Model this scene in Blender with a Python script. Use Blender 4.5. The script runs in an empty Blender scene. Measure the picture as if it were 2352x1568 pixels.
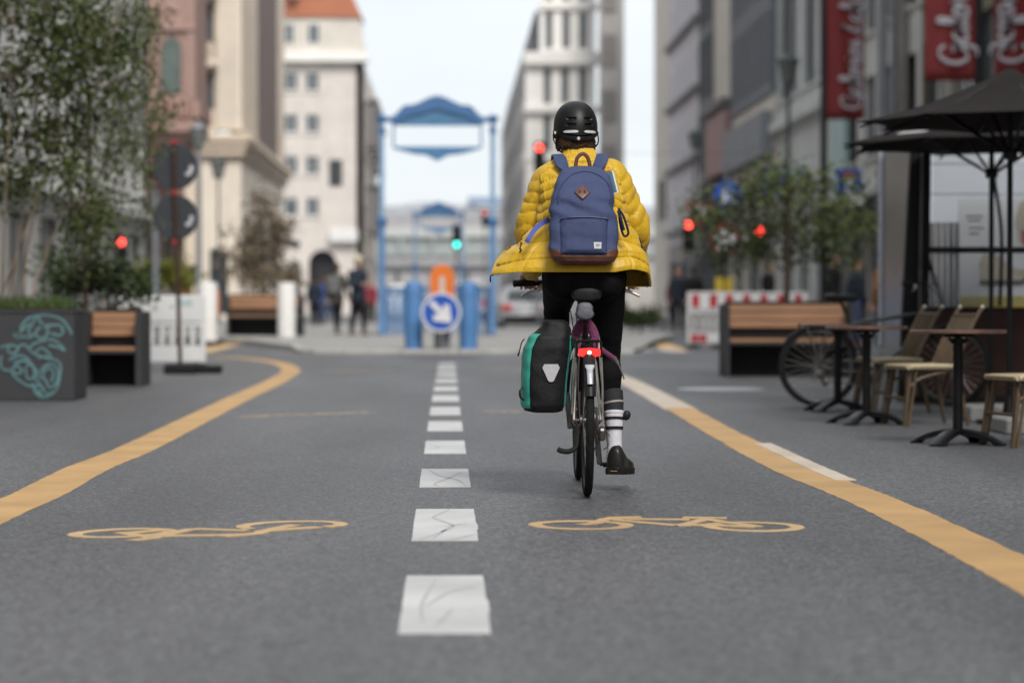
import bpy, bmesh, math, random
import numpy as np
from mathutils import Vector, Matrix, noise
R = math.radians
PI = math.pi
random.seed(7)
rng = np.random.default_rng(11)
SC = bpy.context.scene
COL = SC.collection

# ------------------------------------------------------------------ camera
F = 85 / 36 * 2352.0            # focal length in units of a 2352 px wide frame
CAMH = 0.87
YAW = math.atan(144 / F)
PITCH = math.atan(84 / F)
cam = bpy.data.cameras.new('camera')
camo = bpy.data.objects.new('camera', cam)
COL.objects.link(camo)
cam.lens = 85
cam.sensor_width = 36
cam.clip_start = 0.1
cam.clip_end = 3000
camo.location = (0, 0, CAMH)
camo.rotation_euler = (PI / 2 - PITCH, 0, -YAW)
cam.dof.use_dof = True
cam.dof.focus_distance = 11.05
cam.dof.aperture_fstop = 1.8
SC.camera = camo
FWD = Vector((math.sin(YAW) * math.cos(PITCH), math.cos(YAW) * math.cos(PITCH), -math.sin(PITCH)))
RGT = Vector((math.cos(YAW), -math.sin(YAW), 0))
UPV = RGT.cross(FWD)


def ray(px, py):
    return FWD * F + RGT * (px - 1176) + UPV * (784 - py)


def at(px, py, Y):
    """world point seen at photo position (px, py) at street distance Y"""
    d = ray(px, py)
    return Vector((0, 0, CAMH)) + d * (Y / d.y)


def gr(px, py, z=0.0):
    """ground point seen at photo position (px, py)"""
    d = ray(px, py)
    return Vector((0, 0, CAMH)) + d * ((z - CAMH) / d.z)


# ------------------------------------------------------------------ world, sun, exposure
wd = bpy.data.worlds.new('World')
SC.world = wd
wd.use_nodes = True
nt = wd.node_tree
nt.nodes.clear()
wo = nt.nodes.new('ShaderNodeOutputWorld')
bg = nt.nodes.new('ShaderNodeBackground')
bg.inputs['Strength'].default_value = 0.10
sky = nt.nodes.new('ShaderNodeTexSky')
sky.sky_type = 'NISHITA'
sky.sun_disc = False
SUN_EL, SUN_AZ = R(46), R(160)      # azimuth clockwise from +Y
sky.sun_elevation = SUN_EL
sky.sun_rotation = SUN_AZ
sky.air_density = 1.0
sky.dust_density = 2.0
tcw = nt.nodes.new('ShaderNodeTexCoord')
mp = nt.nodes.new('ShaderNodeMapping')
mp.inputs['Scale'].default_value = (2.2, 2.2, 7)
nz = nt.nodes.new('ShaderNodeTexNoise')
nz.inputs['Scale'].default_value = 2.4
nz.inputs['Detail'].default_value = 5
mr = nt.nodes.new('ShaderNodeMapRange')
mr.inputs['From Min'].default_value = 0.3
mr.inputs['From Max'].default_value = 0.6
mr.inputs['To Min'].default_value = 0.74
mr.inputs['To Max'].default_value = 0.98
mx = nt.nodes.new('ShaderNodeMix')
mx.data_type = 'RGBA'
mx.inputs['B'].default_value = (6.75, 7.1, 7.4, 1)      # bright thin overcast
nt.links.new(tcw.outputs['Generated'], mp.inputs['Vector'])
nt.links.new(mp.outputs['Vector'], nz.inputs['Vector'])
nt.links.new(nz.outputs['Fac'], mr.inputs['Value'])
nt.links.new(mr.outputs['Result'], mx.inputs['Factor'])
nt.links.new(sky.outputs['Color'], mx.inputs['A'])
nt.links.new(mx.outputs['Result'], bg.inputs['Color'])
nt.links.new(bg.outputs['Background'], wo.inputs['Surface'])

sl = bpy.data.lights.new('sun', 'SUN')
sl.energy = 2.3
sl.angle = R(22)
sl.color = (1, 0.95, 0.88)
so = bpy.data.objects.new('sun', sl)
COL.objects.link(so)
sdir = Vector((math.sin(SUN_AZ) * math.cos(SUN_EL), math.cos(SUN_AZ) * math.cos(SUN_EL), math.sin(SUN_EL)))
so.rotation_euler = sdir.to_track_quat('Z', 'Y').to_euler()
so.location = sdir * 50
so['kind'] = 'helper'

SC.view_settings.view_transform = 'Standard'
SC.view_settings.look = 'None'
SC.view_settings.exposure = 0.52
SC.view_settings.gamma = 1
SC.view_settings.use_curve_mapping = False
SC.render.engine = 'CYCLES'
SC.cycles.max_bounces = 6
SC.cycles.diffuse_bounces = 3
SC.cycles.use_denoising = True

# ------------------------------------------------------------------ materials
MATS = {}


def mat(name, col=(0.5, 0.5, 0.5), rough=0.6, metal=0.0, var=0.15, scale=6.0, bump=0.0, bscale=80.0, spec=0.5,
        col2=None, lo=0.4, hi=0.6, sheen=0.0, coat=0.0, emit=None, estr=0.0, alpha=1.0, trans=0.0, stretch=(1, 1, 1), detail=6):
    if name in MATS:
        return MATS[name]
    if max(col) < 0.06 and spec == 0.5:
        spec = 0.22
    m = bpy.data.materials.new(name)
    MATS[name] = m
    m.use_nodes = True
    t = m.node_tree
    p = t.nodes['Principled BSDF']
    p.inputs['Roughness'].default_value = rough
    p.inputs['Metallic'].default_value = metal
    p.inputs['Specular IOR Level'].default_value = spec
    if sheen:
        p.inputs['Sheen Weight'].default_value = sheen
    if coat:
        p.inputs['Coat Weight'].default_value = coat
    if trans:
        p.inputs['Transmission Weight'].default_value = trans
    if emit:
        p.inputs['Emission Color'].default_value = (*emit, 1)
        p.inputs['Emission Strength'].default_value = estr
    p.inputs['Alpha'].default_value = alpha
    tc = t.nodes.new('ShaderNodeTexCoord')
    mpn = t.nodes.new('ShaderNodeMapping')
    mpn.inputs['Scale'].default_value = stretch
    t.links.new(tc.outputs['Object'], mpn.inputs['Vector'])
    n = t.nodes.new('ShaderNodeTexNoise')
    n.inputs['Scale'].default_value = scale
    n.inputs['Detail'].default_value = detail
    n.inputs['Roughness'].default_value = 0.6
    t.links.new(mpn.outputs['Vector'], n.inputs['Vector'])
    r = t.nodes.new('ShaderNodeValToRGB')
    r.color_ramp.elements[0].position = lo - 0.1
    r.color_ramp.elements[1].position = hi + 0.1
    c2 = col2 if col2 else tuple(min(1, c * (1 + var)) for c in col)
    c1 = col if col2 else tuple(c * (1 - var) for c in col)
    r.color_ramp.elements[0].color = (*c1, 1)
    r.color_ramp.elements[1].color = (*c2, 1)
    t.links.new(n.outputs['Fac'], r.inputs['Fac'])
    t.links.new(r.outputs['Color'], p.inputs['Base Color'])
    mrr = t.nodes.new('ShaderNodeMapRange')
    mrr.inputs['To Min'].default_value = max(0, rough - 0.08)
    mrr.inputs['To Max'].default_value = min(1, rough + 0.08)
    t.links.new(n.outputs['Fac'], mrr.inputs['Value'])
    t.links.new(mrr.outputs['Result'], p.inputs['Roughness'])
    if bump:
        n2 = t.nodes.new('ShaderNodeTexNoise')
        n2.inputs['Scale'].default_value = bscale
        n2.inputs['Detail'].default_value = 4
        t.links.new(mpn.outputs['Vector'], n2.inputs['Vector'])
        b = t.nodes.new('ShaderNodeBump')
        b.inputs['Strength'].default_value = bump
        b.inputs['Distance'].default_value = 0.01
        t.links.new(n2.outputs['Fac'], b.inputs['Height'])
        t.links.new(b.outputs['Normal'], p.inputs['Normal'])
    return m


def asphalt(name, base, tint=(1, 1, 1), fine=80, worn=None, wear=(0.42, 0.62), wscale=14):
    """road surface: coarse aggregate speckle over wide soft stains; worn = paint colour that is half rubbed off"""
    if name in MATS:
        return MATS[name]
    m = bpy.data.materials.new(name)
    MATS[name] = m
    m.use_nodes = True
    t = m.node_tree
    L = t.links.new
    N = t.nodes.new
    p = t.nodes['Principled BSDF']
    tc = N('ShaderNodeTexCoord')
    sp = N('ShaderNodeTexNoise')
    sp.inputs['Scale'].default_value = fine
    sp.inputs['Detail'].default_value = 3
    sp.inputs['Roughness'].default_value = 0.75
    vo = N('ShaderNodeTexVoronoi')
    vo.inputs['Scale'].default_value = fine * 0.75
    big = N('ShaderNodeTexNoise')
    big.inputs['Scale'].default_value = 0.55
    big.inputs['Detail'].default_value = 6
    streak = N('ShaderNodeMapping')
    streak.inputs['Scale'].default_value = (1.6, 0.25, 1)
    L(tc.outputs['Object'], streak.inputs['Vector'])
    L(tc.outputs['Object'], sp.inputs['Vector'])
    L(tc.outputs['Object'], vo.inputs['Vector'])
    L(streak.outputs['Vector'], big.inputs['Vector'])
    r1 = N('ShaderNodeValToRGB')
    r1.color_ramp.elements[0].position = 0.32
    r1.color_ramp.elements[1].position = 0.70
    k = base
    r1.color_ramp.elements[0].color = (k * 0.30 * tint[0], k * 0.30 * tint[1], k * 0.30 * tint[2], 1)
    r1.color_ramp.elements[1].color = (k * 2.05 * tint[0], k * 2.05 * tint[1], k * 2.05 * tint[2], 1)
    L(sp.outputs['Fac'], r1.inputs['Fac'])
    m1 = N('ShaderNodeMix')
    m1.data_type = 'RGBA'
    m1.blend_type = 'MULTIPLY'
    m1.inputs['Factor'].default_value = 1
    r2 = N('ShaderNodeMapRange')
    r2.inputs['From Min'].default_value = 0.3
    r2.inputs['From Max'].default_value = 0.7
    r2.inputs['To Min'].default_value = 0.66
    r2.inputs['To Max'].default_value = 1.25
    L(big.outputs['Fac'], r2.inputs['Value'])
    L(r1.outputs['Color'], m1.inputs['A'])
    L(r2.outputs['Result'], m1.inputs['B'])
    m2 = N('ShaderNodeMix')
    m2.data_type = 'RGBA'
    m2.blend_type = 'OVERLAY'
    m2.inputs['Factor'].default_value = 0.7
    L(m1.outputs['Result'], m2.inputs['A'])
    L(vo.outputs['Color'], m2.inputs['B'])
    bw = N('ShaderNodeRGBToBW')
    L(vo.outputs['Color'], bw.inputs['Color'])
    L(bw.outputs['Val'], m2.inputs['B'])
    last = m2.outputs['Result']
    if worn:
        wn = N('ShaderNodeTexNoise')
        wn.inputs['Scale'].default_value = wscale
        wn.inputs['Detail'].default_value = 8
        wn.inputs['Roughness'].default_value = 0.7
        L(tc.outputs['Object'], wn.inputs['Vector'])
        wr = N('ShaderNodeValToRGB')
        wr.color_ramp.elements[0].position = wear[0]
        wr.color_ramp.elements[1].position = wear[1]
        L(wn.outputs['Fac'], wr.inputs['Fac'])
        m3 = N('ShaderNodeMix')
        m3.data_type = 'RGBA'
        L(wr.outputs['Color'], m3.inputs['Factor'])
        L(last, m3.inputs['A'])
        pv = N('ShaderNodeTexNoise')
        pv.inputs['Scale'].default_value = 2.2
        pv.inputs['Detail'].default_value = 5
        L(tc.outputs['Object'], pv.inputs['Vector'])
        pr = N('ShaderNodeValToRGB')
        pr.color_ramp.elements[0].position = 0.3
        pr.color_ramp.elements[1].position = 0.7
        pr.color_ramp.elements[0].color = (*[c * 0.80 for c in worn], 1)
        pr.color_ramp.elements[1].color = (*[c * 1.12 for c in worn], 1)
        L(pv.outputs['Fac'], pr.inputs['Fac'])
        L(pr.outputs['Color'], m3.inputs['B'])
        last = m3.outputs['Result']
    L(last, p.inputs['Base Color'])
    p.inputs['Roughness'].default_value = 0.56
    p.inputs['Specular IOR Level'].default_value = 0.5
    b = N('ShaderNodeBump')
    b.inputs['Strength'].default_value = 0.42
    b.inputs['Distance'].default_value = 0.005
    L(sp.outputs['Fac'], b.inputs['Height'])
    L(b.outputs['Normal'], p.inputs['Normal'])
    return m


# ------------------------------------------------------------------ mesh builder
def frames(pts, up=None, closed=False):
    n = len(pts)
    out = []
    ref = None
    for i in range(n):
        a = pts[(i - 1) % n] if (closed or i > 0) else pts[i]
        b = pts[(i + 1) % n] if (closed or i < n - 1) else pts[i]
        t = (b - a)
        if t.length < 1e-9:
            t = Vector((0, 0, 1))
        t.normalize()
        if up is not None:
            s = t.cross(up)
            if s.length < 1e-5:
                s = t.cross(Vector((1, 0, 0.01)))
            s.normalize()
            u = s.cross(t)
        else:
            if ref is None:
                ref = Vector((0, 0, 1)) if abs(t.z) < 0.9 else Vector((1, 0, 0))
            s = t.cross(ref)
            if s.length < 1e-5:
                s = t.cross(Vector((0.3, 1, 0)))
            s.normalize()
            u = s.cross(t)
            ref = u
        out.append((t, s, u))
    return out


class MB:
    def __init__(self):
        self.v, self.f = [], []

    def add(self, vs, fs):
        o = len(self.v)
        self.v += [tuple(x) for x in vs]
        self.f += [tuple(i + o for i in q) for q in fs]
        return self

    def box(self, c, s, M=None, b=0.0):
        hx, hy, hz = s[0] / 2, s[1] / 2, s[2] / 2
        c = Vector(c)
        M = M or Matrix.Identity(3)
        M = M.to_3x3()
        if b <= 0 or b >= min(hx, hy, hz):
            vs = [(x * hx, y * hy, z * hz) for x in (-1, 1) for y in (-1, 1) for z in (-1, 1)]
            fs = [(0, 1, 3, 2), (4, 6, 7, 5), (0, 4, 5, 1), (2, 3, 7, 6), (0, 2, 6, 4), (1, 5, 7, 3)]
        else:
            vs, idx = [], {}
            for x in (-1, 1):
                for y in (-1, 1):
                    for z in (-1, 1):
                        for k in range(3):
                            h = [hx - b, hy - b, hz - b]
                            h[k] += b
                            idx[x, y, z, k] = len(vs)
                            vs.append((x * h[0], y * h[1], z * h[2]))
            fs = []
            for k in range(3):
                for sg in (-1, 1):
                    q = []
                    for a, d in ((-1, -1), (1, -1), (1, 1), (-1, 1)):
                        cc = [a, d]
                        cc.insert(k, sg)
                        q.append(idx[cc[0], cc[1], cc[2], k])
                    fs.append(q)
            for k in range(3):
                i, j = [(1, 2), (0, 2), (0, 1)][k]
                for a in (-1, 1):
                    for d in (-1, 1):
                        c1 = [0, 0, 0]
                        c1[i], c1[j] = a, d
                        p0 = c1[:]
                        p0[k] = -1
                        p1 = c1[:]
                        p1[k] = 1
                        fs.append([idx[p0[0], p0[1], p0[2], i], idx[p1[0], p1[1], p1[2], i], idx[p1[0], p1[1], p1[2], j], idx[p0[0], p0[1], p0[2], j]])
            for x in (-1, 1):
                for y in (-1, 1):
                    for z in (-1, 1):
                        fs.append([idx[x, y, z, 0], idx[x, y, z, 1], idx[x, y, z, 2]])
        return self.add([c + M @ Vector(p) for p in vs], fs)

    def bar(self, a, b, w, d, bev=0.0, up=(0, 0, 1)):
        a, b = Vector(a), Vector(b)
        t = (b - a)
        l = t.length
        t.normalize()
        up = Vector(up)
        s = t.cross(up)
        if s.length < 1e-4:
            s = t.cross(Vector((0, 1, 0)))
        s.normalize()
        u = s.cross(t)
        M = Matrix((s, t, u)).transposed()
        return self.box((a + b) / 2, (w, l, d), M, bev)

    def tube(self, pts, r, n=8, closed=False, cap=True, up=None, flat=1.0):
        pts = [Vector(p) for p in pts]
        rr = r if isinstance(r, (list, tuple)) else [r] * len(pts)
        fr = frames(pts, Vector(up) if up else None, closed)
        vs = []
        for p, rad, (t, s, u) in zip(pts, rr, fr):
            for k in range(n):
                a = 2 * PI * k / n
                vs.append(p + s * (math.cos(a) * rad) + u * (math.sin(a) * rad * flat))
        m = len(pts)
        fs = []
        for i in range(m if closed else m - 1):
            j = (i + 1) % m
            for k in range(n):
                k2 = (k + 1) % n
                fs.append((i * n + k, i * n + k2, j * n + k2, j * n + k))
        if cap and not closed:
            fs.append(tuple(range(n))[::-1])
            fs.append(tuple((m - 1) * n + k for k in range(n)))
        return self.add(vs, fs)

    def loft(self, rings, cap=True, closed=True):
        n = len(rings[0])
        vs = [p for r in rings for p in r]
        fs = []
        for i in range(len(rings) - 1):
            for k in range(n if closed else n - 1):
                k2 = (k + 1) % n
                fs.append((i * n + k, i * n + k2, (i + 1) * n + k2, (i + 1) * n + k))
        if cap and closed:
            fs.append(tuple(range(n))[::-1])
            fs.append(tuple((len(rings) - 1) * n + k for k in range(n)))
        return self.add(vs, fs)

    def lathe(self, prof, n=24, c=(0, 0, 0), M=None):
        M = M.to_3x3() if M else Matrix.Identity(3)
        c = Vector(c)
        rings = []
        for r, z in prof:
            rings.append([c + M @ Vector((max(r, 1e-4) * math.cos(2 * PI * k / n), max(r, 1e-4) * math.sin(2 * PI * k / n), z)) for k in range(n)])
        return self.loft(rings)

    def ell(self, c, r, nu=16, nv=10, M=None):
        r = r if isinstance(r, (list, tuple)) else (r, r, r)
        M = M.to_3x3() if M else Matrix.Identity(3)
        c = Vector(c)
        rings = []
        for j in range(nv + 1):
            a = -PI / 2 + PI * j / nv
            ca = max(math.cos(a), 0.01)
            rings.append([c + M @ Vector((r[0] * ca * math.cos(2 * PI * k / nu), r[1] * ca * math.sin(2 * PI * k / nu), r[2] * math.sin(a))) for k in range(nu)])
        return self.loft(rings)

    def prism(self, poly, t, M=None, c=(0, 0, 0)):
        """poly: 2-D outline in x,z; thickness t along y"""
        M = M.to_3x3() if M else Matrix.Identity(3)
        c = Vector(c)
        n = len(poly)
        vs = [c + M @ Vector((x, -t / 2, z)) for x, z in poly] + [c + M @ Vector((x, t / 2, z)) for x, z in poly]
        fs = [tuple(range(n)), tuple(range(2 * n - 1, n - 1, -1))]
        for k in range(n):
            k2 = (k + 1) % n
            fs.append((k, k + n, k2 + n, k2))
        return self.add(vs, fs)

    def strip(self, pts, w, nrm=(0, 0, 1), t=0.0, jag=0.0):
        """flat ribbon of width w along pts lying in the plane with normal nrm"""
        nrm = Vector(nrm)
        pts = [Vector(p) for p in pts]
        ww = w if isinstance(w, (list, tuple)) else [w] * len(pts)
        vs = []
        for i, p in enumerate(pts):
            a = pts[max(i - 1, 0)]
            b = pts[min(i + 1, len(pts) - 1)]
            d = (b - a).normalized()
            s = d.cross(nrm).normalized()
            j1 = random.uniform(-jag, jag)
            j2 = random.uniform(-jag, jag)
            vs += [p - s * (ww[i] / 2 + j1), p + s * (ww[i] / 2 + j2)]
        self.add(vs, [(2 * i, 2 * i + 1, 2 * i + 3, 2 * i + 2) for i in range(len(pts) - 1)])
        if t:
            n = len(pts)
            dn = [Vector(v) - nrm * t for v in vs]
            fs = []
            for i in range(n - 1):
                for s_ in (0, 1):
                    a, b = 2 * i + s_, 2 * i + 2 + s_
                    fs.append((a, b, b + 2 * n, a + 2 * n))
            for i in (0, n - 1):
                fs.append((2 * i, 2 * i + 1, 2 * i + 1 + 2 * n, 2 * i + 2 * n))
            self.add(vs + dn, fs)
        return self

    def mesh(self, name, m, smooth=35):
        me = bpy.data.meshes.new(name)
        me.from_pydata(self.v, [], self.f)
        bm = bmesh.new()
        bm.from_mesh(me)
        bmesh.ops.recalc_face_normals(bm, faces=bm.faces)
        bm.to_mesh(me)
        bm.free()
        if m:
            me.materials.append(m)
        if smooth:
            me.polygons.foreach_set('use_smooth', [True] * len(me.polygons))
            me.set_sharp_from_angle(angle=R(smooth))
        return me

    def build(self, name, m, parent=None, smooth=35, label=None, kind=None):
        o = bpy.data.objects.new(name, self.mesh(name, m, smooth))
        COL.objects.link(o)
        if parent:
            o.parent = parent
        if label:
            o['label'] = label
        if kind:
            o['kind'] = kind
        return o


def tag(o, label, cat, group=None):
    o['label'] = label
    o['category'] = cat
    if group:
        o['group'] = group
    return o


def thing(name, label, cat, loc=(0, 0, 0), rz=0.0, group=None):
    o = bpy.data.objects.new(name, None)
    o.empty_display_size = 0.1
    COL.objects.link(o)
    o.location = loc
    o.rotation_euler = (0, 0, rz)
    return tag(o, label, cat, group)


def dup(root, loc, rz=None, label=None, scale=None):
    r = root.copy()
    COL.objects.link(r)
    r.location = loc
    if rz is not None:
        r.rotation_euler = (0, 0, rz)
    if scale:
        r.scale = (scale,) * 3
    if label:
        r['label'] = label

    def rec(a, b, lv):
        for ch in list(a.children):
            if ch == r:
                continue
            c = ch.copy()
            COL.objects.link(c)
            c.parent = b
            rec(ch, c, lv + 1)
    rec(root, r, 0)
    return r


def share(name, me, parent, loc=(0, 0, 0), rot=(0, 0, 0), scale=(1, 1, 1)):
    o = bpy.data.objects.new(name, me)
    COL.objects.link(o)
    o.parent = parent
    o.location = loc
    o.rotation_euler = rot
    o.scale = scale
    return o


def bake(o, mods):
    """run modifiers on an object and keep the resulting mesh"""
    for typ, kw in mods:
        md = o.modifiers.new(typ.lower(), typ)
        for k, v in kw.items():
            setattr(md, k, v)
    dg = bpy.context.evaluated_depsgraph_get()
    dg.update()
    me = bpy.data.meshes.new_from_object(o.evaluated_get(dg))
    old = o.data
    o.modifiers.clear()
    o.data = me
    if not me.materials and old.materials:
        me.materials.append(old.materials[0])
    me.polygons.foreach_set('use_smooth', [True] * len(me.polygons))
    return o


def spl(pts, n=8, closed=False):
    """Catmull-Rom through pts"""
    pts = [Vector(p) for p in pts]
    m = len(pts)
    out = []
    for i in range(m if closed else m - 1):
        p0 = pts[(i - 1) % m] if (closed or i > 0) else pts[0]
        p1, p2 = pts[i], pts[(i + 1) % m]
        p3 = pts[(i + 2) % m] if (closed or i + 2 < m) else pts[-1]
        for k in range(n):
            t = k / n
            out.append(0.5 * ((2 * p1) + (p2 - p0) * t + (2 * p0 - 5 * p1 + 4 * p2 - p3) * t * t + (3 * p1 - p0 - 3 * p2 + p3) * t ** 3))
    if not closed:
        out.append(pts[-1])
    return out


def lerp_tab(tab, x):
    """rows (x, a, b, ...) sorted by x -> smooth interpolation of the rest"""
    if x <= tab[0][0]:
        return tab[0][1:]
    for a, b in zip(tab, tab[1:]):
        if x <= b[0]:
            t = (x - a[0]) / (b[0] - a[0])
            t = t * t * (3 - 2 * t) * 0.5 + t * 0.5
            return tuple(p + (q - p) * t for p, q in zip(a[1:], b[1:]))
    return tab[-1][1:]


RX = lambda a: Matrix.Rotation(a, 3, 'X')
RY = lambda a: Matrix.Rotation(a, 3, 'Y')
RZ = lambda a: Matrix.Rotation(a, 3, 'Z')

# shared materials
black_metal = mat('black_metal', (0.012, 0.012, 0.013), 0.42, 0.3, var=0.3)
black_rubber = mat('black_rubber', (0.012, 0.012, 0.013), 0.75, var=0.35, scale=30, bump=0.25, bscale=200)
black_plastic = mat('black_plastic', (0.014, 0.014, 0.015), 0.45, var=0.3, scale=20)
silver = mat('silver_metal', (0.60, 0.59, 0.56), 0.38, 0.75, var=0.25, scale=20)
dull_steel = mat('dull_steel', (0.16, 0.155, 0.15), 0.42, 0.8, var=0.4, scale=18)
white_paint = mat('white_paint', (0.72, 0.72, 0.71), 0.5, var=0.08)
grey_metal = mat('grey_metal', (0.17, 0.18, 0.20), 0.5, 0.2, var=0.15)
glass_dark = mat('dark_glass', (0.05, 0.06, 0.07), 0.12, var=0.4, scale=0.7, spec=0.6)
glass_far = mat('window_glass', (0.09, 0.11, 0.13), 0.15, var=0.45, scale=0.5, spec=0.6)
skin_mat = mat('skin', (0.48, 0.27, 0.19), 0.5, var=0.1, scale=25)

# ================================================================== ground and road markings
road_mat = asphalt('road_asphalt', 0.081, (0.965, 0.98, 1.05))
m = MB()
xs = [-300, -40, -12, -6, 0, 6, 12, 40, 300]
ys = [-6, 0, 4, 8, 12, 20, 40, 80, 160, 400, 1200]
vs = [(x, y, 0) for y in ys for x in xs]
fs = [(j * 9 + i, j * 9 + i + 1, (j + 1) * 9 + i + 1, (j + 1) * 9 + i) for j in range(len(ys) - 1) for i in range(8)]
road = m.add(vs, fs).build('road', road_mat, kind='structure')

yellow = asphalt('yellow_marking', 0.075, worn=(0.49, 0.295, 0.115), wear=(0.24, 0.37), wscale=22)
yellow_pale = mat('faded_yellow_marking', (0.60, 0.40, 0.19), 0.75, var=0.12, scale=9, bump=0.3, bscale=160)
white_line = asphalt('white_marking', 0.075, worn=(0.52, 0.52, 0.525), wear=(0.24, 0.36), wscale=26)
cream_line = asphalt('cream_marking', 0.075, worn=(0.54, 0.46, 0.37), wear=(0.25, 0.42), wscale=26)
scuff_mat = mat('tyre_scuff', (0.34, 0.34, 0.345), 0.8, col2=(0.48, 0.48, 0.485), lo=0.4, hi=0.6, scale=30)
worn_yellow = asphalt('worn_yellow_marking', 0.075, worn=(0.55, 0.38, 0.2))

MZ = 0.0018
dash_iv = [(6.39, 7.76), (8.91, 10.30), (11.53, 12.82), (14.13, 15.48), (16.66, 18.1), (19.1, 20.62), (21.76, 23.3),
           (24.4, 25.8), (27.0, 28.4), (29.5, 30.9), (32.1, 33.5), (34.7, 36.0)]
for i, (a, b) in enumerate(dash_iv):
    m = MB()
    ny = 26
    rows = []
    for k in range(ny + 1):
        y = a + (b - a) * k / ny
        j = [random.uniform(-0.0014, 0.0014) for _ in range(2)]
        if k in (0, ny):
            j = [0, 0]
        dx = -0.012 - 0.0016 * min(y - 6, 14)
        rows.append([(dx - 0.123 + j[0], y, MZ), (dx + 0.123 + j[1] + (0.006 if 8 < k < 14 and i < 2 else 0), y, MZ)])
    m.loft(rows, cap=False, closed=False)
    edge = [r_[0] for r_ in rows] + [r_[1] for r_ in rows[::-1]]
    m.loft([edge, [(x, y, 0.0) for x, y, z in edge]], cap=False)
    d = m.build('dash_marking', white_line, road, smooth=0)
# grey tyre scribbles rubbed onto the first dashes
scr = [[(0, -.09, 8.95), (0, -.01, 9.25), (0, .035, 9.5), (0, -.02, 9.75), (0, -.045, 9.9), (0, .0, 10.15), (0, .02, 10.28)],
       [(0, -.04, 9.0), (0, .0, 9.3), (0, .03, 9.5), (0, .09, 9.6)],
       [(0, .02, 8.93), (0, .12, 9.15)],
       [(0, -.03, 11.6), (0, -.05, 11.75), (0, .03, 12.2), (0, .08, 12.55)], [(0, .1, 11.6), (0, .06, 12.0), (0, -.03, 12.3), (0, -.09, 12.75)],
       [(0, -.13, 14.5), (0, -.05, 14.7), (0, -.07, 14.95), (0, -.15, 15.2)],
       [(0, -.05, 6.6), (0, -.06, 7.0), (0, -.02, 7.7)], [(0, -.05, 6.95), (0, .02, 7.3), (0, .1, 7.45)], [(0, -.02, 6.5), (0, .03, 6.9)]]
for s in scr:
    pts = [(-0.02 + p[1], p[2], 0.0028) for p in s]
    w = random.uniform(0.008, 0.017)
    pp = spl(pts, 8)
    MB().strip(pp, [w * (0.35 + 0.65 * math.sin(PI * (i + 0.5) / len(pp))) for i in range(len(pp))]).build('scuff_mark', scuff_mat, road, smooth=0)


def wstrip(pts, w, name, m_, z=MZ, jag=0.004, n=10, px=True):
    pp = [gr(*p) for p in pts] if px else [Vector(p) for p in pts]
    pp = spl([(p.x, p.y, z) for p in pp], n)
    fine = [pp[0]]
    for p in pp[1:]:
        while (p - fine[-1]).length > 0.12 and p.y < 16:
            fine.append(fine[-1] + (p - fine[-1]).normalized() * 0.1)
        fine.append(p)
    return MB().strip(fine, w, jag=jag, t=z).build(name, m_, road, smooth=0)


wstrip([(-520, 1392), (-260, 1282), (-110, 1222), (0, 1172), (95, 1131), (200, 1076), (300, 1036), (395, 990), (480, 948), (560, 909), (622, 881), (662, 858), (668, 848), (648, 836), (600, 827), (540, 821), (478, 818)], 0.25, 'yellow_line', yellow)
wstrip([(440, 812), (520, 794), (600, 779)], 0.4, 'yellow_line', yellow_pale)
# right side: a cream length, then yellow, then a patch where cream runs beside the yellow
wstrip([(1380, 852), (1432, 871), (1500, 905), (1566, 941)], 0.27, 'cream_line', cream_line)
wstrip([(1558, 937), (1600, 960), (1650, 989), (1706, 1018), (1722, 1026)], 0.235, 'yellow_line', yellow, z=0.0032)
wstrip([(1706, 1019), (1760, 1046), (1830, 1080), (1900, 1108), (1938, 1122), (1990, 1143), (2060, 1174), (2140, 1212), (2250, 1266), (2352, 1318), (2500, 1398), (2800, 1560)], 0.245, 'yellow_line', yellow, jag=0.005)
wstrip([(1752, 1018), (1800, 1040), (1860, 1068), (1920, 1094), (1944, 1103)], 0.105, 'cream_line', cream_line, z=0.0034, jag=0.004)
wstrip([(1440, 772), (1500, 784), (1555, 806)], 0.45, 'yellow_line', yellow_pale)
wstrip([(1435, 812), (1500, 802), (1560, 808)], 0.3, 'white_line', white_line, z=0.0034)
wstrip([(552, 958), (640, 953), (740, 950), (850, 946)], 0.16, 'worn_line', worn_yellow)
wstrip([(1108, 944), (1180, 945), (1250, 944)], 0.14, 'worn_line', worn_yellow)
wstrip([(748, 851), (900, 850)], 0.3, 'worn_line', worn_yellow)
wstrip([(1110, 848), (1240, 846)], 0.3, 'worn_line', worn_yellow)


def bike_sign(strokes, x0, y0, sc, wd_):
    mm = MB()
    for i, s in enumerate(strokes):
        pts = []
        for cx, cy in s:
            g = gr((x0 + cx / sc) / 1.08844, (y0 + cy / sc) / 1.08844)
            pts.append((g.x, g.y, MZ + 0.0003 * i))
        mm.strip(pts, wd_, jag=0.002, t=MZ + 0.0003 * i)
    return mm.build('bicycle_symbol', asphalt('bicycle_symbol_paint', 0.075, worn=(0.52, 0.35, 0.17), wear=(0.26, 0.46), wscale=30), road, smooth=0)


def arc(cx, cy, rx, ry, a0=0, a1=360, tilt=0, n=40):
    out = []
    for k in range(n + 1):
        a = R(a0 + (a1 - a0) * k / n)
        out.append((cx + rx * math.cos(a), cy + ry * math.sin(a) + tilt * math.cos(a)))
    return out


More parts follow.
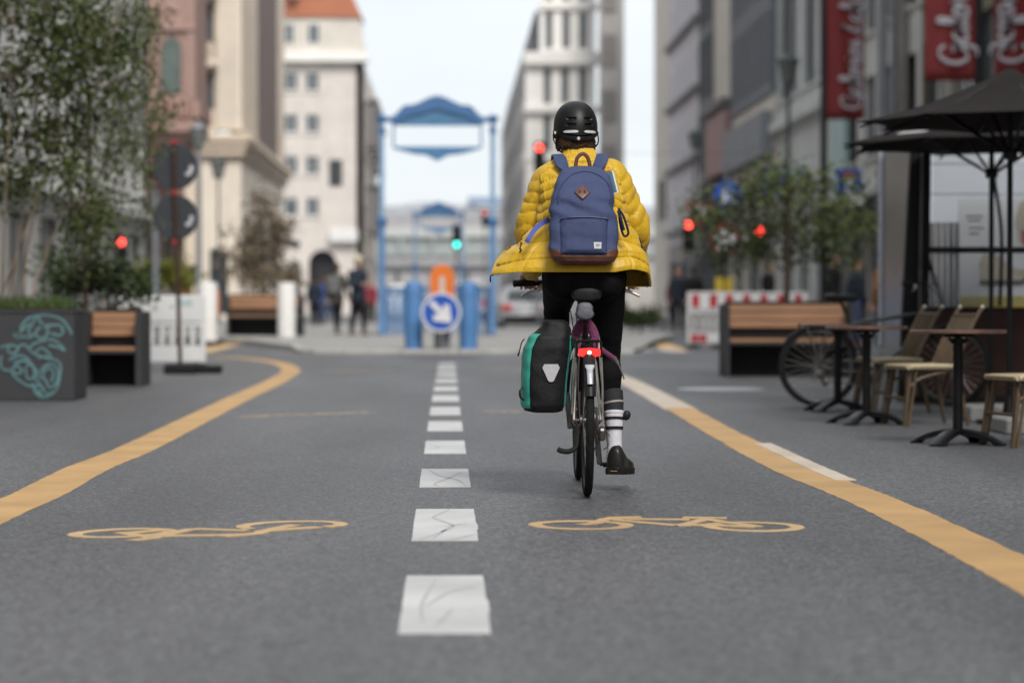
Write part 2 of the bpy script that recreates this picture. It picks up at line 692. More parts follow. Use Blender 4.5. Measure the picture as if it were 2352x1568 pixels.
bike_sign([arc(472, 161, 355, 31, 0, 360, 3), arc(1805, 174, 345, 33, 0, 360, 6),
           [(470, 158), (580, 148), (660, 118), (720, 103), (935, 99)], [(690, 110), (760, 125), (1200, 164)],
           [(700, 113), (1310, 120)], [(1200, 164), (1300, 155), (1450, 115)], [(1260, 105), (1600, 110)],
           [(1440, 118), (1560, 140), (1840, 176)], [(1210, 166), (1420, 162), (1830, 178)]], 1300, 1260, 3.095, 0.056)
bike_sign([arc(515, 222, 370, 30, 0, 360, -14), arc(1825, 165, 380, 32, 150, 385, -10),
           [(490, 219), (620, 240), (740, 258)], [(580, 280), (740, 264), (860, 235), (1060, 192)],
           [(1060, 192), (1480, 205)], [(740, 258), (900, 245), (1500, 236)], [(1290, 252), (1560, 228), (1690, 192), (1850, 163)],
           [(560, 226), (860, 198)], [(1560, 215), (1800, 195), (2030, 180)], [(2090, 180), (2160, 172)]], 140, 1260, 3.095, 0.056)

# pale wet patch / manhole on the right
mh = MB()
c = gr(1655, 893)
mh.lathe([(0.0, 0.005), (0.42, 0.005), (0.45, 0.0)], 28, (c.x, c.y, 0))
mh.build('manhole_cover', mat('worn_steel_cover', (0.34, 0.35, 0.38), 0.45, 0.3, var=0.3, scale=14), road)

# traffic island in front of the station stairs: kerb of single stones, pale slabs on top
pave_mat = mat('pavement_slabs', (0.30, 0.295, 0.285), 0.8, var=0.12, scale=1.2, bump=0.3, bscale=60)
kerb_mat = mat('kerb_granite', (0.40, 0.39, 0.37), 0.75, var=0.2, scale=5, bump=0.3, bscale=120)


def isl_z(y):
    return 0.06 + min(1, max(0, (y - 43.2) / 12)) * 0.09


outl = [(3.3, 43.2), (-1.9, 43.2), (-2.35, 43.35), (-2.6, 43.7), (-2.75, 44.5), (-3.0, 47), (-4.2, 52), (-6.2, 57), (-8.5, 60), (-9, 95), (6.5, 95), (5.6, 60), (4.2, 50), (3.6, 45), (3.3, 43.2)]
m = MB()
inner = [(x, y, isl_z(y)) for x, y in outl[:-1]]
cx = [(0.3, y, isl_z(y)) for y in (44.5, 47, 52, 57, 60, 75, 94)]
m.add(inner + [(0.3, 60, isl_z(60)), (0.3, 48, isl_z(48))], [])
n_ = len(inner)
L_ = m.v
m.f += [(0, 1, n_ + 1), (1, 2, n_ + 1), (2, 3, n_ + 1), (3, 4, n_ + 1), (4, 5, n_ + 1), (5, 6, n_ + 1), (6, 7, n_), (6, n_, n_ + 1), (7, 8, n_), (8, 9, n_), (9, 10, n_), (10, 11, n_), (11, 12, n_), (12, n_ + 1, n_), (12, 13, n_ + 1), (13, 0, n_ + 1)]
island = m.build('traffic_island', pave_mat, kind='structure', smooth=20)
per = []
for (x0, y0), (x1, y1) in zip(outl[:9], outl[1:9]):
    l = math.hypot(x1 - x0, y1 - y0)
    k = max(1, round(l / 0.95))
    per += [((x0 + (x1 - x0) * i / k, y0 + (y1 - y0) * i / k), (x0 + (x1 - x0) * (i + 1) / k, y0 + (y1 - y0) * (i + 1) / k)) for i in range(k)]
for (a, b) in per:
    za = isl_z((a[1] + b[1]) / 2) + 0.006
    d = Vector((b[0] - a[0], b[1] - a[1], 0))
    d.normalize()
    MB().bar((a[0] + d.x * .006, a[1] + d.y * .006, za / 2 - 0.05), (b[0] - d.x * .006, b[1] - d.y * .006, za / 2 - 0.05), 0.16, za + 0.1, 0.012).build('kerb_stone', kerb_mat, island)
# pavements along the houses
for nm, x0, x1, y0, y1 in (('pavement', 9.6, 40, 62, 300), ('pavement', -40, -8.9, 62, 300)):
    MB().box(((x0 + x1) / 2, (y0 + y1) / 2, 0.06), (x1 - x0, y1 - y0, 0.14), b=0.02).build(nm, pave_mat, kind='structure')

# ================================================================== houses
frame_mats = {}
sill_meshes = {}


def wmesh(w, h, fm, depth=0.12, mull=True, tb=None):
    """window frame and its pane, built once per size; origin at the sill centre, facing -Y"""
    key = (round(w, 2), round(h, 2), fm.name, mull, tb)
    if key in frame_mats:
        return frame_mats[key]
    f = MB()
    t = min(0.09, w * 0.08)
    f.box((-w / 2 + t / 2, 0, h / 2), (t, 0.08, h)).box((w / 2 - t / 2, 0, h / 2), (t, 0.08, h))
    f.box((0, 0, t / 2), (w - 2 * t, 0.078, t)).box((0, 0, h - t / 2), (w - 2 * t, 0.078, t))
    if mull:
        f.box((0, 0, h / 2), (t * 0.8, 0.076, h - 2 * t))
    if tb:
        f.box((0, 0.004, h * tb), (w - 2 * t, 0.06, t * 0.8))
    p = MB().box((0, 0.02, h / 2), (w - 2 * t - 0.004, 0.02, h - 2 * t - 0.004))
    frame_mats[key] = (f.mesh('window', fm, 0), p.mesh('pane', None, 0))
    return frame_mats[key]


def facade(b, P, ang, W, H, z0, cols, rows, ww, wh, wall_mat, fm, gm, sill=1.0, depth=0.28, thick=0.6, mull=True, tb=None, part='wall', sills=True, xs=None):
    """wall with real openings. P: its lower corner (x, y) in the building's frame; it runs W along +X turned by ang, facing -Y turned by ang"""
    Mr = RZ(ang)
    o = Vector((P[0], P[1], z0))
    m_ = MB()
    ch = H / rows if rows else H
    cw = W / cols if cols else W
    T = lambda x, y, z: o + Mr @ Vector((x, y, z))

    def q(a, b_, c_, d):
        m_.add([a, b_, c_, d], [(0, 1, 2, 3)])
    for r in range(rows):
        for c_ in range(cols):
            x0, x1 = c_ * cw, (c_ + 1) * cw
            za, zb = r * ch, (r + 1) * ch
            wx0, wx1 = (x0 + x1) / 2 - ww / 2, (x0 + x1) / 2 + ww / 2
            wz0 = za + sill
            wz1 = min(wz0 + wh, zb - 0.15)
            q(T(x0, 0, za), T(wx0, 0, za), T(wx0, 0, zb), T(x0, 0, zb))
            q(T(wx1, 0, za), T(x1, 0, za), T(x1, 0, zb), T(wx1, 0, zb))
            q(T(wx0, 0, za), T(wx1, 0, za), T(wx1, 0, wz0), T(wx0, 0, wz0))
            q(T(wx0, 0, wz1), T(wx1, 0, wz1), T(wx1, 0, zb), T(wx0, 0, zb))
            q(T(wx0, 0, wz0), T(wx1, 0, wz0), T(wx1, depth, wz0), T(wx0, depth, wz0))
            q(T(wx0, 0, wz1), T(wx0, depth, wz1), T(wx1, depth, wz1), T(wx1, 0, wz1))
            q(T(wx0, 0, wz0), T(wx0, depth, wz0), T(wx0, depth, wz1), T(wx0, 0, wz1))
            q(T(wx1, 0, wz0), T(wx1, 0, wz1), T(wx1, depth, wz1), T(wx1, depth, wz0))
            q(T(wx0, depth + .05, wz0), T(wx1, depth + .05, wz0), T(wx1, depth + .05, wz1), T(wx0, depth + .05, wz1))
            fmesh, pmesh = wmesh(ww, wz1 - wz0, fm, mull=mull, tb=tb)
            w_ = share('window', fmesh, b, T((wx0 + wx1) / 2, depth - 0.06, wz0), (0, 0, ang))
            p_ = share('pane', pmesh, w_)
            if not p_.material_slots:
                pmesh.materials.append(gm)
            if sills:
                sk_ = (round(ww, 2), wall_mat.name)
                if sk_ not in sill_meshes:
                    sill_meshes[sk_] = MB().box((0, -depth + .02, -0.07), (ww + 0.2, 0.16, 0.12)).mesh('sill', wall_mat, 0)
                share('sill', sill_meshes[sk_], w_)
    # back of the wall and its ends
    q(T(0, thick, 0), T(0, thick, H), T(W, thick, H), T(W, thick, 0))
    q(T(0, 0, H), T(W, 0, H), T(W, thick, H), T(0, thick, H))
    q(T(0, 0, 0), T(0, 0, H), T(0, thick, H), T(0, thick, 0))
    q(T(W, 0, 0), T(W, thick, 0), T(W, thick, H), T(W, 0, H))
    if not rows:
        q(T(0, 0, 0), T(W, 0, 0), T(W, 0, H), T(0, 0, H))
    w = m_.build(part, wall_mat, b, smooth=0)
    return w


def block(b, name, x0, x1, y0, y1, z0, z1, m_, bev=0.0):
    return MB().box(((x0 + x1) / 2, (y0 + y1) / 2, (z0 + z1) / 2), (x1 - x0, y1 - y0, z1 - z0), b=bev).build(name, m_, b, smooth=30)


def house_win(b, w, h, fm, gm, loc, ang, mull=True, tb=None):
    f, p = wmesh(w, h, fm, mull=mull, tb=tb)
    o = share('window', f, b, loc, (0, 0, ang))
    share('pane', p, o)
    if not p.materials:
        p.materials.append(gm)
    return o


stone = lambda n, c, v=0.12: mat(n, c, 0.8, var=v, scale=0.6, bump=0.15, bscale=20)
pale_grey = stone('pale_grey_render', (0.58, 0.58, 0.57))
red_sand = stone('red_sandstone', (0.35, 0.225, 0.19), 0.2)
cream = stone('cream_stone', (0.74, 0.63, 0.51))
cream_lt = stone('light_cream_stone', (0.78, 0.71, 0.61))
beige = stone('beige_render', (0.62, 0.57, 0.53))
white_st = stone('white_stone', (0.80, 0.78, 0.75), 0.05)
warm_grey = stone('warm_grey_stone', (0.42, 0.40, 0.385))
lav = stone('lavender_render', (0.66, 0.64, 0.69))
tan = stone('tan_stone', (0.62, 0.57, 0.51))
steel_f = stone('dark_steel_facade', (0.17, 0.18, 0.20))
grey_st = stone('grey_limestone', (0.56, 0.57, 0.56))
olive_f = stone('olive_facade', (0.17, 0.15, 0.095))
fr_white = mat('white_window_frame', (0.65, 0.65, 0.66), 0.5, var=0.05)
fr_dark = mat('dark_window_frame', (0.06, 0.065, 0.07), 0.5, var=0.2)
roof_or = mat('orange_tiles', (0.42, 0.16, 0.09), 0.8, var=0.25, scale=3, bump=0.4, bscale=12, stretch=(1, 1, 4))
roof_dk = mat('dark_roof', (0.10, 0.10, 0.115), 0.7, var=0.2)
shop_dk = mat('shop_front_dark', (0.035, 0.035, 0.04), 0.3, var=0.5, scale=0.8)

# ---- left: pale building behind the birches
b = thing('white_building', 'pale grey building behind the birch trees and the planter with graffiti', 'building', (-12.4, 52, 0))
facade(b, (0, 0), PI / 2, 47, 18, 4.4, 12, 4, 2.2, 2.5, pale_grey, fr_dark, glass_far, sill=0.9)
facade(b, (0, 0), PI / 2, 47, 4.4, 0, 9, 1, 3.6, 3.3, stone('ground_floor_grey', (0.36, 0.36, 0.35)), fr_dark, glass_dark, sill=0.3, part='ground_floor', sills=False)
block(b, 'cornice', -0.5, 0.35, 0, 47, 4.28, 4.52, pale_grey, 0.03)
block(b, 'end_wall', -12, -0.62, 0, 0.4, 0, 22.4, pale_grey)

# ---- left: red sandstone house with an oriel
b = thing('red_sandstone_building', 'red sandstone house with arched oriel window and balcony ledge', 'building', (-12.9, 104.4, 0))
facade(b, (0, 0), PI / 2, 14, 20, 5.2, 4, 5, 1.5, 2.6, red_sand, fr_dark, glass_far)
facade(b, (-4, 0), 0, 3.98, 25, 0.2, 1, 6, 1.3, 2.4, red_sand, fr_dark, glass_far, part='side_wall')
facade(b, (0, 0), PI / 2, 14, 5, 0.2, 3, 1, 3.4, 3.6, stone('brown_plinth', (0.12, 0.085, 0.07)), fr_dark, glass_dark, sill=0.4, part='ground_floor', sills=False)
m = MB()
ox0, ox1, oy0, oy1 = -0.05, 2.0, 0.0, 5.0
for z0, z1, e in ((9.6, 22, 0), (8.9, 9.6, 0.18), (8.3, 8.9, 0.06)):
    m.box(((ox0 + ox1) / 2, (oy0 + oy1) / 2, (z0 + z1) / 2), (ox1 - ox0 + 2 * e, oy1 - oy0 + 2 * e, z1 - z0 - 0.004), b=0.03)
m.add([(ox0, oy0 + .1, 8.29), (ox1 - .05, oy0 + .1, 8.29), (ox1 - .05, oy1 - .1, 8.29), (ox0, oy1 - .1, 8.29), (ox0, oy0 + 1.2, 6.9), (ox0 + .5, oy0 + 1.2, 6.9), (ox0 + .5, oy1 - 1.2, 6.9), (ox0, oy1 - 1.2, 6.9)],
      [(0, 1, 2, 3), (4, 5, 6, 7), (0, 1, 5, 4), (1, 2, 6, 5), (2, 3, 7, 6), (3, 0, 4, 7)])
orl = m.build('oriel', red_sand, b, smooth=0)
m = MB()
for x in (0.14, 1.8):
    m.box((x, -0.06, 14), (0.3, 0.12, 8.7), b=0.02)
m.box((0.97, -0.1, 12.72), (2.1, 0.2, 0.18), b=0.02).box((0.97, -0.05, 14.1), (0.7, 0.1, 1.4), b=0.03)
m.build('pilaster', mat('red_sandstone_trim', (0.36, 0.24, 0.205), 0.8, var=0.15), orl)
poly = [(-0.42, 0), (0.42, 0), (0.42, 1.9)] + [(0.42 * math.cos(R(a)), 1.9 + 0.5 * math.sin(R(a))) for a in range(15, 180, 15)] + [(-0.42, 1.9)]
w = MB().prism(poly, 0.08, c=(0.97, -0.03, 9.95)).build('arched_window', fr_dark, b)
MB().prism([(x * .86, z * .95 + 0.05) for x, z in poly], 0.04, c=(0.97, -0.07, 9.95)).build('pane', mat('greenish_glass', (0.12, 0.15, 0.14), 0.2, var=0.3), w)
m = MB()
for k in range(9):
    m.box((0.1 + k * 0.22, -0.16, 9.25), (0.08, 0.1, 0.55), b=0.01)
m.build('balustrade', mat('red_sandstone_dark', (0.20, 0.09, 0.07), 0.8, var=0.2), orl)

# ---- left: cream stone building with a dark glazed strip
b = thing('cream_building', 'tall cream stone office building with a dark vertical glass strip', 'building', (-12.5, 120, 0))
facade(b, (0, 0), 0, 1.0, 34, 9.4, 1, 10, 0.75, 1.9, cream, fr_dark, glass_far, sill=1.1, part='front_wall', sills=False)
block(b, 'side_wall', -5, -0.01, 0.03, 0.6, 0, 43, cream)
for k in range(8):
    o = MB().box((0.5, -0.35, 12.75 + k * 3.4), (1.15, 0.7, 0.34), b=0.03)
    bl = o.build('balcony', cream_lt, b)
    r_ = MB()
    for i in range(7):
        r_.box((0.02 + i * 0.16, -0.66, 13.35 + k * 3.4), (0.035, 0.035, 0.86))
    r_.box((0.5, -0.66, 13.8 + k * 3.4), (1.1, 0.05, 0.05))
    r_.build('railing', black_metal, bl)
m = MB()
m.box((1.6, 0.3, 26.5), (1.2, 1.0, 34), b=0.05)
m.box((1.25, -0.28, 26.5), (0.25, 0.16, 34)).box((1.6, -0.28, 26.5), (0.22, 0.18, 34)).box((1.95, -0.28, 26.5), (0.22, 0.16, 34))
m.build('corner_pier', cream_lt, b)
facade(b, (2.25, 0.02), PI / 2, 10, 34, 9.4, 0, 0, 1, 1, cream, fr_dark, glass_far)
m = MB()
m.box((2.0, 16.5, 26.4), (0.6, 13, 34))
strip_ = m.build('curtain_wall', mat('violet_grey_glass', (0.10, 0.085, 0.095), 0.25, var=0.3, scale=0.4, spec=0.5), b, smooth=0)
m = MB()
for k in range(14):
    m.box((2.34, 10.3 + k * 0.95, 26.4), (0.12, 0.22, 33.9))
m.build('mullion', mat('mullion_bronze', (0.16, 0.13, 0.125), 0.5, 0.3), strip_, smooth=0)
facade(b, (2.25, 23), PI / 2, 8, 34, 9.4, 0, 0, 1, 1, cream, fr_dark, glass_far, part='end_pier')
m = MB()
for i, (z, e) in enumerate(((9.1, 0.55), (8.75, 0.4), (8.4, 0.25))):
    m.box((1.2, 15.4, z), (2.9 + 2 * e - 1, 31 + 2 * e, 0.33), b=0.02)
m.build('cornice', cream, b)
facade(b, (2.2, 0.05), PI / 2, 31, 8.2, 0, 5, 1, 4.2, 5.0, cream_lt, fr_dark, glass_dark, sill=0.3, part='ground_floor', sills=False, tb=0.7)
facade(b, (0, 0.02), 0, 2.19, 8.2, 0, 1, 1, 0.9, 3.2, cream_lt, fr_dark, glass_dark, sill=0.4, part='ground_floor', sills=False)
for k in range(4):
    MB().box((2.9, 5 + k * 6.2, 4.6), (1.3, 3.6, 0.5), RY(0.35), b=0.03).build('awning', mat('awning_grey', (0.14, 0.135, 0.13), 0.8), b)

# ---- left: beige corner house with orange roof
Y4 = 198.0
b = thing('orange_roof_building', 'beige corner house with orange tiled roof and round arched doorway', 'building', (-13.6, Y4, 0))
facade(b, (-0.2, 0), 0, 3.5, 13.6, 7.0, 2, 4, 1.15, 1.5, beige, fr_white, glass_far, sill=1.1, depth=0.2)
facade(b, (3.302, 0), 0, 3.3, 13.6, 7.0, 0, 0, 1, 1, beige, fr_white, glass_far, part='blank_wall')
house_win(b, 1.05, 2.1, fr_dark, glass_dark, (4.33, -0.06, 10.6), 0, mull=False)
block(b, 'cornice', -0.7, 7.0, -0.75, 1.0, 20.62, 21.35, white_st, 0.05)
m = MB().prism([(-0.2, 21.36), (6.75, 21.36), (6.3, 24.3), (-0.2, 24.3)], 3, c=(0, 1.6, 0))
m.build('attic_wall', stone('attic_render', (0.60, 0.56, 0.50)), b, smooth=0)
house_win(b, 1.0, 1.6, fr_white, glass_far, (2.55, 0.06, 22.2), 0)
house_win(b, 0.8, 1.6, fr_white, glass_far, (0.55, 0.06, 22.2), 0)
m = MB().prism([(-0.6, 24.31), (6.5, 24.31), (5.2, 27.2), (4.0, 28.5), (-0.6, 28.5)], 5, c=(0, 2.4, 0))
rf = m.build('roof', roof_or, b, smooth=0)
MB().box((1.0, -0.4, 26.3), (0.9, 1.2, 1.0), b=0.05).build('dormer', stone('dormer_grey', (0.42, 0.45, 0.50)), rf)
facade(b, (6.62, 0), PI / 2, 34, 20.6, 0, 8, 5, 1.6, 2.2, beige, fr_dark, glass_far, part='side_wall')
for yy, zz in ((6, 16), (14, 16), (22, 16), (8, 9), (18, 9), (28, 15)):
    MB().box((7.0, yy, zz), (0.9, 3.4, 3.6), b=0.1).box((7.1, yy, zz + 1.9), (1.2, 3.8, 0.3), b=0.05).box((7.05, yy, zz - 1.9), (1.0, 3.5, 0.25), b=0.05).build('oriel', mat('oriel_grey', (0.20, 0.19, 0.19), 0.7), b)
ah = 5.0
poly = []
m = MB()
A0, A1, AC = 2.3, 4.4, 3.35       # doorway
m.box((0.95, 0.3, 3.5), (2.3, 0.6, 7), b=0).box((5.5, 0.3, 3.5), (2.2, 0.6, 7)).box((3.25, 0.3, 6.2), (2.29, 0.59, 1.58))
nn = 14
top = 5.4
for k in range(nn):
    a0, a1 = PI * k / nn, PI * (k + 1) / nn
    r_ = 1.15
    p0 = (3.25 + r_ * math.cos(a0), 4.2 + r_ * math.sin(a0))
    p1 = (3.25 + r_ * math.cos(a1), 4.2 + r_ * math.sin(a1))
    m.add([(p0[0], 0.01, p0[1]), (p1[0], 0.01, p1[1]), (p1[0], 0.01, top + 0.02), (p0[0], 0.01, top + 0.02), (p0[0], .6, p0[1]), (p1[0], .6, p1[1])], [(0, 1, 2, 3), (0, 4, 5, 1)])
m.build('ground_floor', beige, b, smooth=0)
MB().box((3.25, 1.0, 2.7), (2.6, 0.2, 5.4)).build('arched_doorway', shop_dk, b)
poly = [(-0.5, 0), (0.5, 0), (0.5, 2.6)] + [(0.5 * math.cos(R(a)), 2.6 + 0.5 * math.sin(R(a))) for a in range(20, 180, 20)] + [(-0.5, 2.6)]
MB().prism(poly, 0.1, c=(1.0, -0.04, 1.4)).build('arched_window', fr_dark, b)
MB().box((5.0, -0.5, 6.5), (2.3, 0.5, 1.1), b=0.08).build('sign_board', white_paint, b)

# ---- right: far white corner building with slit windows
Y5 = 175.0
b = thing('white_corner_building', 'white corner building with tall slit windows and broad cornice bands', 'building', (5.5, Y5, 0))
pierm = stone('grey_pier', (0.55, 0.54, 0.535))
for r_, z in enumerate((1.4, 4.85, 8.3, 11.75, 15.2)):
    facade(b, (0.95, 0), 0, 3.85, 3.0, z, 3, 1, 0.5, 2.62, white_st, fr_dark, glass_far, sill=0.2, depth=0.35, mull=False, part='front_wall', sills=False)
    block(b, 'end_pier', 0, 0.94, 0, 0.6, z, z + 3.0, white_st)
    block(b, 'end_pier', 4.81, 5.05, 0.02, 0.6, z, z + 3.0, white_st)
for z0, z1, e in ((0, 1.4, 0.1), (4.4, 4.85, 0.0), (7.85, 8.3, 0), (11.3, 11.75, 0), (14.75, 15.2, 0.35), (18.2, 19.1, 0.45)):
    block(b, 'cornice_band', -0.12 if z0 > 8 else 0.0, 5.4 if z0 > 11 else 5.1, -e - 0.12, 0.7, z0 + .002, z1 - .002, white_st, 0.03)
for z in (19.2, 22.65):
    facade(b, (1.1, 0.15), 0, 3.7, 3.0, z, 3, 1, 0.5, 2.62, white_st, fr_dark, glass_far, sill=0.2, depth=0.35, mull=False, part='upper_wall', sills=False)
    block(b, 'end_pier', 4.81, 5.05, 0.17, 0.7, z, z + 3, white_st)
    block(b, 'cornice_band', 1.0, 5.3, -0.1, 0.8, z + 3.002, z + 3.45, white_st, 0.03)
facade(b, (-0.02, 80), -PI / 2, 79.3, 19.1, 0, 18, 5, 2.6, 2.4, warm_grey, fr_dark, glass_far, part='street_wall', sills=False)
MB().prism([(0.0, 19.11), (1.05, 19.12), (1.05, 22.2), (0.75, 22.2)], 78, c=(0, 40.2, 0)).build('roof', roof_dk, b, smooth=0)
b = thing('shaded_corner_face', 'grey face beside the white corner front, with shade put into its colour', 'building', (10.62, 171, 0))
facade(b, (0, 0), 0, 1.75, 30, 0, 0, 0, 1, 1, warm_grey, fr_dark, glass_far, part='front_wall')  # warm grey carries the shade lying on this angled face of the corner house
for k in range(7):
    MB().box((0.7, -0.06, 3.2 + k * 3.9), (1.0, 0.1, 2.3), b=0.02).build('window_shade', mat('shade_taupe', (0.24, 0.225, 0.215), 0.7), b)
block(b, 'side_wall', 1.2, 1.74, 0.61, 9, 0, 30, warm_grey)
block(b, 'ground_floor', 0.1, 1.72, -1.2, -0.02, 0, 4.0, stone('pale_shop', (0.48, 0.46, 0.44)), 0.03)

# ---- right: row of fronts along the street, from far to near
XR = 13.5


def yr(px):
    return XR * F / (px - 1032)


def seg(px0, px1):
    a, b_ = yr(px1), yr(px0)
    return a, b_ - a


y0, L0 = seg(1503, 1536)
b = thing('beige_building', 'narrow beige stone front at the far end of the row beside the street gap', 'building', (XR, y0, 0))
facade(b, (0, L0), -PI / 2, L0, 34, 0, 0, 0, 1, 1, tan, fr_dark, glass_far)
block(b, 'side_wall', 0.62, 8, L0 - 0.5, L0, 0, 34, tan)
for k in range(2):
    house_win(b, 1.6, 2.6, fr_dark, mat('teal_glass', (0.16, 0.20, 0.21), 0.3), (-0.02, 2.5 + 3.5 * k, 6.2), -PI / 2)
y0, L0 = seg(1536, 1610)
b = thing('lavender_building', 'pale lavender rendered front with thin dark window ledges', 'building', (XR, y0, 0))
facade(b, (0, L0 - .01), -PI / 2, L0 - 0.02, 30, 4.4, 4, 8, 1.3, 2.0, lav, fr_white, mat('pale_glass', (0.32, 0.32, 0.35), 0.3), depth=0.12)
facade(b, (0.05, L0 - .01), -PI / 2, L0 - 0.02, 4.4, 0, 3, 1, 4.4, 3.0, stone('shop_rose', (0.34, 0.31, 0.31)), fr_dark, glass_dark, sill=0.4, part='ground_floor', sills=False)
for k in range(8):
    block(b, 'ledge', -0.35, 0.0, 0.3, L0 - 0.3, 5.0 + k * 3.75, 5.3 + k * 3.75, stone('ledge_grey', (0.27, 0.265, 0.28)), 0.03)
y0, L0 = seg(1610, 1641)
b = thing('glazed_stair_tower', 'dark glazed vertical strip between the lavender front and the tan front', 'building', (XR - 0.1, y0, 0))
facade(b, (0, L0 - .01), -PI / 2, L0 - .02, 34, 0, 3, 9, 1.9, 3.4, steel_f, fr_dark, glass_far, sill=0.2, depth=0.1, sills=False)
y0, L0 = seg(1641, 1690)
b = thing('tan_building', 'tan stone front with a faded pink board above its shop', 'building', (XR, y0, 0))
facade(b, (0, L0 - .01), -PI / 2, L0 - 0.02, 26, 9.6, 0, 0, 1, 1, tan, fr_dark, glass_far)
facade(b, (0, L0 - .01), -PI / 2, L0 - 0.02, 9.6, 0, 1, 1, 6.0, 6.6, stone('shop_plum', (0.11, 0.085, 0.085)), fr_dark, glass_dark, sill=0.2, part='shop_front', sills=False)
block(b, 'sign_board', -0.5, -0.02, 0.2, L0 - 0.3, 7.2, 10.2, mat('faded_pink_board', (0.36, 0.22, 0.22), 0.7), 0.04)
block(b, 'ledge', -0.7, -0.0, 0.1, L0 - 0.2, 10.3, 10.7, stone('ledge_dark', (0.2, 0.19, 0.19)), 0.03)
y0, L0 = seg(1690, 1786)
b = thing('dark_steel_building', 'dark grey metal clad front with rows of narrow upright windows', 'building', (XR - 0.25, y0, 0))
facade(b, (0, L0 - .01), -PI / 2, L0 - .02, 27, 9.6, 9, 7, 0.8, 3.0, steel_f, fr_dark, glass_far, sill=0.5, depth=0.35, sills=False, mull=False)
facade(b, (0.1, L0 - .01), -PI / 2, L0 - 0.02, 9.6, 0, 3, 1, 3.6, 6.0, tan, fr_dark, glass_dark, sill=0.2, part='shop_front', sills=False)
block(b, 'fascia', -0.4, 0.08, 0.1, L0 - 0.1, 7.0, 8.9, stone('fascia_grey', (0.26, 0.27, 0.29)), 0.04)
y0, L0 = seg(1786, 1905)
b = thing('limestone_building', 'pale grey limestone front with one large dark window beside the red banner', 'building', (XR, y0, 0))
facade(b, (0, L0 - .01), -PI / 2, L0 - .02, 9, 8.2, 2, 1, 6.0, 6.4, grey_st, fr_dark, mat('black_glass', (0.015, 0.018, 0.02), 0.2, var=0.3), sill=0.9, depth=0.3)
facade(b, (0, L0 - .01), -PI / 2, L0 - .02, 12, 17.2, 3, 3, 2.4, 2.6, grey_st, fr_dark, glass_far)
facade(b, (0.1, L0 - .01), -PI / 2, L0 - 0.02, 8.1, 0, 3, 1, 3.2, 5.2, grey_st, fr_dark, mat('grey_shop_glass', (0.20, 0.20, 0.20), 0.3), sill=0.3, part='shop_front', sills=False)
block(b, 'cornice', -0.35, 0.3, 0.05, L0 - 0.05, 7.9, 8.3, grey_st, 0.03)
y0, L0 = seg(1905, 2120)
b = thing('shaded_stone_building', 'shaded light stone front behind the lamp posts and blue parking sign', 'building', (XR, y0, 0))
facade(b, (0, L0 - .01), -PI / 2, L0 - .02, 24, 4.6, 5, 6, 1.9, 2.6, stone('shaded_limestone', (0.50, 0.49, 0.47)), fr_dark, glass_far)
facade(b, (0, L0 - .01), -PI / 2, L0 - .02, 4.6, 0, 4, 1, 3.6, 3.4, stone('stone_base', (0.30, 0.29, 0.275)), fr_dark, glass_dark, sill=0.3, part='shop_front', sills=False)
block(b, 'cornice', -0.4, -0.02, 0.1, L0 - 0.1, 4.3, 4.7, grey_st, 0.03)
block(b, 'awning', -1.6, -0.03, 1.0, L0 - 6, 3.7, 4.0, mat('awning_dark', (0.06, 0.06, 0.065), 0.7), 0.03)
MB().box((-0.15, L0 - 3.5, 6.4), (0.2, 3.0, 3.6), b=0.04).build('light_box', mat('pale_teal_panel', (0.30, 0.42, 0.42), 0.5), b)
y0, L0 = seg(2120, 2700)
b = thing('olive_building', 'dark olive and glass front behind the parasols', 'building', (XR, y0, 0))
facade(b, (0, L0 - .01), -PI / 2, L0 - .02, 26, 4.6, 7, 6, 3.2, 3.2, olive_f, fr_dark, glass_dark, sill=0.5)
facade(b, (0, L0 - .01), -PI / 2, L0 - .02, 4.6, 0, 6, 1, 4.0, 3.8, stone('olive_base', (0.2, 0.19, 0.17)), fr_dark, glass_dark, sill=0.3, part='shop_front', sills=False)
for k in range(4):
    block(b, 'pilaster', -0.35, -0.02, 3 + k * 7.6, 4.2 + k * 7.6, 0, 30, stone('pilaster_taupe', (0.27, 0.25, 0.225)), 0.03)

# ---- the end of the street: railway viaduct and a hazy block
b = thing('railway_bridge', 'wide grey green railway viaduct crossing the end of the street', 'bridge', (0, 300, 0))
gir = mat('bridge_steel', (0.30, 0.33, 0.33), 0.7, var=0.2, scale=0.3)
block(b, 'girder', -60, 60, 0, 8, 6.8, 10.0, gir, 0.1)
block(b, 'parapet', -60, 60, -0.6, -0.02, 9.2, 10.5, mat('bridge_pale', (0.45, 0.46, 0.45), 0.7), 0.05)
m = MB()
for k in range(30):
    m.box((-58 + k * 4, -0.3, 8.0), (0.4, 0.5, 2.3))
m.build('stiffener', gir, b, smooth=0)
block(b, 'abutment', -60, -10.5, 0.5, 7, 0, 6.75, stone('abutment_stone', (0.33, 0.31, 0.29)))
block(b, 'abutment', 10.5, 60, 0.5, 7, 0, 6.75, stone('abutment_stone', (0.33, 0.31, 0.29)))
block(b, 'lower_beam', -10.4, 10.4, -0.5, 7, 4.9, 5.8, mat('bridge_dark', (0.10, 0.105, 0.11), 0.7), 0.05)
m = MB()
for x in (-6.5, -2.2, 2.2, 6.5):
    m.box((x, 3, 2.45), (0.5, 0.6, 4.9))
m.build('bridge_column', gir, b, smooth=0)
b = thing('station_hall', 'pale low station hall roof seen above the railway viaduct', 'building', (0, 330, 0))
block(b, 'wall', -40, 40, 0, 20, 0, 13.2, stone('hall_grey', (0.36, 0.35, 0.36)))
MB().prism([(-40, 13.21), (40, 13.21), (40, 14.3), (5, 14.2), (-3, 14.9), (-8, 14.3), (-40, 14.1)], 20, c=(0, 10, 0)).build('roof', stone('hall_roof', (0.40, 0.42, 0.46)), b, smooth=0)
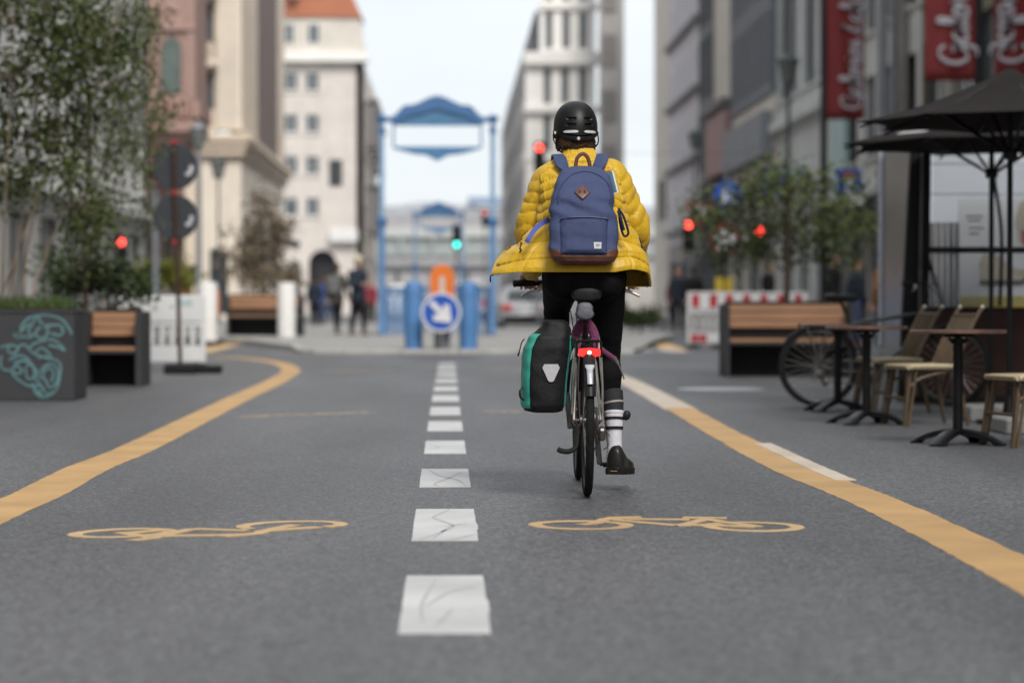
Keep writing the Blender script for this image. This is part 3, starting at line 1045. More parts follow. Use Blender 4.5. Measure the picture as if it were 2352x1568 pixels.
MB().box((8, -0.3, 15.0), (11, 0.6, 1.1), b=0.05).build('roof_sign', stone('roof_sign_blue', (0.25, 0.32, 0.45)), b)
b = thing('far_block', 'far grey office block closing the street behind the viaduct', 'building', (-16, 420, 0))
facade(b, (0, 0), 0, 60, 17, 0, 16, 5, 1.8, 1.9, stone('far_grey', (0.45, 0.45, 0.47)), fr_white, glass_far)

# ---- the same street carries on behind the viewer: plain house fronts on both sides
for nm, lb_, x, ang, y0, L0, wm in (('grey_house_row', 'grey house front lining the right pavement beside the café', XR + .3, -PI / 2, -70, 124, stone('row_grey', (0.40, 0.39, 0.38))),
                                    ('pale_house_row', 'pale house front lining the left pavement before the birch planter', -12.4, PI / 2, -70, 121, stone('row_pale', (0.52, 0.50, 0.47)))):
    b = thing(nm, lb_, 'building', (x, y0, 0))
    P = (0, L0) if ang < 0 else (0, 0)
    facade(b, P, ang, L0, 19, 4.4, 12, 4, 2.2, 2.5, wm, fr_dark, glass_far, sills=False)
    facade(b, P, ang, L0, 4.39, 0, 8, 1, 5.5, 3.4, wm, fr_dark, glass_dark, sill=.3, part='ground_floor', sills=False)

# ================================================================== bicycles
def make_bike(name, label, group, loc, rz, fr_mat, st):
    """a city bicycle; local +Y is forward, origin under the rear axle. st: options"""
    t = thing(name, label, 'bicycle', loc, rz, group)
    WR, TR, WB = 0.345, st.get('tr', 0.019), st.get('wb', 1.06)
    tyre = mat('bicycle_tyre', (0.012, 0.012, 0.013), 0.8, var=0.4, scale=40, bump=0.5, bscale=350)
    rimm = mat('bicycle_rim', (0.05, 0.05, 0.052), 0.35, 0.7, var=0.3)
    BB = Vector((0, 0.44, 0.285))
    SCL = Vector((0, 0.255, 0.74))
    HT, HB = Vector((0, WB - 0.21, 0.84)), Vector((0, WB - 0.15, 0.66))

    def wheel(nm, y, turn=0):
        ring = lambda r, n: [(0, r * math.cos(2 * PI * k / n), r * math.sin(2 * PI * k / n)) for k in range(n)]
        m_ = MB().tube(ring(WR - 2 * TR - 0.006, 56), 0.011, 8, closed=True, flat=1.3)
        w = m_.build(nm, rimm, t)
        w.location = (0, y, WR)
        w.rotation_euler = (0, 0, turn)
        tm = MB().tube(ring(WR - TR, 72), TR, 12, closed=True)
        tm.build('tyre', tyre, w)
        s = MB()
        for k in range(28):
            a = 2 * PI * k / 28
            a2 = a + (0.55 if k % 4 < 2 else -0.55)
            s.tube([(0.018 * (1 if k % 2 else -1), 0.02 * math.cos(a2), 0.02 * math.sin(a2)), (0, (WR - 2 * TR) * math.cos(a), (WR - 2 * TR) * math.sin(a))], 0.0011, 4)
        s.build('spokes', silver, w, kind='stuff')
        MB().lathe([(0.0, -0.05), (0.009, -0.05), (0.009, -0.035), (0.024, -0.034), (0.024, -0.024), (0.014, -0.02), (0.014, 0.02), (0.024, 0.024), (0.024, 0.034), (0.009, 0.035), (0.009, 0.05), (0, 0.05)], 16, M=RY(PI / 2)).build('hub', dull_steel, w)
        return w
    wheel('rear_wheel', 0)
    wheel('front_wheel', WB, st.get('turn', 0))
    f = MB()
    f.tube([BB, SCL, SCL + (SCL - BB).normalized() * 0.05], 0.016, 12)
    f.tube([SCL - Vector((0, 0, 0.04)), HT - Vector((0, -0.01, 0.03))], 0.0155, 12)
    f.tube([BB, HB + Vector((0, -0.01, 0.02))], 0.018, 12)
    f.tube([HB, HT], 0.019, 12)
    f.lathe([(0, -0.036), (0.021, -0.036), (0.021, 0.036), (0, 0.036)], 14, BB, RY(PI / 2))
    f.build('frame', fr_mat, t)
    for s in (-1, 1):
        MB().tube([BB + Vector((s * .025, -.03, 0)), (s * .045, .2, .31), (s * .062, .0, WR)], 0.009, 8).build('chain_stay', fr_mat, t)
        MB().tube([SCL + Vector((s * .018, -.005, -.02)), (s * .045, .16, .60), (s * .062, 0.0, WR)], 0.0075, 8).build('seat_stay', st.get('stay', fr_mat), t)
    fk = MB()
    fk.tube([HB, HB + Vector((0, .015, -.05))], 0.017, 10)
    for s in (-1, 1):
        fk.tube([HB + Vector((s * .012, .015, -.04)), HB + Vector((s * .048, .025, -.08)), (s * .055, WB - .03, .45), (s * .055, WB, WR)], 0.011, 8)
    fk.build('fork', st.get('forkm', fr_mat), t)
    # seat post and saddle
    sd = st.get('saddle', 0.945)
    up = (SCL - BB).normalized()
    top = SCL + up * ((sd - 0.06 - SCL.z) / up.z)
    MB().tube([SCL, top], 0.0135, 12).build('seat_post', black_metal, t)
    rings = []
    for y, hw, h, z in ((-0.135, .03, .012, -.004), (-.13, .058, .02, 0), (-.10, .074, .026, .0), (-.05, .07, .026, -.003), (0, .045, .024, -.008), (.06, .026, .022, -.010), (.12, .02, .02, -.012), (.145, .012, .014, -.016), (.15, .004, .006, -.018)):
        rings.append([(top.x + hw * math.copysign(abs(math.cos(a)) ** .8, math.cos(a)), top.y + y, sd - .025 + z + h * math.sin(a) * (1.0 if math.sin(a) > 0 else 1.7)) for a in [2 * PI * k / 20 for k in range(20)]])
    s_ = MB().loft(rings).build('saddle', black_plastic, t)
    rl = MB()
    for s in (-1, 1):
        rl.tube([(s * .035, top.y - .11, sd - .035), (s * .022, top.y - .04, sd - .058), (s * .02, top.y + .05, sd - .056), (s * .008, top.y + .13, sd - .04)], 0.0035, 6)
    rl.build('saddle_rail', silver, s_)
    # handlebar
    hb = st.get('bar', 0.985)
    st_y = WB - 0.235
    MB().tube([HT, HT + (HT - HB).normalized() * .1, (0, st_y + .03, hb - .01), (0, st_y + .01, hb)], 0.0145, 10).build('stem', black_metal, t)
    hw = st.get('barw', 0.325)
    pts = spl([(-hw, st_y - .075, hb - .012), (-hw + .1, st_y - .055, hb - .006), (-.14, st_y - .015, hb), (-.04, st_y, hb), (.04, st_y, hb), (.14, st_y - .015, hb), (hw - .1, st_y - .055, hb - .006), (hw, st_y - .075, hb - .012)], 5)
    h_ = MB().tube(pts, 0.0112, 10).build('handlebar', black_metal, t)
    if st.get('turn'):
        pv = Vector((0, st_y + .02, 0))
        h_.rotation_euler = (0, 0, st['turn'])
        h_.location = pv - RZ(st['turn']) @ pv
    for s in (-1, 1):
        a, b_ = Vector((s * hw, st_y - .075, hb - .012)), Vector((s * (hw - .12), st_y - .051, hb - .006))
        d = (b_ - a)
        g = MB().tube([a - d * .03, a, a + d * .03, a + d * .06, a + d * .9, b_], [.013, .0185, .0185, .0165, .0165, .0185], 12)
        g.build('grip', black_rubber, h_)
        lv = MB().tube([b_ + Vector((-s * .02, .03, -.02)), b_ + Vector((s * .0, .05, -.035)), b_ + Vector((s * .04, .055, -.045)), b_ + Vector((s * .085, .045, -.068))], [.011, .008, .006, .0045], 8, flat=1.4)
        lv.build('brake_lever', st.get('lever', silver), h_)
        MB().tube(spl([b_ + Vector((-s * .03, .04, -.015)), b_ + Vector((-s * .06, .13, .0)), (s * .05, WB - .06, .86), (s * .025, WB - .14, .70)], 6), .0026, 6).build('brake_cable', black_rubber, h_)
    # drive train
    cr = MB().lathe([(0.0, -.004), (.09, -.004), (.098, 0), (.09, .004), (0, .004)], 40, BB + Vector((.043, 0, 0)), RY(PI / 2))
    ch = cr.build('chainring', dull_steel, t)
    ca = st.get('crank', 0.0)
    dv = Vector((0, math.sin(ca), -math.cos(ca))) * 0.172
    for s in (1, -1):
        p0 = BB + Vector((s * .062, 0, 0))
        p1 = BB + Vector((s * .078, 0, 0)) + dv * s
        c_ = MB().bar(p0, p1, .014, .026, .005, up=(1, 0, 0)).build('crank', dull_steel, ch)
        pd = MB().box(p1 + Vector((s * .055, 0, 0)), (.085, .085, .022), b=.006).tube([p1, p1 + Vector((s * .02, 0, 0))], .007, 8)
        pd.build('pedal', black_plastic, t)
    chn = []
    rr_, fr_ = .055, .1
    for k in range(13):
        a = PI / 2 + PI * k / 12
        chn.append((.043, rr_ * math.cos(a), WR + rr_ * math.sin(a)))
    chn += [(.043, .02, .225), (.043, .05, .215)] if st.get('derailleur') else []
    for k in range(13):
        a = -PI / 2 + PI * k / 12
        chn.append((.043, BB.y + fr_ * math.cos(a), BB.z + fr_ * math.sin(a)))
    MB().tube(chn, .0055, 6, closed=True, up=(1, 0, 0)).build('chain', dull_steel, t)
    cs = MB()
    for i, r_ in enumerate((.058, .052, .046, .04, .034)):
        cs.lathe([(0, -.0014), (r_, -.0014), (r_, .0014), (0, .0014)], 24, (.028 + i * .0055, 0, WR), RY(PI / 2))
    cs.build('cassette', dull_steel, t)
    if st.get('derailleur'):
        d = MB().box((.068, .01, .285), (.03, .05, .06), RX(.3), .008).bar((.052, .02, .28), (.046, .045, .20), .016, .03, .004)
        d.ell((.046, .02, .265), (.008, .03, .03), 12, 6).ell((.046, .05, .205), (.008, .03, .03), 12, 6)
        d.tube(spl([(.085, -.01, .30), (.10, -.05, .27), (.09, -.06, .23), (.075, -.02, .215)], 6), .0025, 6)
        d.build('derailleur', dull_steel, t)
    # mudguards
    for nm, y, a0, a1 in (('rear_mudguard', 0, st.get('mg0', 150), 20), ('front_mudguard', WB, 170, 60)) if st.get('mud', True) else ():
        rings = []
        for k in range(25):
            a = R(a0 + (a1 - a0) * k / 24)
            r_ = WR + .018
            # angle measured from +Y towards +Z
            cy, cz = math.cos(a), math.sin(a)
            sec = []
            for j in range(9):
                u = -1 + j / 4
                rr2 = r_ - .014 * u * u
                sec.append((u * .026, y + rr2 * cy, WR + rr2 * cz))
            for j in range(8, -1, -1):
                u = -1 + j / 4
                rr2 = r_ - .014 * u * u - .002
                sec.append((u * .025, y + rr2 * cy, WR + rr2 * cz))
            rings.append(sec)
        MB().loft(rings).build(nm, st.get('mudm', black_plastic), t)
    if st.get('rack', True):
        rk = MB()
        z = .705
        rk.tube([(-.055, -.16, z), (-.055, .2, z), (-.03, .255, z - .01)], .0055, 8)
        rk.tube([(.055, -.16, z), (.055, .2, z), (.03, .255, z - .01)], .0055, 8)
        rk.tube([(0, -.1, z + .002), (0, .2, z + .002)], .0045, 8)
        for y in (-.1, .06, .2):
            rk.tube([(-.055, y, z), (.055, y, z)], .0045, 8)
        rk.tube([(-.055, -.16, z - .07), (-.055, -.165, z - .004), (-.045, -.17, z + .004), (.045, -.17, z + .004), (.055, -.165, z - .004), (.055, -.16, z - .07)], .0055, 8)
        rk_ = rk.build('rear_rack', st.get('rackm', black_metal), t)
        for s in (-1, 1):
            q = MB().tube([(s * .055, -.12, z), (s * .068, -.03, .5), (s * .07, .0, WR + .03)], .0048, 8).tube([(s * .055, .1, z), (s * .07, .02, .5), (s * .07, .0, WR + .03)], .0048, 8)
            q.build('rack_strut', st.get('strut', silver), rk_)
    if st.get('stand'):
        MB().tube(spl([(-.045, .0, .32), (-.05, -.01, .27), (-.055, -.03, .225), (-.085, -.05, .207), (-.118, -.06, .21), (-.135, -.065, .218)], 5), [.014] * 8 + [.012] * 18, 8).build('kickstand', mat('kickstand_black', (0.03, 0.03, 0.03), 0.55, 0.2, var=0.3), t)
    return t


purple = mat('purple_frame_paint', (0.11, 0.012, 0.055), 0.35, 0.0, var=0.25, scale=12, coat=0.4)
BX, BY = 0.627, 10.98
bike = make_bike('bicycle', 'purple framed bicycle ridden down the middle of the road with lit tail light', None, (BX, BY, 0), R(-0.9), purple,
                 dict(stay=mat('worn_silver_tube', (0.38, 0.36, 0.33), 0.4, 0.6, var=.35, scale=14), forkm=black_metal, derailleur=True, stand=True, crank=0.12, mg0=160, saddle=0.95, bar=0.985))
bike['category'] = 'bicycle'
# lamp, reflector and chrome mudguard end at the back
poly = [(-.05, .012), (-.047, .02), (0, .023), (.047, .02), (.05, .012), (.05, -.012), (.02, -.02), (0, -.024), (-.02, -.02), (-.05, -.012)]
tl = MB().prism(poly, .02, c=(0.002, -.18, .655)).build('tail_light', mat('red_lens', (0.55, 0.012, 0.012), 0.2, var=0.1, emit=(1, 0.03, 0.02), estr=0.55, spec=0.6), bike, smooth=20)
MB().ell((0.002, -.192, .657), (.0085, .006, .0085), 16, 10).build('lit_diode', mat('lit_diode', (1, .6, .5), 0.3, emit=(1, 0.55, 0.4), estr=5), tl)
MB().box((0, -.168, .60), (.03, .012, .05), b=.004).build('lamp_bracket', black_plastic, bike)
m = MB()
rings = []
for k in range(9):
    z = .605 - k * .0105
    y = -math.sqrt(max(.366 ** 2 - (z - .345) ** 2, .01)) - .004
    w_ = .0215 if k < 2 else .0155 - k * .0003
    rings.append([(w_ * math.cos(a), y + .006 * math.sin(a) * -1 - .004 * abs(math.sin(a)), z + .0 * a) for a in [PI * j / 10 for j in range(11)]] + [(w_ * .95 * math.cos(a), y + .006, z) for a in [PI - PI * j / 10 for j in range(11)]])
m.loft(rings)
m.build('mudguard_end', mat('bright_grey_plastic', (0.42, 0.43, 0.47), 0.35, 0.3, var=0.2, scale=30), bike)

# purple cloth lock cover wound round the seat tube
m = MB()
for s, end in ((1, (.135, .1, .62)), (-1, (-.06, .16, .67))):
    m.tube(spl([(s * .012, .215, .795), (s * .03, .20, .765), (s * .047, .18, .72), (s * .055, .15, .68), end], 8), [.012 + .011 * math.sin(PI * min(1, (k + 3) / 30)) for k in range(33)], 10)
m.tube(spl([(-.04, .14, .665), (0, .11, .675), (.045, .12, .668)], 8), .02, 10)
lock = m.build('chain_lock', mat('purple_cloth', (0.125, 0.012, 0.07), 0.75, var=0.35, scale=40, bump=0.6, bscale=120, sheen=0.3), None)
lock.location = (BX, BY, 0)
tag(lock, 'purple cloth covered chain lock wound under the saddle of the ridden bicycle', 'bicycle lock')
MB().tube(spl([(.132, .1, .623), (.145, .06, .60), (.16, .05, .565), (.172, .05, .53)], 8), [.009] * 8 + [.0035] * 17, 8).build('strap_end', mat('strap_grey', (0.09, 0.085, 0.08), 0.6), lock)

# saddle bag
rings = []
for y, s in ((-.075, .55), (-.068, .85), (-.05, 1.0), (0, 1.0), (.05, .9), (.07, .5)):
    rings.append([(.044 * s * math.copysign(abs(math.cos(a)) ** .8, math.cos(a)) * (1.0 if math.sin(a) < 0 else .86), .13 + y, .842 + .042 * s * math.copysign(abs(math.sin(a)) ** .75, math.sin(a))) for a in [2 * PI * k / 28 for k in range(28)]])
sb = MB().loft(rings).build('saddle_bag', mat('grey_blue_nylon', (0.10, 0.11, 0.135), 0.6, var=0.3, scale=30, bump=0.4, bscale=90, col2=(0.15, 0.155, 0.17)), None)
sb.location = (BX - .006, BY, 0)
tag(sb, 'small grey saddle bag hanging under the bicycle saddle', 'bag')
MB().tube([(.044 * math.cos(a) * .93, .13 - .066, .856 + .004 * math.sin(a)) for a in [PI + PI * k / 10 for k in range(11)]], .0025, 6).build('zip', black_plastic, sb)
MB().box((0, .062, .833), (.05, .004, .007), b=.001).build('reflective_tape', mat('dull_gold_tape', (0.2, 0.17, 0.1), 0.5), sb)

# pannier on the left of the rack
def pring(z, xl, xr, y0, y1, n=40, e=.55):
    cx, cy = (xl + xr) / 2, (y0 + y1) / 2
    out = []
    for k in range(n):
        a = 2 * PI * k / n
        c_, s_ = math.cos(a), math.sin(a)
        out.append(Vector((cx + (xr - xl) / 2 * math.copysign(abs(c_) ** e, c_), cy + (y1 - y0) / 2 * math.copysign(abs(s_) ** e, s_), z)))
    return out


ptab = [(.385, -.25, -.13, -.12, .12), (.392, -.278, -.108, -.155, .15), (.42, -.29, -.098, -.165, .16), (.50, -.292, -.09, -.168, .16), (.60, -.290, -.082, -.165, .16),
        (.67, -.283, -.074, -.16, .155), (.72, -.258, -.07, -.15, .15), (.755, -.222, -.072, -.13, .14), (.782, -.20, -.082, -.115, .13), (.797, -.192, -.094, -.105, .12), (.803, -.18, -.11, -.09, .10)]
rings = []
for k in range(61):
    z = .385 + .418 * k / 60
    xl, xr, y0, y1 = lerp_tab(ptab, z)
    rg = pring(z, xl, xr, y0, y1, 72)
    for i, p in enumerate(rg):
        d = noise.noise(p * 9 + Vector((3, 1, 0))) * .006 + noise.noise(Vector((p.x * 30, p.y * 10, p.z * 22))) * .0035
        fold = .006 * math.sin((p.z - .6) * 55 + p.x * 22) * max(0, (p.z - .62) / .18)
        c_ = Vector(((xl + xr) / 2, (y0 + y1) / 2, z))
        rg[i] = p + (p - c_).normalized() * (d + fold)
    rings.append(rg)
pan = MB().loft(rings).build('pannier_bag', mat('black_tarpaulin', (0.009, 0.009, 0.010), 0.6, var=0.3, scale=16, bump=0.25, bscale=60), None, smooth=60)
pan.location = (BX - .006, BY, 0)
tag(pan, 'black and turquoise roll top pannier bag on the left of the bicycle rack', 'pannier bag')
teal = mat('turquoise_tarpaulin', (0.03, 0.33, 0.255), 0.5, var=0.12, scale=14, bump=0.2, bscale=60)
for nm, sel, z0, z1 in (('outer_panel', lambda a: 139 < a < 243, .40, .742), ('inner_panel', lambda a: a > 322 or a < 35, .41, .74)):
    rr_ = []
    for k in range(3, 55):
        z = .385 + .418 * k / 60
        if not (z0 <= z <= z1):
            continue
        xl, xr, y0, y1 = lerp_tab(ptab, z)
        cc = Vector(((xl + xr) / 2, (y0 + y1) / 2, z))
        row = []
        ks = [i for i in range(72) if sel(i * 5)]
        if nm == 'inner_panel':
            ks = sorted(ks, key=lambda i: (i + 36) % 72)
        for i in ks:
            p = rings[k][i]
            row.append(p + (p - cc).normalized() * .0025)
        rr_.append(row)
    MB().loft(rr_, cap=False, closed=False).build(nm, teal, pan, smooth=60)
hexp = [(-.036, .022), (-.028, .038), (.028, .038), (.036, .022), (.012, -.036), (.006, -.041), (-.006, -.041), (-.012, -.036)]
MB().prism([(x * 1.08, z) for x, z in hexp], .004, RZ(0.05), (-.166, -.1725, .567)).build('reflector', mat('grey_reflector', (0.46, 0.46, 0.48), 0.35, 0.2, var=0.08, scale=60), pan)
MB().tube(spl([(-.282, -.05, .715), (-.295, -.09, .70), (-.305, -.11, .665), (-.312, -.115, .64)], 6), [.003] * 14 + [.0042] * 5, 6).build('cord', black_rubber, pan)
m = MB().tube(spl([(-.287, -.1, .50), (-.303, -.12, .485), (-.301, -.12, .455), (-.284, -.1, .44)], 6), .006, 6, flat=.5)
m.build('buckle', black_plastic, pan)
m = MB()
for y in (-.09, .09):
    m.box((-.062, y, .70), (.02, .035, .05), b=.006)
m.build('rack_hook', black_plastic, pan)

# ================================================================== the rider
O = Vector((BX, BY, 0))
rider = thing('person', 'cyclist seen from behind in a yellow quilted jacket and black helmet riding a bicycle', 'person', O)
HC = Vector((-.030, .455, 0))        # head axis


def fuse(mb, name, m_, parent, voxel, smooth=6, fac=0.5):
    o = mb.build(name, m_, parent, smooth=0)
    bake(o, [('REMESH', dict(mode='VOXEL', voxel_size=voxel)), ('SMOOTH', dict(factor=fac, iterations=smooth))])
    return o


def capsule(mb, a, b, ra, rb, n=12):
    a, b = Vector(a), Vector(b)
    d = (b - a).normalized()
    pts, rr = [], []
    for k in range(5):
        an = PI / 2 * k / 4
        pts.append(a - d * ra * math.cos(an))
        rr.append(max(ra * math.sin(an), .0008))
    for k in range(5):
        an = PI / 2 * k / 4
        pts.append(b + d * rb * math.sin(an))
        rr.append(max(rb * math.cos(an), .0008))
    return mb.tube(pts, rr, n)


def chain_caps(mb, pts, rr, n=12):
    for (a, b), (ra, rb) in zip(zip(pts, pts[1:]), zip(rr, rr[1:])):
        capsule(mb, a, b, ra, rb, n)
    return mb


# joints
SH = {-1: Vector((-.150, .37, 1.458)), 1: Vector((.128, .37, 1.478))}
EL = {-1: Vector((-.236, .43, 1.205)), 1: Vector((.243, .43, 1.200))}
WRI = {-1: Vector((-.228, .715, 1.032)), 1: Vector((.262, .715, 1.032))}
HIP = {-1: Vector((-.09, .26, 1.0)), 1: Vector((.09, .26, 1.0))}
KN = {-1: Vector((-.108, .66, .855)), 1: Vector((.118, .455, .61))}
AN = {-1: Vector((-.125, .42, .53)), 1: Vector((.145, .355, .185))}
GRZ = .985 - .009

mb = MB()
chain_caps(mb, [(0, .26, 1.06), (0, .25, 1.1), (-.005, .30, 1.3), (-.01, .36, 1.45)], [.11, .11, .12, .10], 16)
chain_caps(mb, [(-.012, .385, 1.48), (-.022, .425, 1.57), (-.03, .45, 1.63)], [.062, .055, .055], 14)
hz = 1.0
mb.ell((HC.x, HC.y, 1.705), (.076, .096, .105), 20, 14)              # skull
mb.ell((HC.x, HC.y + .045, 1.645), (.058, .062, .068), 18, 12)       # jaw
mb.ell((HC.x, HC.y + .105, 1.665), (.012, .016, .022), 12, 8)        # nose
mb.ell((HC.x, HC.y + .098, 1.632), (.024, .010, .009), 12, 8)        # lips
mb.ell((HC.x, HC.y + .09, 1.60), (.022, .018, .016), 12, 8)          # chin
for s in (-1, 1):
    mb.ell((HC.x + s * .076, HC.y + .005, 1.672), (.010, .018, .032), 10, 8)   # ear
    chain_caps(mb, [SH[s], EL[s], WRI[s]], [.05, .04, .027])
    chain_caps(mb, [HIP[s], KN[s], AN[s]], [.06, .045, .03])
    # foot
    ft = AN[s] + Vector((s * .012, .13, -.085)) if s == 1 else AN[s] + Vector((-.01, .14, -.06))
    chain_caps(mb, [AN[s], AN[s] + Vector((0, .02, -.05)), ft], [.032, .034, .03])
    # hand over the grip
    gx = s * .243 if s < 0 else .262
    palm = Vector((gx, .765, 1.008))
    mb.ell(palm, (.042, .042, .017), 14, 10, RX(-.45))
    capsule(mb, WRI[s], palm, .026, .022)
    for i, (dx, ln, rad) in enumerate(((-.033, .92, .0082), (-.011, 1.05, .009), (.011, 1.1, .0092), (.033, 1.0, .009))):
        x = gx + dx * (-s) * -1
        chain_caps(mb, [(x, .79, 1.004), (x, .79 + .036 * ln, .994), (x, .795 + .042 * ln, .966), (x, .795 + .02 * ln, .949)], [rad * 1.1, rad, rad * .95, rad * .85], 10)
    ix = gx - s * .046
    chain_caps(mb, [(gx - s * .03, .755, 1.0), (ix, .775, .985), (ix - s * .012, .80, .967), (ix - s * .006, .815, .955)], [.013, .0105, .0095, .0085], 10)
body = fuse(mb, 'body', skin_mat, rider, 0.0052, 4)
for s in (-1, 1):
    e = MB().ell((HC.x + s * .031, HC.y + .084, 1.688), (.012, .012, .010), 14, 10).build('eye', mat('eye_white', (0.7, 0.68, 0.66), 0.2), rider)
    MB().ell((HC.x + s * .031, HC.y + .0945, 1.688), (.005, .003, .005), 10, 6).build('iris', mat('brown_iris', (0.05, 0.03, 0.02), 0.2), e)
    MB().tube(spl([(HC.x + s * .016, HC.y + .095, 1.706), (HC.x + s * .032, HC.y + .097, 1.711), (HC.x + s * .047, HC.y + .086, 1.706)], 5), .004, 6).build('eyebrow', mat('brown_hair', (0.05, 0.028, 0.016), 0.6, var=0.4, scale=40), rider)

# ---- jacket
yellow_nylon = mat('yellow_nylon', (0.56, 0.345, 0.009), 0.46, var=0.10, scale=9, bump=0.3, bscale=70, sheen=0.15, spec=0.45)
dark_lining = mat('ochre_lining', (0.24, 0.15, 0.012), 0.7)
JT = [(1.00, 0, .255, .425, .302, .185, .17), (1.05, 0, .26, .395, .298, .175, .17), (1.10, 0, .265, .350, .278, .165, .165), (1.18, 0, .275, .268, .235, .15, .15), (1.26, 0, .29, .208, .202, .138, .14),
      (1.35, -.003, .315, .192, .19, .135, .135), (1.43, -.008, .345, .190, .180, .128, .13), (1.475, -.01, .364, .186, .178, .114, .12), (1.508, -.012, .378, .165, .164, .097, .10), (1.538, -.014, .392, .122, .132, .08, .085),
      (1.565, -.016, .402, .092, .105, .070, .075), (1.582, -.018, .412, .074, .082, .064, .066), (1.605, -.022, .424, .069, .074, .062, .062)]


def jhem(th):
    d = math.degrees(th)
    if d < 0:
        return 1.02 + (-.016) * min(1, max(0, (-d - 40) / 55)) + .10 * min(1, max(0, (-d - 95) / 28))
    return 1.02 + (.012 if 20 < d < 60 else 0) * math.sin((d - 20) / 40 * PI) - .065 * min(1, max(0, (d - 62) / 30))


def jpoint(th, zt):
    cx, cy, wl, wr, db, df = lerp_tab(JT, zt)
    s_, c_ = math.sin(th), math.cos(th)
    w_ = wl if s_ < 0 else wr
    d_ = db if c_ > 0 else df
    e = .82
    return Vector((cx + w_ * math.copysign(abs(s_) ** e, s_), cy - d_ * math.copysign(abs(c_) ** e, c_), zt))


NT, NZ = 260, 230
TM = R(158)
rings = []
for j in range(NZ + 1):
    zt = 1.0 + .605 * j / NZ
    row = []
    for i in range(NT + 1):
        th = -TM + 2 * TM * i / NT
        p = jpoint(th, zt)
        k = max(0, 1 - (zt - 1.0) / .20)
        k = k * k * (3 - 2 * k)
        z = zt + (jhem(th) - 1.0) * k
        s_ = math.sin(th)
        # quilting: seams droop towards the sides
        if zt > 1.57:
            ph = (zt - 1.57) / .02
            amp = .003
        elif zt > 1.24:
            q = zt + .055 * abs(s_) ** 1.6 + .013 * noise.noise(Vector((th * 2.2, zt * 6, 0)))
            ph = q / .045
            amp = .0135
        else:
            q = zt + .035 * abs(s_) ** 1.6 + .008 * noise.noise(Vector((th * 2, zt * 3, 5)))
            ph = q / .098
            amp = .019
        puff = abs(math.sin(PI * ph)) ** .45
        seam = 1 - puff
        vseam = 1.0
        for tv in (-38, 38) if zt < 1.25 else (-62, 62):
            vseam = min(vseam, min(1, abs(math.degrees(th) - tv) / 3.0))
        vseam = .35 + .65 * vseam ** .6
        pk = noise.noise(Vector((th * 16, zt * 9, 2))) * .6 + noise.noise(Vector((th * 30, zt * 14, 7))) * .4
        wr = noise.noise(Vector((th * 3.2, zt * 11, 4))) * .008 + noise.noise(Vector((th * 2 + zt * 9, zt * 3, 9))) * .007
        disp = amp * puff * vseam + pk * (.0065 * seam + .0030) + wr * (1 if zt < 1.55 else .3)
        if zt < 1.025:
            disp *= .6 + .4 * (zt - 1.0) / .025
        c_ = Vector((lerp_tab(JT, zt)[0], lerp_tab(JT, zt)[1], zt))
        nrm = (p - c_)
        nrm.z = .18 * nrm.length if zt > 1.45 else -.02
        nrm.normalize()
        q_ = p + nrm * disp
        row.append((q_.x, q_.y, z + nrm.z * disp))
    rings.append(row)
mb = MB().loft(rings, cap=False, closed=False)
jk = mb.build('jacket', yellow_nylon, rider, smooth=0)
jk.data.materials.append(dark_lining)
bake(jk, [('SOLIDIFY', dict(thickness=.011, offset=-1, material_offset=1, material_offset_rim=0))])
jk.data.polygons.foreach_set('use_smooth', [True] * len(jk.data.polygons))


def sleeve(pts, rr, flat, seed, sp=.052, n=56, per=150, wr_amp=1.0):
    path = spl(pts, per // (len(pts) - 1))
    L_ = [0]
    for a, b_ in zip(path, path[1:]):
        L_.append(L_[-1] + (b_ - a).length)
    fr = frames(path, Vector((1, 0, 0.2)))
    rows = []
    m_ = len(path)
    for i, (p, (t, s, u)) in enumerate(zip(path, fr)):
        x = i / (m_ - 1) * (len(rr) - 1)
        k = min(int(x), len(rr) - 2)
        f_ = x - k
        r0 = rr[k] + (rr[k + 1] - rr[k]) * (f_ * f_ * (3 - 2 * f_))
        row = []
        for j in range(n):
            a = 2 * PI * j / n
            q = L_[i] + .020 * math.sin(a + seed) + .016 * noise.noise(Vector((math.cos(a) * 1.2, math.sin(a) * 1.2 + L_[i] * 7, seed)))
            ph = q / sp
            puff = abs(math.sin(PI * ph)) ** .45
            pk = noise.noise(Vector((math.cos(a) * 5, math.sin(a) * 5, L_[i] * 20 + seed)))
            wr = noise.noise(Vector((math.cos(a) * 1.5, math.sin(a) * 1.5 + L_[i] * 10, L_[i] * 9 + seed))) * .008
            d = r0 + .0080 * puff + (pk * (.0055 * (1 - puff) + .0026) + wr * 1.3) * wr_amp
            row.append(p + s * (math.cos(a) * d) + u * (math.sin(a) * d * flat))
        rows.append(row)
    return rows


for s in (-1, 1):
    pts = [SH[s] + Vector((-s * .07, 0, .012)), SH[s], SH[s] * .55 + EL[s] * .45 + Vector((s * .012, -.01, 0)), EL[s] + Vector((s * .006, -.02, .03)), EL[s] + Vector((-s * .0, .05, -.04)), EL[s] * .45 + WRI[s] * .55, WRI[s]]
    sl_ = MB().loft(sleeve(pts, [.056, .070, .070, .070, .066, .056, .042], 1.0, 3 + s * 2), cap=True).build('sleeve', yellow_nylon, rider, smooth=0)
    sl_.data.polygons.foreach_set('use_smooth', [True] * len(sl_.data.polygons))
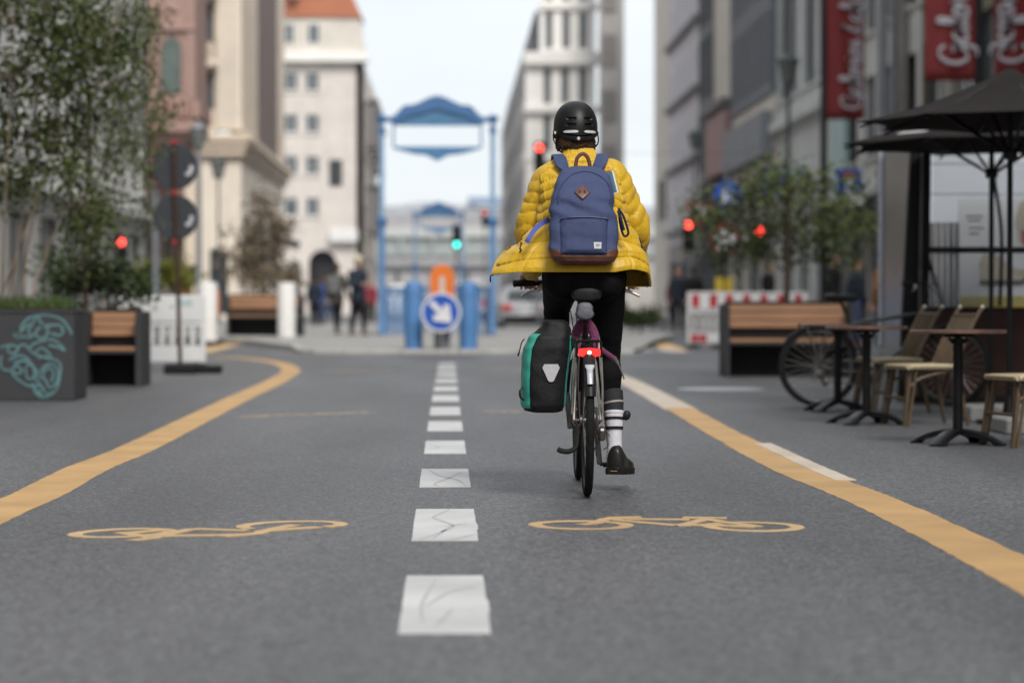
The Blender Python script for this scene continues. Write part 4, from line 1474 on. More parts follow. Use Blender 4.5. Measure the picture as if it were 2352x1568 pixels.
# small zips on the flared front panels, zip puller at the corner
pk_ = mat('zip_black', (0.02, 0.02, 0.022), 0.5)
for zz in ([(-.268, .10, 1.225), (-.285, .105, 1.19), (-.296, .108, 1.15), (-.300, .112, 1.11)], [(.285, .16, 1.19), (.29, .165, 1.16), (.294, .17, 1.13)]):
    # follow the outer skin: find the jacket ring at that height and push outwards
    out = []
    for x, y, z in spl(zz, 6):
        best = None
        for j in range(0, NZ + 1, 2):
            if abs(rings[j][0][2] - z) > .09:
                continue
            for i in range(0, NT + 1, 2):
                q = rings[j][i]
                if q[1] > .33:
                    continue
                dd = (q[0] - x) ** 2 + (q[2] - z) ** 2
                if best is None or dd < best[0]:
                    best = (dd, q)
        q = Vector(best[1])
        out.append(q + Vector((0, -.003, 0)))
    MB().tube(out, .0042, 6).build('pocket_zip', pk_, jk)
q = Vector(min((r_[i] for r_ in rings[:6] for i in range(20, 110)), key=lambda v: v[0]))
MB().tube([q, q + Vector((0, 0, -.018)), q + Vector((.001, 0, -.03))], [.003, .0045, .004], 6).build('zip_puller', pk_, jk)

# ---- helmet (turned a little, so the slots sit right of its middle)
HZ0, HZ1 = 1.668, 1.832
HROT = RZ(R(8))


def helm(th, t, off=0.0):
    """th: 0 at the back, + to the right; t: 0 brim .. 1 crown"""
    zb = HZ0 + .045 * (1 - math.cos(th)) / 2 - .012 * .5 * max(0, math.cos(th)) ** 6
    h = math.sin(t * PI / 2)
    r_ = max(0.0, 1 - h ** 2.25) ** (1 / 2.25)
    r_ = r_ * (1.0 - .035 * (1 - t) ** 3)
    a, bk, ft = .1065, .132, .128
    s_, c_ = math.sin(th), math.cos(th)
    p = Vector((a * s_ * r_, -(bk if c_ > 0 else ft) * c_ * r_, zb + (HZ1 - zb) * h))
    if off:
        e = Vector((s_ * r_ / a, -c_ * r_ / bk, (h / (HZ1 - HZ0)))).normalized()
        p = p + e * off
    v = HROT @ Vector((p.x, p.y, 0))
    return Vector((v.x + HC.x, v.y + HC.y, p.z))


slots = []
for sgn in (-1, 1):
    for zc in (1.742, 1.713):
        slots.append((sgn * .046, zc, .023, .0058))
rows = []
NH, NVV = 220, 110
for j in range(NVV + 1):
    t = j / NVV
    row = []
    for i in range(NH):
        th = 2 * PI * i / NH - PI
        p = helm(th, t)
        d = 0
        if abs(th) < 1.3:
            lx = .1065 * math.sin(th) * 1.0
            for (sx, sz, hw, hh) in slots:
                k = max(abs(lx - sx) / hw, abs(p.z - sz - (lx - sx) * 0.03 * (1 if sx > 0 else -1)) / hh)
                if k < 1:
                    d = -.009 * min(1, (1 - k) * 4)
        if abs(lx if abs(th) < 1.3 else 9) < .038 and t > .82 and math.cos(th) > 0:
            pass
        row.append(helm(th, t, d) if d else p)
    rows.append(row)
inner = [[helm(2 * PI * i / NH - PI, t, -.012) for i in range(NH)] for t in (0.0, .3, .6)]
hm = MB().loft(inner[::-1] + rows).build('helmet', mat('matt_black_shell', (0.0065, 0.0067, 0.0072), 0.42, var=0.15, scale=8, spec=0.3, bump=0.03, bscale=400), rider, smooth=50)
refl = mat('silver_reflector', (0.62, 0.62, 0.63), 0.35, 0.1, var=0.05)
for c0 in (-.044, .050):
    rr_ = []
    for i in range(13):
        lx = c0 - .034 + .068 * i / 12
        th = math.asin(max(-.98, min(.98, lx / .1065)))
        hh = .0055 * (1 - abs((i - 6) / 6) ** 6) + .0006
        # invert the height of the shell for the strip's edges
        row = []
        for dz in (-hh, hh):
            z = 1.680 + dz
            lo, hi = 0.0, 1.0
            for _ in range(24):
                mid = (lo + hi) / 2
                if helm(th, mid).z < z:
                    lo = mid
                else:
                    hi = mid
            row.append(helm(th, lo, .0016))
        rr_.append(row)
    MB().loft(rr_, cap=False, closed=False).build('reflective_strip', refl, hm)
kb = helm(-.1, 0.0) + Vector((0, -.002, -.016))
MB().lathe([(0, -.004), (.0085, -.004), (.0085, .002), (.006, .004), (0, .004)], 16, kb, RX(PI / 2)).build('fit_dial', silver, hm)
m = MB().tube(spl([helm(-1.2, 0) + Vector((0, .01, -.002)), helm(-.6, 0) + Vector((0, .014, -.014)), kb + Vector((0, .008, 0)), helm(.6, 0) + Vector((0, .014, -.014)), helm(1.2, 0) + Vector((0, .01, -.002))], 8), .007, 8, flat=1.6)
m.build('fit_cradle', black_plastic, hm)
for s in (-1, 1):
    a = helm(s * 1.25, 0)
    chin = Vector((HC.x + s * .02, HC.y + .075, 1.573))
    MB().tube(spl([a, a + Vector((s * .003, .012, -.05)), Vector((HC.x + s * .073, HC.y + .03, 1.60)), chin], 8), .005, 8, flat=.6).build('chin_strap', black_rubber, hm)
    b_ = helm(s * 1.9, 0)
    MB().tube(spl([b_, b_ + Vector((0, -.01, -.05)), Vector((HC.x + s * .072, HC.y + .035, 1.60))], 8), .0042, 8, flat=.6).build('chin_strap', black_rubber, hm)
# ---- hair: short tousled locks at the nape and over the ear
hair_m = mat('brown_hair', (0.05, 0.028, 0.016), 0.6, var=0.4, scale=40)
mb = MB()
mb.ell((HC.x, HC.y - .005, 1.655), (.083, .098, .075), 24, 14)
for k in range(620):
    th = random.uniform(-1.75, 1.75)
    r1 = Vector((.084 * math.sin(th), -.10 * math.cos(th), 0))
    z0 = random.uniform(1.628, 1.672)
    ln = random.uniform(.028, .055)
    p0 = Vector((HC.x, HC.y, z0)) + r1
    tan_ = Vector((math.cos(th), math.sin(th), 0)) * random.uniform(-.018, .03)
    outw = r1.normalized() * random.uniform(.001, .011)
    p1 = p0 + outw + tan_ * .5 + Vector((0, 0, -ln * .5))
    p2 = p0 + outw * .4 - r1 * random.uniform(.03, .14) + tan_ + Vector((0, 0, -ln))
    p2.z = max(p2.z, 1.588 + random.uniform(0, .012))
    mb.tube([p0, p1, p2], [.0022, .0024, .0006], 4, cap=False)
for k in range(26):
    p0 = Vector((HC.x - .088, HC.y - .01 + random.uniform(-.02, .02), 1.668 + random.uniform(-.012, .006)))
    mb.tube([p0, p0 + Vector((-.012, -.005, .0)), p0 + Vector((-.017 + random.uniform(-.006, .004), -.012, random.uniform(-.012, .018)))], [.0025, .002, .0005], 4, cap=False)
mb.build('hair', hair_m, rider, smooth=60)

# ---- trousers, cuff, socks, shoes
black_cloth = mat('black_stretch_cloth', (0.0065, 0.0065, 0.0075), 0.85, var=0.25, scale=12, bump=0.15, bscale=300, spec=0.12)
mb = MB()
mb.ell((0, .25, 1.01), (.182, .155, .125), 24, 16).ell((0, .2, .985), (.12, .125, .095), 20, 14)
mb.ell((-.09, .20, .985), (.097, .115, .10), 18, 12)
mb.ell((.09, .20, .985), (.097, .115, .10), 18, 12)
chain_caps(mb, [(0, .25, 1.02), (0, .27, 1.16)], [.14, .125], 16)
for s in (-1, 1):
    kn, an = KN[s], AN[s]
    hp = HIP[s] + Vector((s * .008, 0, 0))
    end = kn + (an - kn) * (.37 if s == 1 else .8)
    chain_caps(mb, [hp, hp * .5 + kn * .5 + Vector((s * .002, 0, 0)), kn, kn * .55 + end * .45 + Vector((s * .004, -.03, 0)), end], [.102, .083, .064, .062, .052], 18)
tr = fuse(mb, 'trousers', black_cloth, rider, 0.0075, 5)
me = tr.data
co = np.empty(len(me.vertices) * 3)
me.vertices.foreach_get('co', co)
nn_ = np.empty(len(me.vertices) * 3)
me.vertices.foreach_get('normal', nn_)
for i in range(len(me.vertices)):
    v = Vector(co[3 * i:3 * i + 3])
    d = noise.noise(Vector((v.x * 7, v.y * 6, v.z * 26))) * .0035 + noise.noise(v * 40) * .0012
    co[3 * i:3 * i + 3] += nn_[3 * i:3 * i + 3] * d
me.vertices.foreach_set('co', co)
me.update()
kn, an = KN[1], AN[1]


def on_shin(f, dy=0):
    return kn + (an - kn) * f + Vector((.012 * (1 - abs(2 * f - 1)) + .004, dy - .022 * math.sin(PI * f), 0))


cuffm = mat('charcoal_cuff', (0.028, 0.028, 0.031), 0.7, var=0.2, scale=30, bump=0.2, bscale=150)
m = MB().tube([on_shin(.34), on_shin(.36), on_shin(.47), on_shin(.575), on_shin(.58)], [.045, .0515, .048, .0445, .041], 28)
cf = m.build('cuff', cuffm, rider)
a, b_ = on_shin(.465), on_shin(.485)
MB().tube([a, b_], [.0495, .0492], 28, cap=False).build('reflective_piping', mat('grey_piping', (0.30, 0.28, 0.26), 0.4), cf)
sockm = mat('white_rib_sock', (0.62, 0.62, 0.68), 0.85, var=0.06, scale=30, bump=0.25, bscale=180)
prof = [(.555, .038), (.565, .0455), (.585, .0465), (.60, .0435), (.64, .042), (.645, .0435), (.70, .0405), (.80, .036), (.90, .0345), (1.0, .036), (1.1, .04)]
sp_, sr_ = [], []
for k in range(60):
    f_ = .555 + .54 * k / 59
    r_ = lerp_tab(prof, f_)[0]
    sp_.append(on_shin(f_))
    sr_.append(r_ + .0006 * math.sin(k * 2.1))
sk = MB().tube(sp_, sr_, 24).build('sock', sockm, rider)
for f_, rad in ((.632, .0452), (.735, .0422)):
    MB().tube([on_shin(f_), on_shin(f_ + .03)], rad, 24).build('ankle_band', black_rubber, sk)
c_ = on_shin(.61) + Vector((.058, -.005, 0))
MB().ell(c_, (.020, .016, .024), 14, 10, RY(.35)).box(c_ - Vector((.018, 0, .004)), (.02, .02, .018), b=.004).build('band_clip', black_plastic, sk)
sk2 = MB().tube([KN[-1] + (AN[-1] - KN[-1]) * f_ for f_ in (.78, .9, 1.08)], [.044, .037, .04], 20).build('sock', sockm, rider)


def shoe(s, heel, toe_dir, pitch, nm='shoe'):
    """lace-up shoe; heel: point under the heel"""
    upper = mat('black_leather', (0.014, 0.013, 0.013), 0.38, var=0.3, scale=20, bump=0.2, bscale=80, coat=0.1)
    rows = []
    tab = [(0.0, .026, .055, .030, .08), (.012, .040, .032, .03, .105), (.04, .044, .026, .03, .115), (.08, .044, .024, .03, .095), (.13, .040, .022, .03, .066), (.18, .048, .021, .03, .052), (.23, .047, .021, .028, .042), (.265, .036, .022, .026, .034), (.282, .014, .024, .026, .02)]
    for k in range(34):
        y = .282 * k / 33
        hw, zb, _, h = lerp_tab(tab, y)
        zb = .026
        row = []
        for i in range(28):
            a_ = 2 * PI * i / 28
            sx, cz = math.cos(a_), math.sin(a_)
            w_ = hw * (1 - .30 * max(0, cz) ** 2 * (1 if y < .1 else .35))
            row.append(Vector((w_ * math.copysign(abs(sx) ** .62, sx), y, zb + (h * max(0, cz) ** .62 if cz > 0 else .012 * cz))))
        rows.append(row)
    Mx = RZ(toe_dir) @ RX(pitch)
    tr_ = lambda rr: [[heel + Mx @ p for p in r_] for r_ in rr]
    o = MB().loft(tr_(rows)).build(nm, upper, rider, smooth=50)
    srows = []
    for zz, g in ((0, .98), (.004, 1.0), (.022, 1.03), (.030, 1.0)):
        row = []
        outl_ = [(lerp_tab(tab, .282 * k / 20)[0], .282 * k / 20) for k in range(21)]
        for w_, y in outl_:
            row.append(Vector((w_ * g + .004, y - .003, zz)))
        for w_, y in outl_[::-1]:
            row.append(Vector((-w_ * g - .004, y - .003, zz)))
        srows.append(row)
    MB().loft(tr_(srows)).build('sole', mat('black_sole', (0.010, 0.010, 0.010), 0.6, var=0.3, scale=40), o, smooth=30)
    sq = MB()
    for k in range(5):
        sq.box(heel + Mx @ Vector((-.013 + k * .0065, -.0085, .0165)), (.0048, .002, .0045), Mx)
    sq.build('gold_print', mat('gold_print', (0.32, 0.22, 0.08), 0.5), o, smooth=0)
    rl_ = MB().tube([heel + Mx @ Vector((-.02, -.001, .028)), heel + Mx @ Vector((0, -.006, .029)), heel + Mx @ Vector((.02, -.001, .028))], .003, 6)
    rl_.build('welt', upper, o)
    return o


shoe(1, Vector((.143, .290, .078)), R(-16), R(-3))
shoe(-1, Vector((-.118, .36, .44)), R(6), R(3))

# ---- backpack
bp_blue = mat('blue_canvas', (0.030, 0.046, 0.122), 0.72, col2=(0.044, 0.064, 0.155), lo=0.35, hi=0.65, scale=60, bump=0.4, bscale=330)
bp_brown = mat('brown_leather', (0.105, 0.040, 0.026), 0.42, var=0.22, scale=18, bump=0.25, bscale=60)
BT = [(1.050, .0, .10, .03), (1.056, .0, .118, .05), (1.07, .0, .138, .066), (1.09, .0, .150, .075), (1.13, .0, .158, .080), (1.20, .0, .158, .082), (1.28, .001, .153, .078), (1.36, .003, .144, .073), (1.42, .005, .134, .067), (1.46, .006, .121, .060), (1.485, .006, .104, .052), (1.500, .006, .082, .043), (1.508, .006, .055, .03), (1.511, .006, .02, .015)]


def torso_back(z):
    cx, cy, wl, wr, db, df = lerp_tab(JT, z)
    return cy - db


def bp_axis(z):
    return Vector((-.016, torso_back(max(z, 1.09)) - .082 - (0.0 if z > 1.2 else -.0), z))


def bp(th, z, off=0.0):
    """th 0 at the back centre"""
    dx, hw, d_ = lerp_tab(BT, z)
    c = bp_axis(z)
    e = .62
    s_, c_ = math.sin(th), math.cos(th)
    p = Vector((c.x + dx + hw * math.copysign(abs(s_) ** e, s_), c.y - d_ * math.copysign(abs(c_) ** e, c_), z))
    w = noise.noise(Vector((p.x * 8, z * 10, 1))) * .011 + noise.noise(Vector((p.x * 22 + z * 12, z * 20, 4))) * .005
    w += .010 * math.sin((z - 1.3) * 46 + p.x * 30) * math.exp(-((z - 1.31) / .035) ** 2)
    n_ = Vector((p.x - c.x, (p.y - c.y) * 1.5, 0))
    if n_.length > 1e-6:
        n_.normalize()
    return p + n_ * (w * min(1, (1.52 - z) / .05) + off)


zs = [1.050, 1.052, 1.055, 1.06, 1.066] + [1.07 + .435 * k / 110 for k in range(111)] + [1.508, 1.5105, 1.511]
rows = [[bp(2 * PI * i / 120 - PI, z) for i in range(120)] for z in zs]
pack = MB().loft(rows).build('backpack', bp_blue, None, smooth=60)
pack.location = O
tag(pack, 'blue canvas backpack with brown leather base and diamond patch on the cyclist', 'backpack')
# leather base: a shell a little proud, higher at the sides
rows = []
for k in range(26):
    row = []
    for i in range(120):
        th = 2 * PI * i / 120 - PI
        lx = abs(math.sin(th)) ** .62
        ztop = 1.092 + .028 * min(1, max(0, (lx - .55) / .2)) if abs(th) < PI / 2 else 1.12
        z = 1.0495 + (ztop - 1.0495) * k / 25
        row.append(bp(th, max(z, 1.0505), .003) + Vector((0, 0, -.0012 if k == 0 else 0)))
    rows.append(row)
MB().loft(rows, cap=True).build('leather_base', bp_brown, pack, smooth=60)
# front pocket: a padded panel on the back
rows = []
PX0, PX1, PZ0, PZ1 = -.108, .108, 1.098, 1.268
for k in range(41):
    z = PZ0 + (PZ1 - PZ0) * k / 40
    row = []
    for i in range(41):
        u = i / 40
        x = PX0 + (PX1 - PX0) * u
        hw = lerp_tab(BT, z)[1]
        th = math.asin(max(-.999, min(.999, math.copysign(abs(x / hw) ** (1 / .62), x))))
        ed = min(u, 1 - u, k / 40, (1 - k / 40)) * 8
        ro = .018 * min(1, max(0, ed)) ** .5
        p = bp(th, z, 0)
        p.y -= ro + .002 + .004 * noise.noise(Vector((x * 12, z * 14, 8))) - (.004 if k == 0 else 0)
        row.append(p)
    rows.append(row)
pkt = MB().loft(rows, cap=False, closed=False).build('front_pocket', mat('darker_blue_canvas', (0.024, 0.037, 0.102), 0.72, col2=(0.034, 0.050, 0.130), lo=0.35, hi=0.65, scale=60, bump=0.4, bscale=330), pack, smooth=60)


def bp_at(x, z, off):
    hw = lerp_tab(BT, z)[1]
    th = math.asin(max(-.999, min(.999, math.copysign(abs(x / hw) ** (1 / .62), x))))
    p = bp(th, z, 0)
    p.y -= off
    return p


zp = [bp_at(x, 1.268 - .008 * abs(x / .1) ** 2 * 1.0, .016) for x in [-.112 + .224 * k / 24 for k in range(25)]]
MB().tube(zp, .0042, 8).build('zip', mat('navy_zip', (0.02, 0.03, 0.09), 0.5), pkt)
for x, z in ((-.082, 1.262), (.078, 1.267)):
    p = bp_at(x, z, .022)
    MB().tube([p, p + Vector((-.006, -.002, -.018)), p + Vector((-.008, -.001, -.034))], [.005, .0065, .006], 8, flat=.4).build('zip_puller', mat('puller_blue', (0.06, 0.085, 0.26), 0.6), pkt)
# zipped lid seam
lid = []
for k in range(41):
    a = PI * k / 40
    lid.append(bp_at(-.016 * 0 + .122 * math.cos(a) + .003, 1.33 + .152 * math.sin(a) ** .8, .0015))
MB().tube(lid, .0034, 8).build('lid_piping', mat('navy_zip', (0.02, 0.03, 0.09), 0.5), pack)
# diamond patch, square label, haul loop
dm = []
for k in range(9):
    a_ = 2 * PI * k / 8
for nm, c0, rad, mm, lift in (('diamond_patch', (-.008, 1.381), .036, bp_brown, .003),):
    vs = []
    n_ = 8
    grid = []
    for i in range(n_ + 1):
        row = []
        for j in range(n_ + 1):
            u, v_ = i / n_ * 2 - 1, j / n_ * 2 - 1
            row.append(bp_at(c0[0] + rad * (u - v_) / 2 - .0, c0[1] + rad * (u + v_) / 2, lift))
        grid.append(row)
    dmo = MB().loft(grid, cap=False, closed=False).build(nm, mm, pack)
    bake(dmo, [('SOLIDIFY', dict(thickness=.003, offset=1))])
m = MB()
for dx in (-.012, .009):
    p = bp_at(-.008 + dx, 1.381, .0075)
    m.tube([p + Vector((0, 0, -.009)), p + Vector((0, 0, .009))], .0025, 6)
m.build('patch_slit', mat('slit_dark', (0.03, 0.012, 0.01), 0.7), dmo)
g = [[bp_at(.062 + .038 * (i / 6 - .5), 1.137 + .031 * (j / 6 - .5), .0225) for i in range(7)] for j in range(7)]
lb = MB().loft(g, cap=False, closed=False).build('woven_label', mat('white_label', (0.50, 0.50, 0.52), 0.8), pkt)
bake(lb, [('SOLIDIFY', dict(thickness=.003, offset=1))])
m = MB()
for i, (z, x0, x1) in enumerate(((1.143, -.011, .010), (1.1385, -.008, .012), (1.134, -.010, .007))):
    m.tube([bp_at(.062 + x, z, .0262) for x in (x0, (x0 + x1) / 2, x1)], .0012, 5)
m.build('label_print', mat('label_grey', (0.15, 0.15, 0.16), 0.8), lb)
c = bp_axis(1.50) + Vector((.006, .028, 0))
lp = spl([c + Vector((-.032, 0, .005)), c + Vector((-.026, -.002, .045)), c + Vector((-.008, -.003, .066)), c + Vector((.010, -.003, .066)), c + Vector((.027, -.002, .045)), c + Vector((.036, 0, .005))], 8)
m = MB()
m.tube(lp, .009, 8, up=(0, 1, 0), flat=.5)
m.build('haul_loop', bp_brown, pack)
# shoulder straps over the shoulders, loose webbing ends
for s in (-1, 1):
    zz = [1.485, 1.515, 1.532, 1.54]
    base = Vector((-.016 + s * .06, torso_back(1.49) - .02, 1.488))
    shx = s * .098 - .012
    pts = [base, base + Vector((s * .025, .02, .028)), Vector((shx, .315, 1.553)), Vector((shx + s * .006, .375, 1.572 if s > 0 else 1.57)), Vector((shx + s * .008, .44, 1.545)), Vector((shx + s * .01, .51, 1.44)), Vector((s * .13, .48, 1.28)), Vector((s * .185, .36, 1.16))]
    m = MB()
    path = spl(pts, 8)
    rows = []
    for (p, (t, sd_, u)) in zip(path, frames(path, Vector((s * .0 + .001, -.2, 1)))):
        rows.append([p + sd_ * a + u * b__ for a, b__ in ((-.030, -.004), (-.030, .004), (-.02, .007), (.02, .007), (.030, .004), (.030, -.004))])
    MB().loft(rows).build('shoulder_strap', bp_blue, pack, smooth=40)
m = MB()
path = spl([Vector((-.165, .135, 1.262)), Vector((-.20, .115, 1.245)), Vector((-.235, .092, 1.215)), Vector((-.262, .068, 1.175)), Vector((-.275, .066, 1.155))], 8)
rows = []
for (p, (t, sd_, u)) in zip(path, frames(path, Vector((0, -1, .1)))):
    rows.append([p + sd_ * a + u * b__ for a, b__ in ((-.0115, -.0015), (-.0115, .0015), (.0115, .0015), (.0115, -.0015))])
MB().loft(rows).build('loose_webbing', mat('royal_webbing', (0.045, 0.065, 0.30), 0.65), pack, smooth=0)
m = MB()
c = Vector((.146, torso_back(1.28) - .09, 1.31))
m.tube(spl([c, c + Vector((.02, -.008, -.03)), c + Vector((.036, -.01, -.075)), c + Vector((.045, -.006, -.115)), c + Vector((.026, -.004, -.125)), c + Vector((.012, -.004, -.09)), c + Vector((.004, 0, -.04))], 8), .0055, 8)
m.tube(spl([c + Vector((.0, 0, -.01)), c + Vector((.012, -.012, -.055)), c + Vector((.024, -.012, -.10))], 8), .007, 8)
m.build('compression_strap', mat('navy_webbing', (0.012, 0.017, 0.045), 0.7), pack)
# booklet poking out of the open lid
bk = thing('booklet', 'pale blue and white booklet sticking out of the open backpack', 'book', O)
c = Vector((.118, torso_back(1.42) - .075, 1.43))
Mb = RY(R(-14)) @ RZ(R(10))
MB().box(c, (.048, .006, .105), Mb, .001).build('pages', mat('paper_white', (0.62, 0.64, 0.64), 0.8), bk)
MB().box(c + Mb @ Vector((-.006, -.0045, .004)), (.042, .002, .098), Mb).build('cover', mat('teal_cover', (0.06, 0.13, 0.19), 0.6), bk)
MB().box(c + Mb @ Vector((-.008, -.0035, .056)), (.034, .003, .006), Mb).build('bookmark', mat('red_mark', (0.35, 0.05, 0.03), 0.7), bk)

# ================================================================== café corner on the right
wood_dk = mat('dark_table_wood', (0.045, 0.024, 0.019), 0.3, var=0.3, scale=14, stretch=(1, 8, 1), coat=0.2)
rattan = mat('bamboo_cane', (0.095, 0.062, 0.032), 0.45, var=0.3, scale=14, bump=0.2, bscale=40, stretch=(1, 1, .3))
cream_weave = mat('cream_weave', (0.50, 0.41, 0.27), 0.6, var=0.12, scale=40)
dark_weave = mat('dark_weave', (0.035, 0.027, 0.02), 0.6, var=0.2)


def make_table(label, loc, rz):
    t = thing('cafe_table', label, 'table', loc, rz, 'bistro tables outside the café')
    h = .715
    MB().lathe([(0, h - .022), (.285, h - .022), (.294, h - .018), (.294, h - .004), (.29, h), (0, h)], 56).build('tabletop', wood_dk, t)
    MB().lathe([(.2945, h - .021), (.2985, h - .019), (.2985, h - .004), (.2945, h - .002)], 56).build('metal_rim', mat('worn_copper_rim', (0.22, 0.12, 0.09), 0.35, 0.6, var=.3, scale=12), t)
    MB().lathe([(.0, .07), (.04, .07), (.04, .085), (.0315, .09), (.0315, h - .09), (.042, h - .085), (.042, h - .055), (.02, h - .05), (.02, h - .03), (0, h - .03)], 24).build('column', black_metal, t)
    m_ = MB().box((0, 0, h - .035), (.19, .05, .022), b=.004).box((0, 0, h - .036), (.05, .19, .02), b=.004)
    m_.bar((.06, 0, h - .05), (.035, 0, h - .085), .03, .012).bar((-.06, 0, h - .05), (-.035, 0, h - .085), .03, .012)
    m_.build('bracket', black_metal, t)
    for k in range(4):
        a = PI / 4 + k * PI / 2
        d = Vector((math.cos(a), math.sin(a), 0))
        sec = []
        nr = 14
        for i in range(nr + 1):
            f_ = i / nr
            r_ = .02 + .285 * f_
            zt = .098 - .085 * f_ ** 2.2
            zb = (.062 - .062 * f_ ** 1.6) if f_ < .82 else 0.0
            w_ = .034 + .016 * f_
            c_ = d * r_
            s_ = Vector((-d.y, d.x, 0)) * w_
            zt = max(zt, .012)
            sec.append([c_ - s_ + Vector((0, 0, zb)), c_ - s_ + Vector((0, 0, zt - .006)), c_ - s_ * .8 + Vector((0, 0, zt)), c_ + s_ * .8 + Vector((0, 0, zt)), c_ + s_ + Vector((0, 0, zt - .006)), c_ + s_ + Vector((0, 0, zb))])
        MB().loft(sec).build('foot', mat('black_cast_iron', (0.012, 0.0125, 0.0145), 0.33, 0.2, var=.3, scale=8), t, smooth=40)
    return t


tp = [(2200, 1020, 'round dark topped bistro table nearest the right edge, its cross foot in plain view', 8),
      (1990, 973, 'round bistro table in the middle of the café row of tables', 12),
      (1924, 944, 'round bistro table at the far end of the row, before the parked bicycle wheel', 4)]
t0 = None
for px, py, lb_, rz in tp:
    g = gr(px, py)
    if t0 is None:
        t0 = make_table(lb_, g, R(rz))
    else:
        dup(t0, g, R(rz), lb_)


def make_chair(label, loc, rz):
    """cane bistro chair; local -X is forward, origin below the seat centre"""
    t = thing('bistro_chair', label, 'chair', loc, rz, 'cane chairs at the bistro tables')
    sh, sw, sdp = .445, .40, .39
    xf, xb = -sdp / 2, sdp / 2
    MB().box((0, 0, sh - .016), (sdp - .02, sw - .02, .028), b=.01).build('seat', cream_weave, t)
    rim = MB()
    pts = [(xf, -sw / 2, sh - .022), (xf, sw / 2, sh - .022), (xb, sw / 2, sh - .022), (xb, -sw / 2, sh - .022)]
    for a, b_ in zip(pts, pts[1:] + pts[:1]):
        rim.tube([a, b_], .017, 10)
    rim.build('seat_rim', cream_weave, t)
    wv = MB()
    for sgn in (-1, 1):
        for k in range(20):
            wv.box((xf + .03 + k * .0175, sgn * (sw / 2 + .0135), sh - .020), (.0085, .010, .012))
    for k in range(18):
        wv.box((xf - .0135, -sw / 2 + .035 + k * .0195, sh - .020), (.010, .0085, .012))
    wv.build('dark_binding', dark_weave, t, smooth=0, kind='stuff')
    for sgn in (-1, 1):
        y = sgn * (sw / 2 - .018)
        a, b_ = Vector((xf + .02, y, sh - .035)), Vector((xf - .035, y + sgn * .018, 0))
        l_ = MB().tube([a, b_], .0145, 10)
        l_.build('front_leg', rattan, t)
        MB().tube([a + Vector((.045, 0, 0)), b_ + Vector((.03, 0, 0.0))], .0115, 8).tube([a + Vector((.0, -sgn * .045, 0)), b_ + Vector((.006, -sgn * .022, 0.002))], .0115, 8).build('leg_brace', rattan, t)
        MB().tube([a - Vector((0, 0, .012)), a - Vector((0, 0, .055)) + (b_ - a) * .06], .019, 10).build('cane_wrap', dark_weave, t)
        # rear leg runs up into the back upright
        MB().tube(spl([(xb + .075, y + sgn * .01, 0), (xb + .03, y, .22), (xb - .015, y, sh - .01)], 5), .0145, 10).build('rear_leg', rattan, t)
        up = MB().tube(spl([(xb - .03, y, sh - .02), (xb + .03, y, .56), (xb + .105, y, .71), (xb + .165, y, .815), (xb + .19, y, .85)], 6), .0145, 10)
        u_ = up.build('back_upright', rattan, t)
        MB().ell((xb + .192, y, .853), (.016, .016, .016), 12, 8).build('metal_cap', silver, u_)
        MB().tube(spl([(xf + .0, y, .27), (xf + .1, y, .345), (xb - .07, y, .395), (xb - .01, y, .40)], 6), .0105, 8).build('side_stretcher', rattan, t)
    for k in range(5):
        y = -sw / 2 + .075 + k * .0625
        MB().tube(spl([(xb - .02, y, sh + .005), (xb + .03, y, .56), (xb + .10, y, .70), (xb + .15, y, .79)], 5), .0125, 8).build('back_slat', rattan, t)
    MB().tube([(xb + .152, -sw / 2 + .018, .795), (xb + .152, sw / 2 - .018, .795)], .013, 8).build('top_rail', rattan, t)
    MB().tube([(xf - .01, -sw / 2 + .02, .2), (xf - .01, sw / 2 - .02, .2)], .0105, 8).build('front_stretcher', rattan, t)
    return t


cp = [(3.43, 17.45, 14, 'cane bistro chair between the near and the middle table, its cream seat facing the road'),
      (3.57, 19.55, 12, 'cane bistro chair at the far table beside the parked bicycle'),
      (3.59, 14.85, 16, 'cane bistro chair cut by the right edge of the view, closest to the near table')]
c0 = None
for x, y, rz, lb_ in cp:
    if c0 is None:
        c0 = make_chair(lb_, (x, y, 0), R(rz))
    else:
        dup(c0, (x, y, 0), R(rz), lb_)

# parked bicycle, side on
pb = make_bike('bicycle', 'black bicycle parked side on behind the bistro tables', None, (3.16, 20.62, 0), R(-93), mat('black_frame_paint', (0.015, 0.016, 0.018), 0.3, 0, var=.3, coat=.3),
               dict(wb=1.13, tr=.02, forkm=black_metal, derailleur=True, rack=True, strut=dull_steel, mud=True, mudm=black_plastic, saddle=.97, bar=1.06, crank=.4, turn=R(-26)))

# ---- glass stand with brown base
gs = thing('glass_pavilion', 'glass walled stand with brown base panels and black frame behind the café tables', 'pavilion', (4.12, 21.3, 0))
brown_p = mat('brown_panel', (0.040, 0.017, 0.013), 0.5, var=.2, scale=3, bump=0.1, bscale=20)
for k in range(4):
    MB().box((.62 + k * 1.21, 0, .44), (1.2, .07, .76), b=.008).build('base_panel', brown_p, gs)
MB().box((2.4, .03, .035), (4.85, .12, .06)).build('plinth', black_metal, gs)
blk = mat('black_aluminium', (0.018, 0.019, 0.021), 0.4, .4, var=.2)
for (x0, x1, w_) in ((-.12, .0, .06), (-.03, .02, .045), (.07, .10, .075)):
    MB().bar((x0, .01, .02), (x1, .02, 2.42), w_, .07, .006).build('post', blk, gs)
for x0, x1 in ((-.075, .012), (.03, .065)):
    MB().bar((x0, .0, .06), (x1, .01, 2.35), .018, .02, .002).build('bright_trim', mat('champagne_trim', (0.42, 0.40, 0.36), 0.3, .8), gs)
MB().box((2.6, .0, 1.355), (5.0, .05, .055), b=.006).build('rail', blk, gs)
MB().box((2.6, .0, .835), (5.0, .06, .03), b=.005).build('rail', blk, gs)
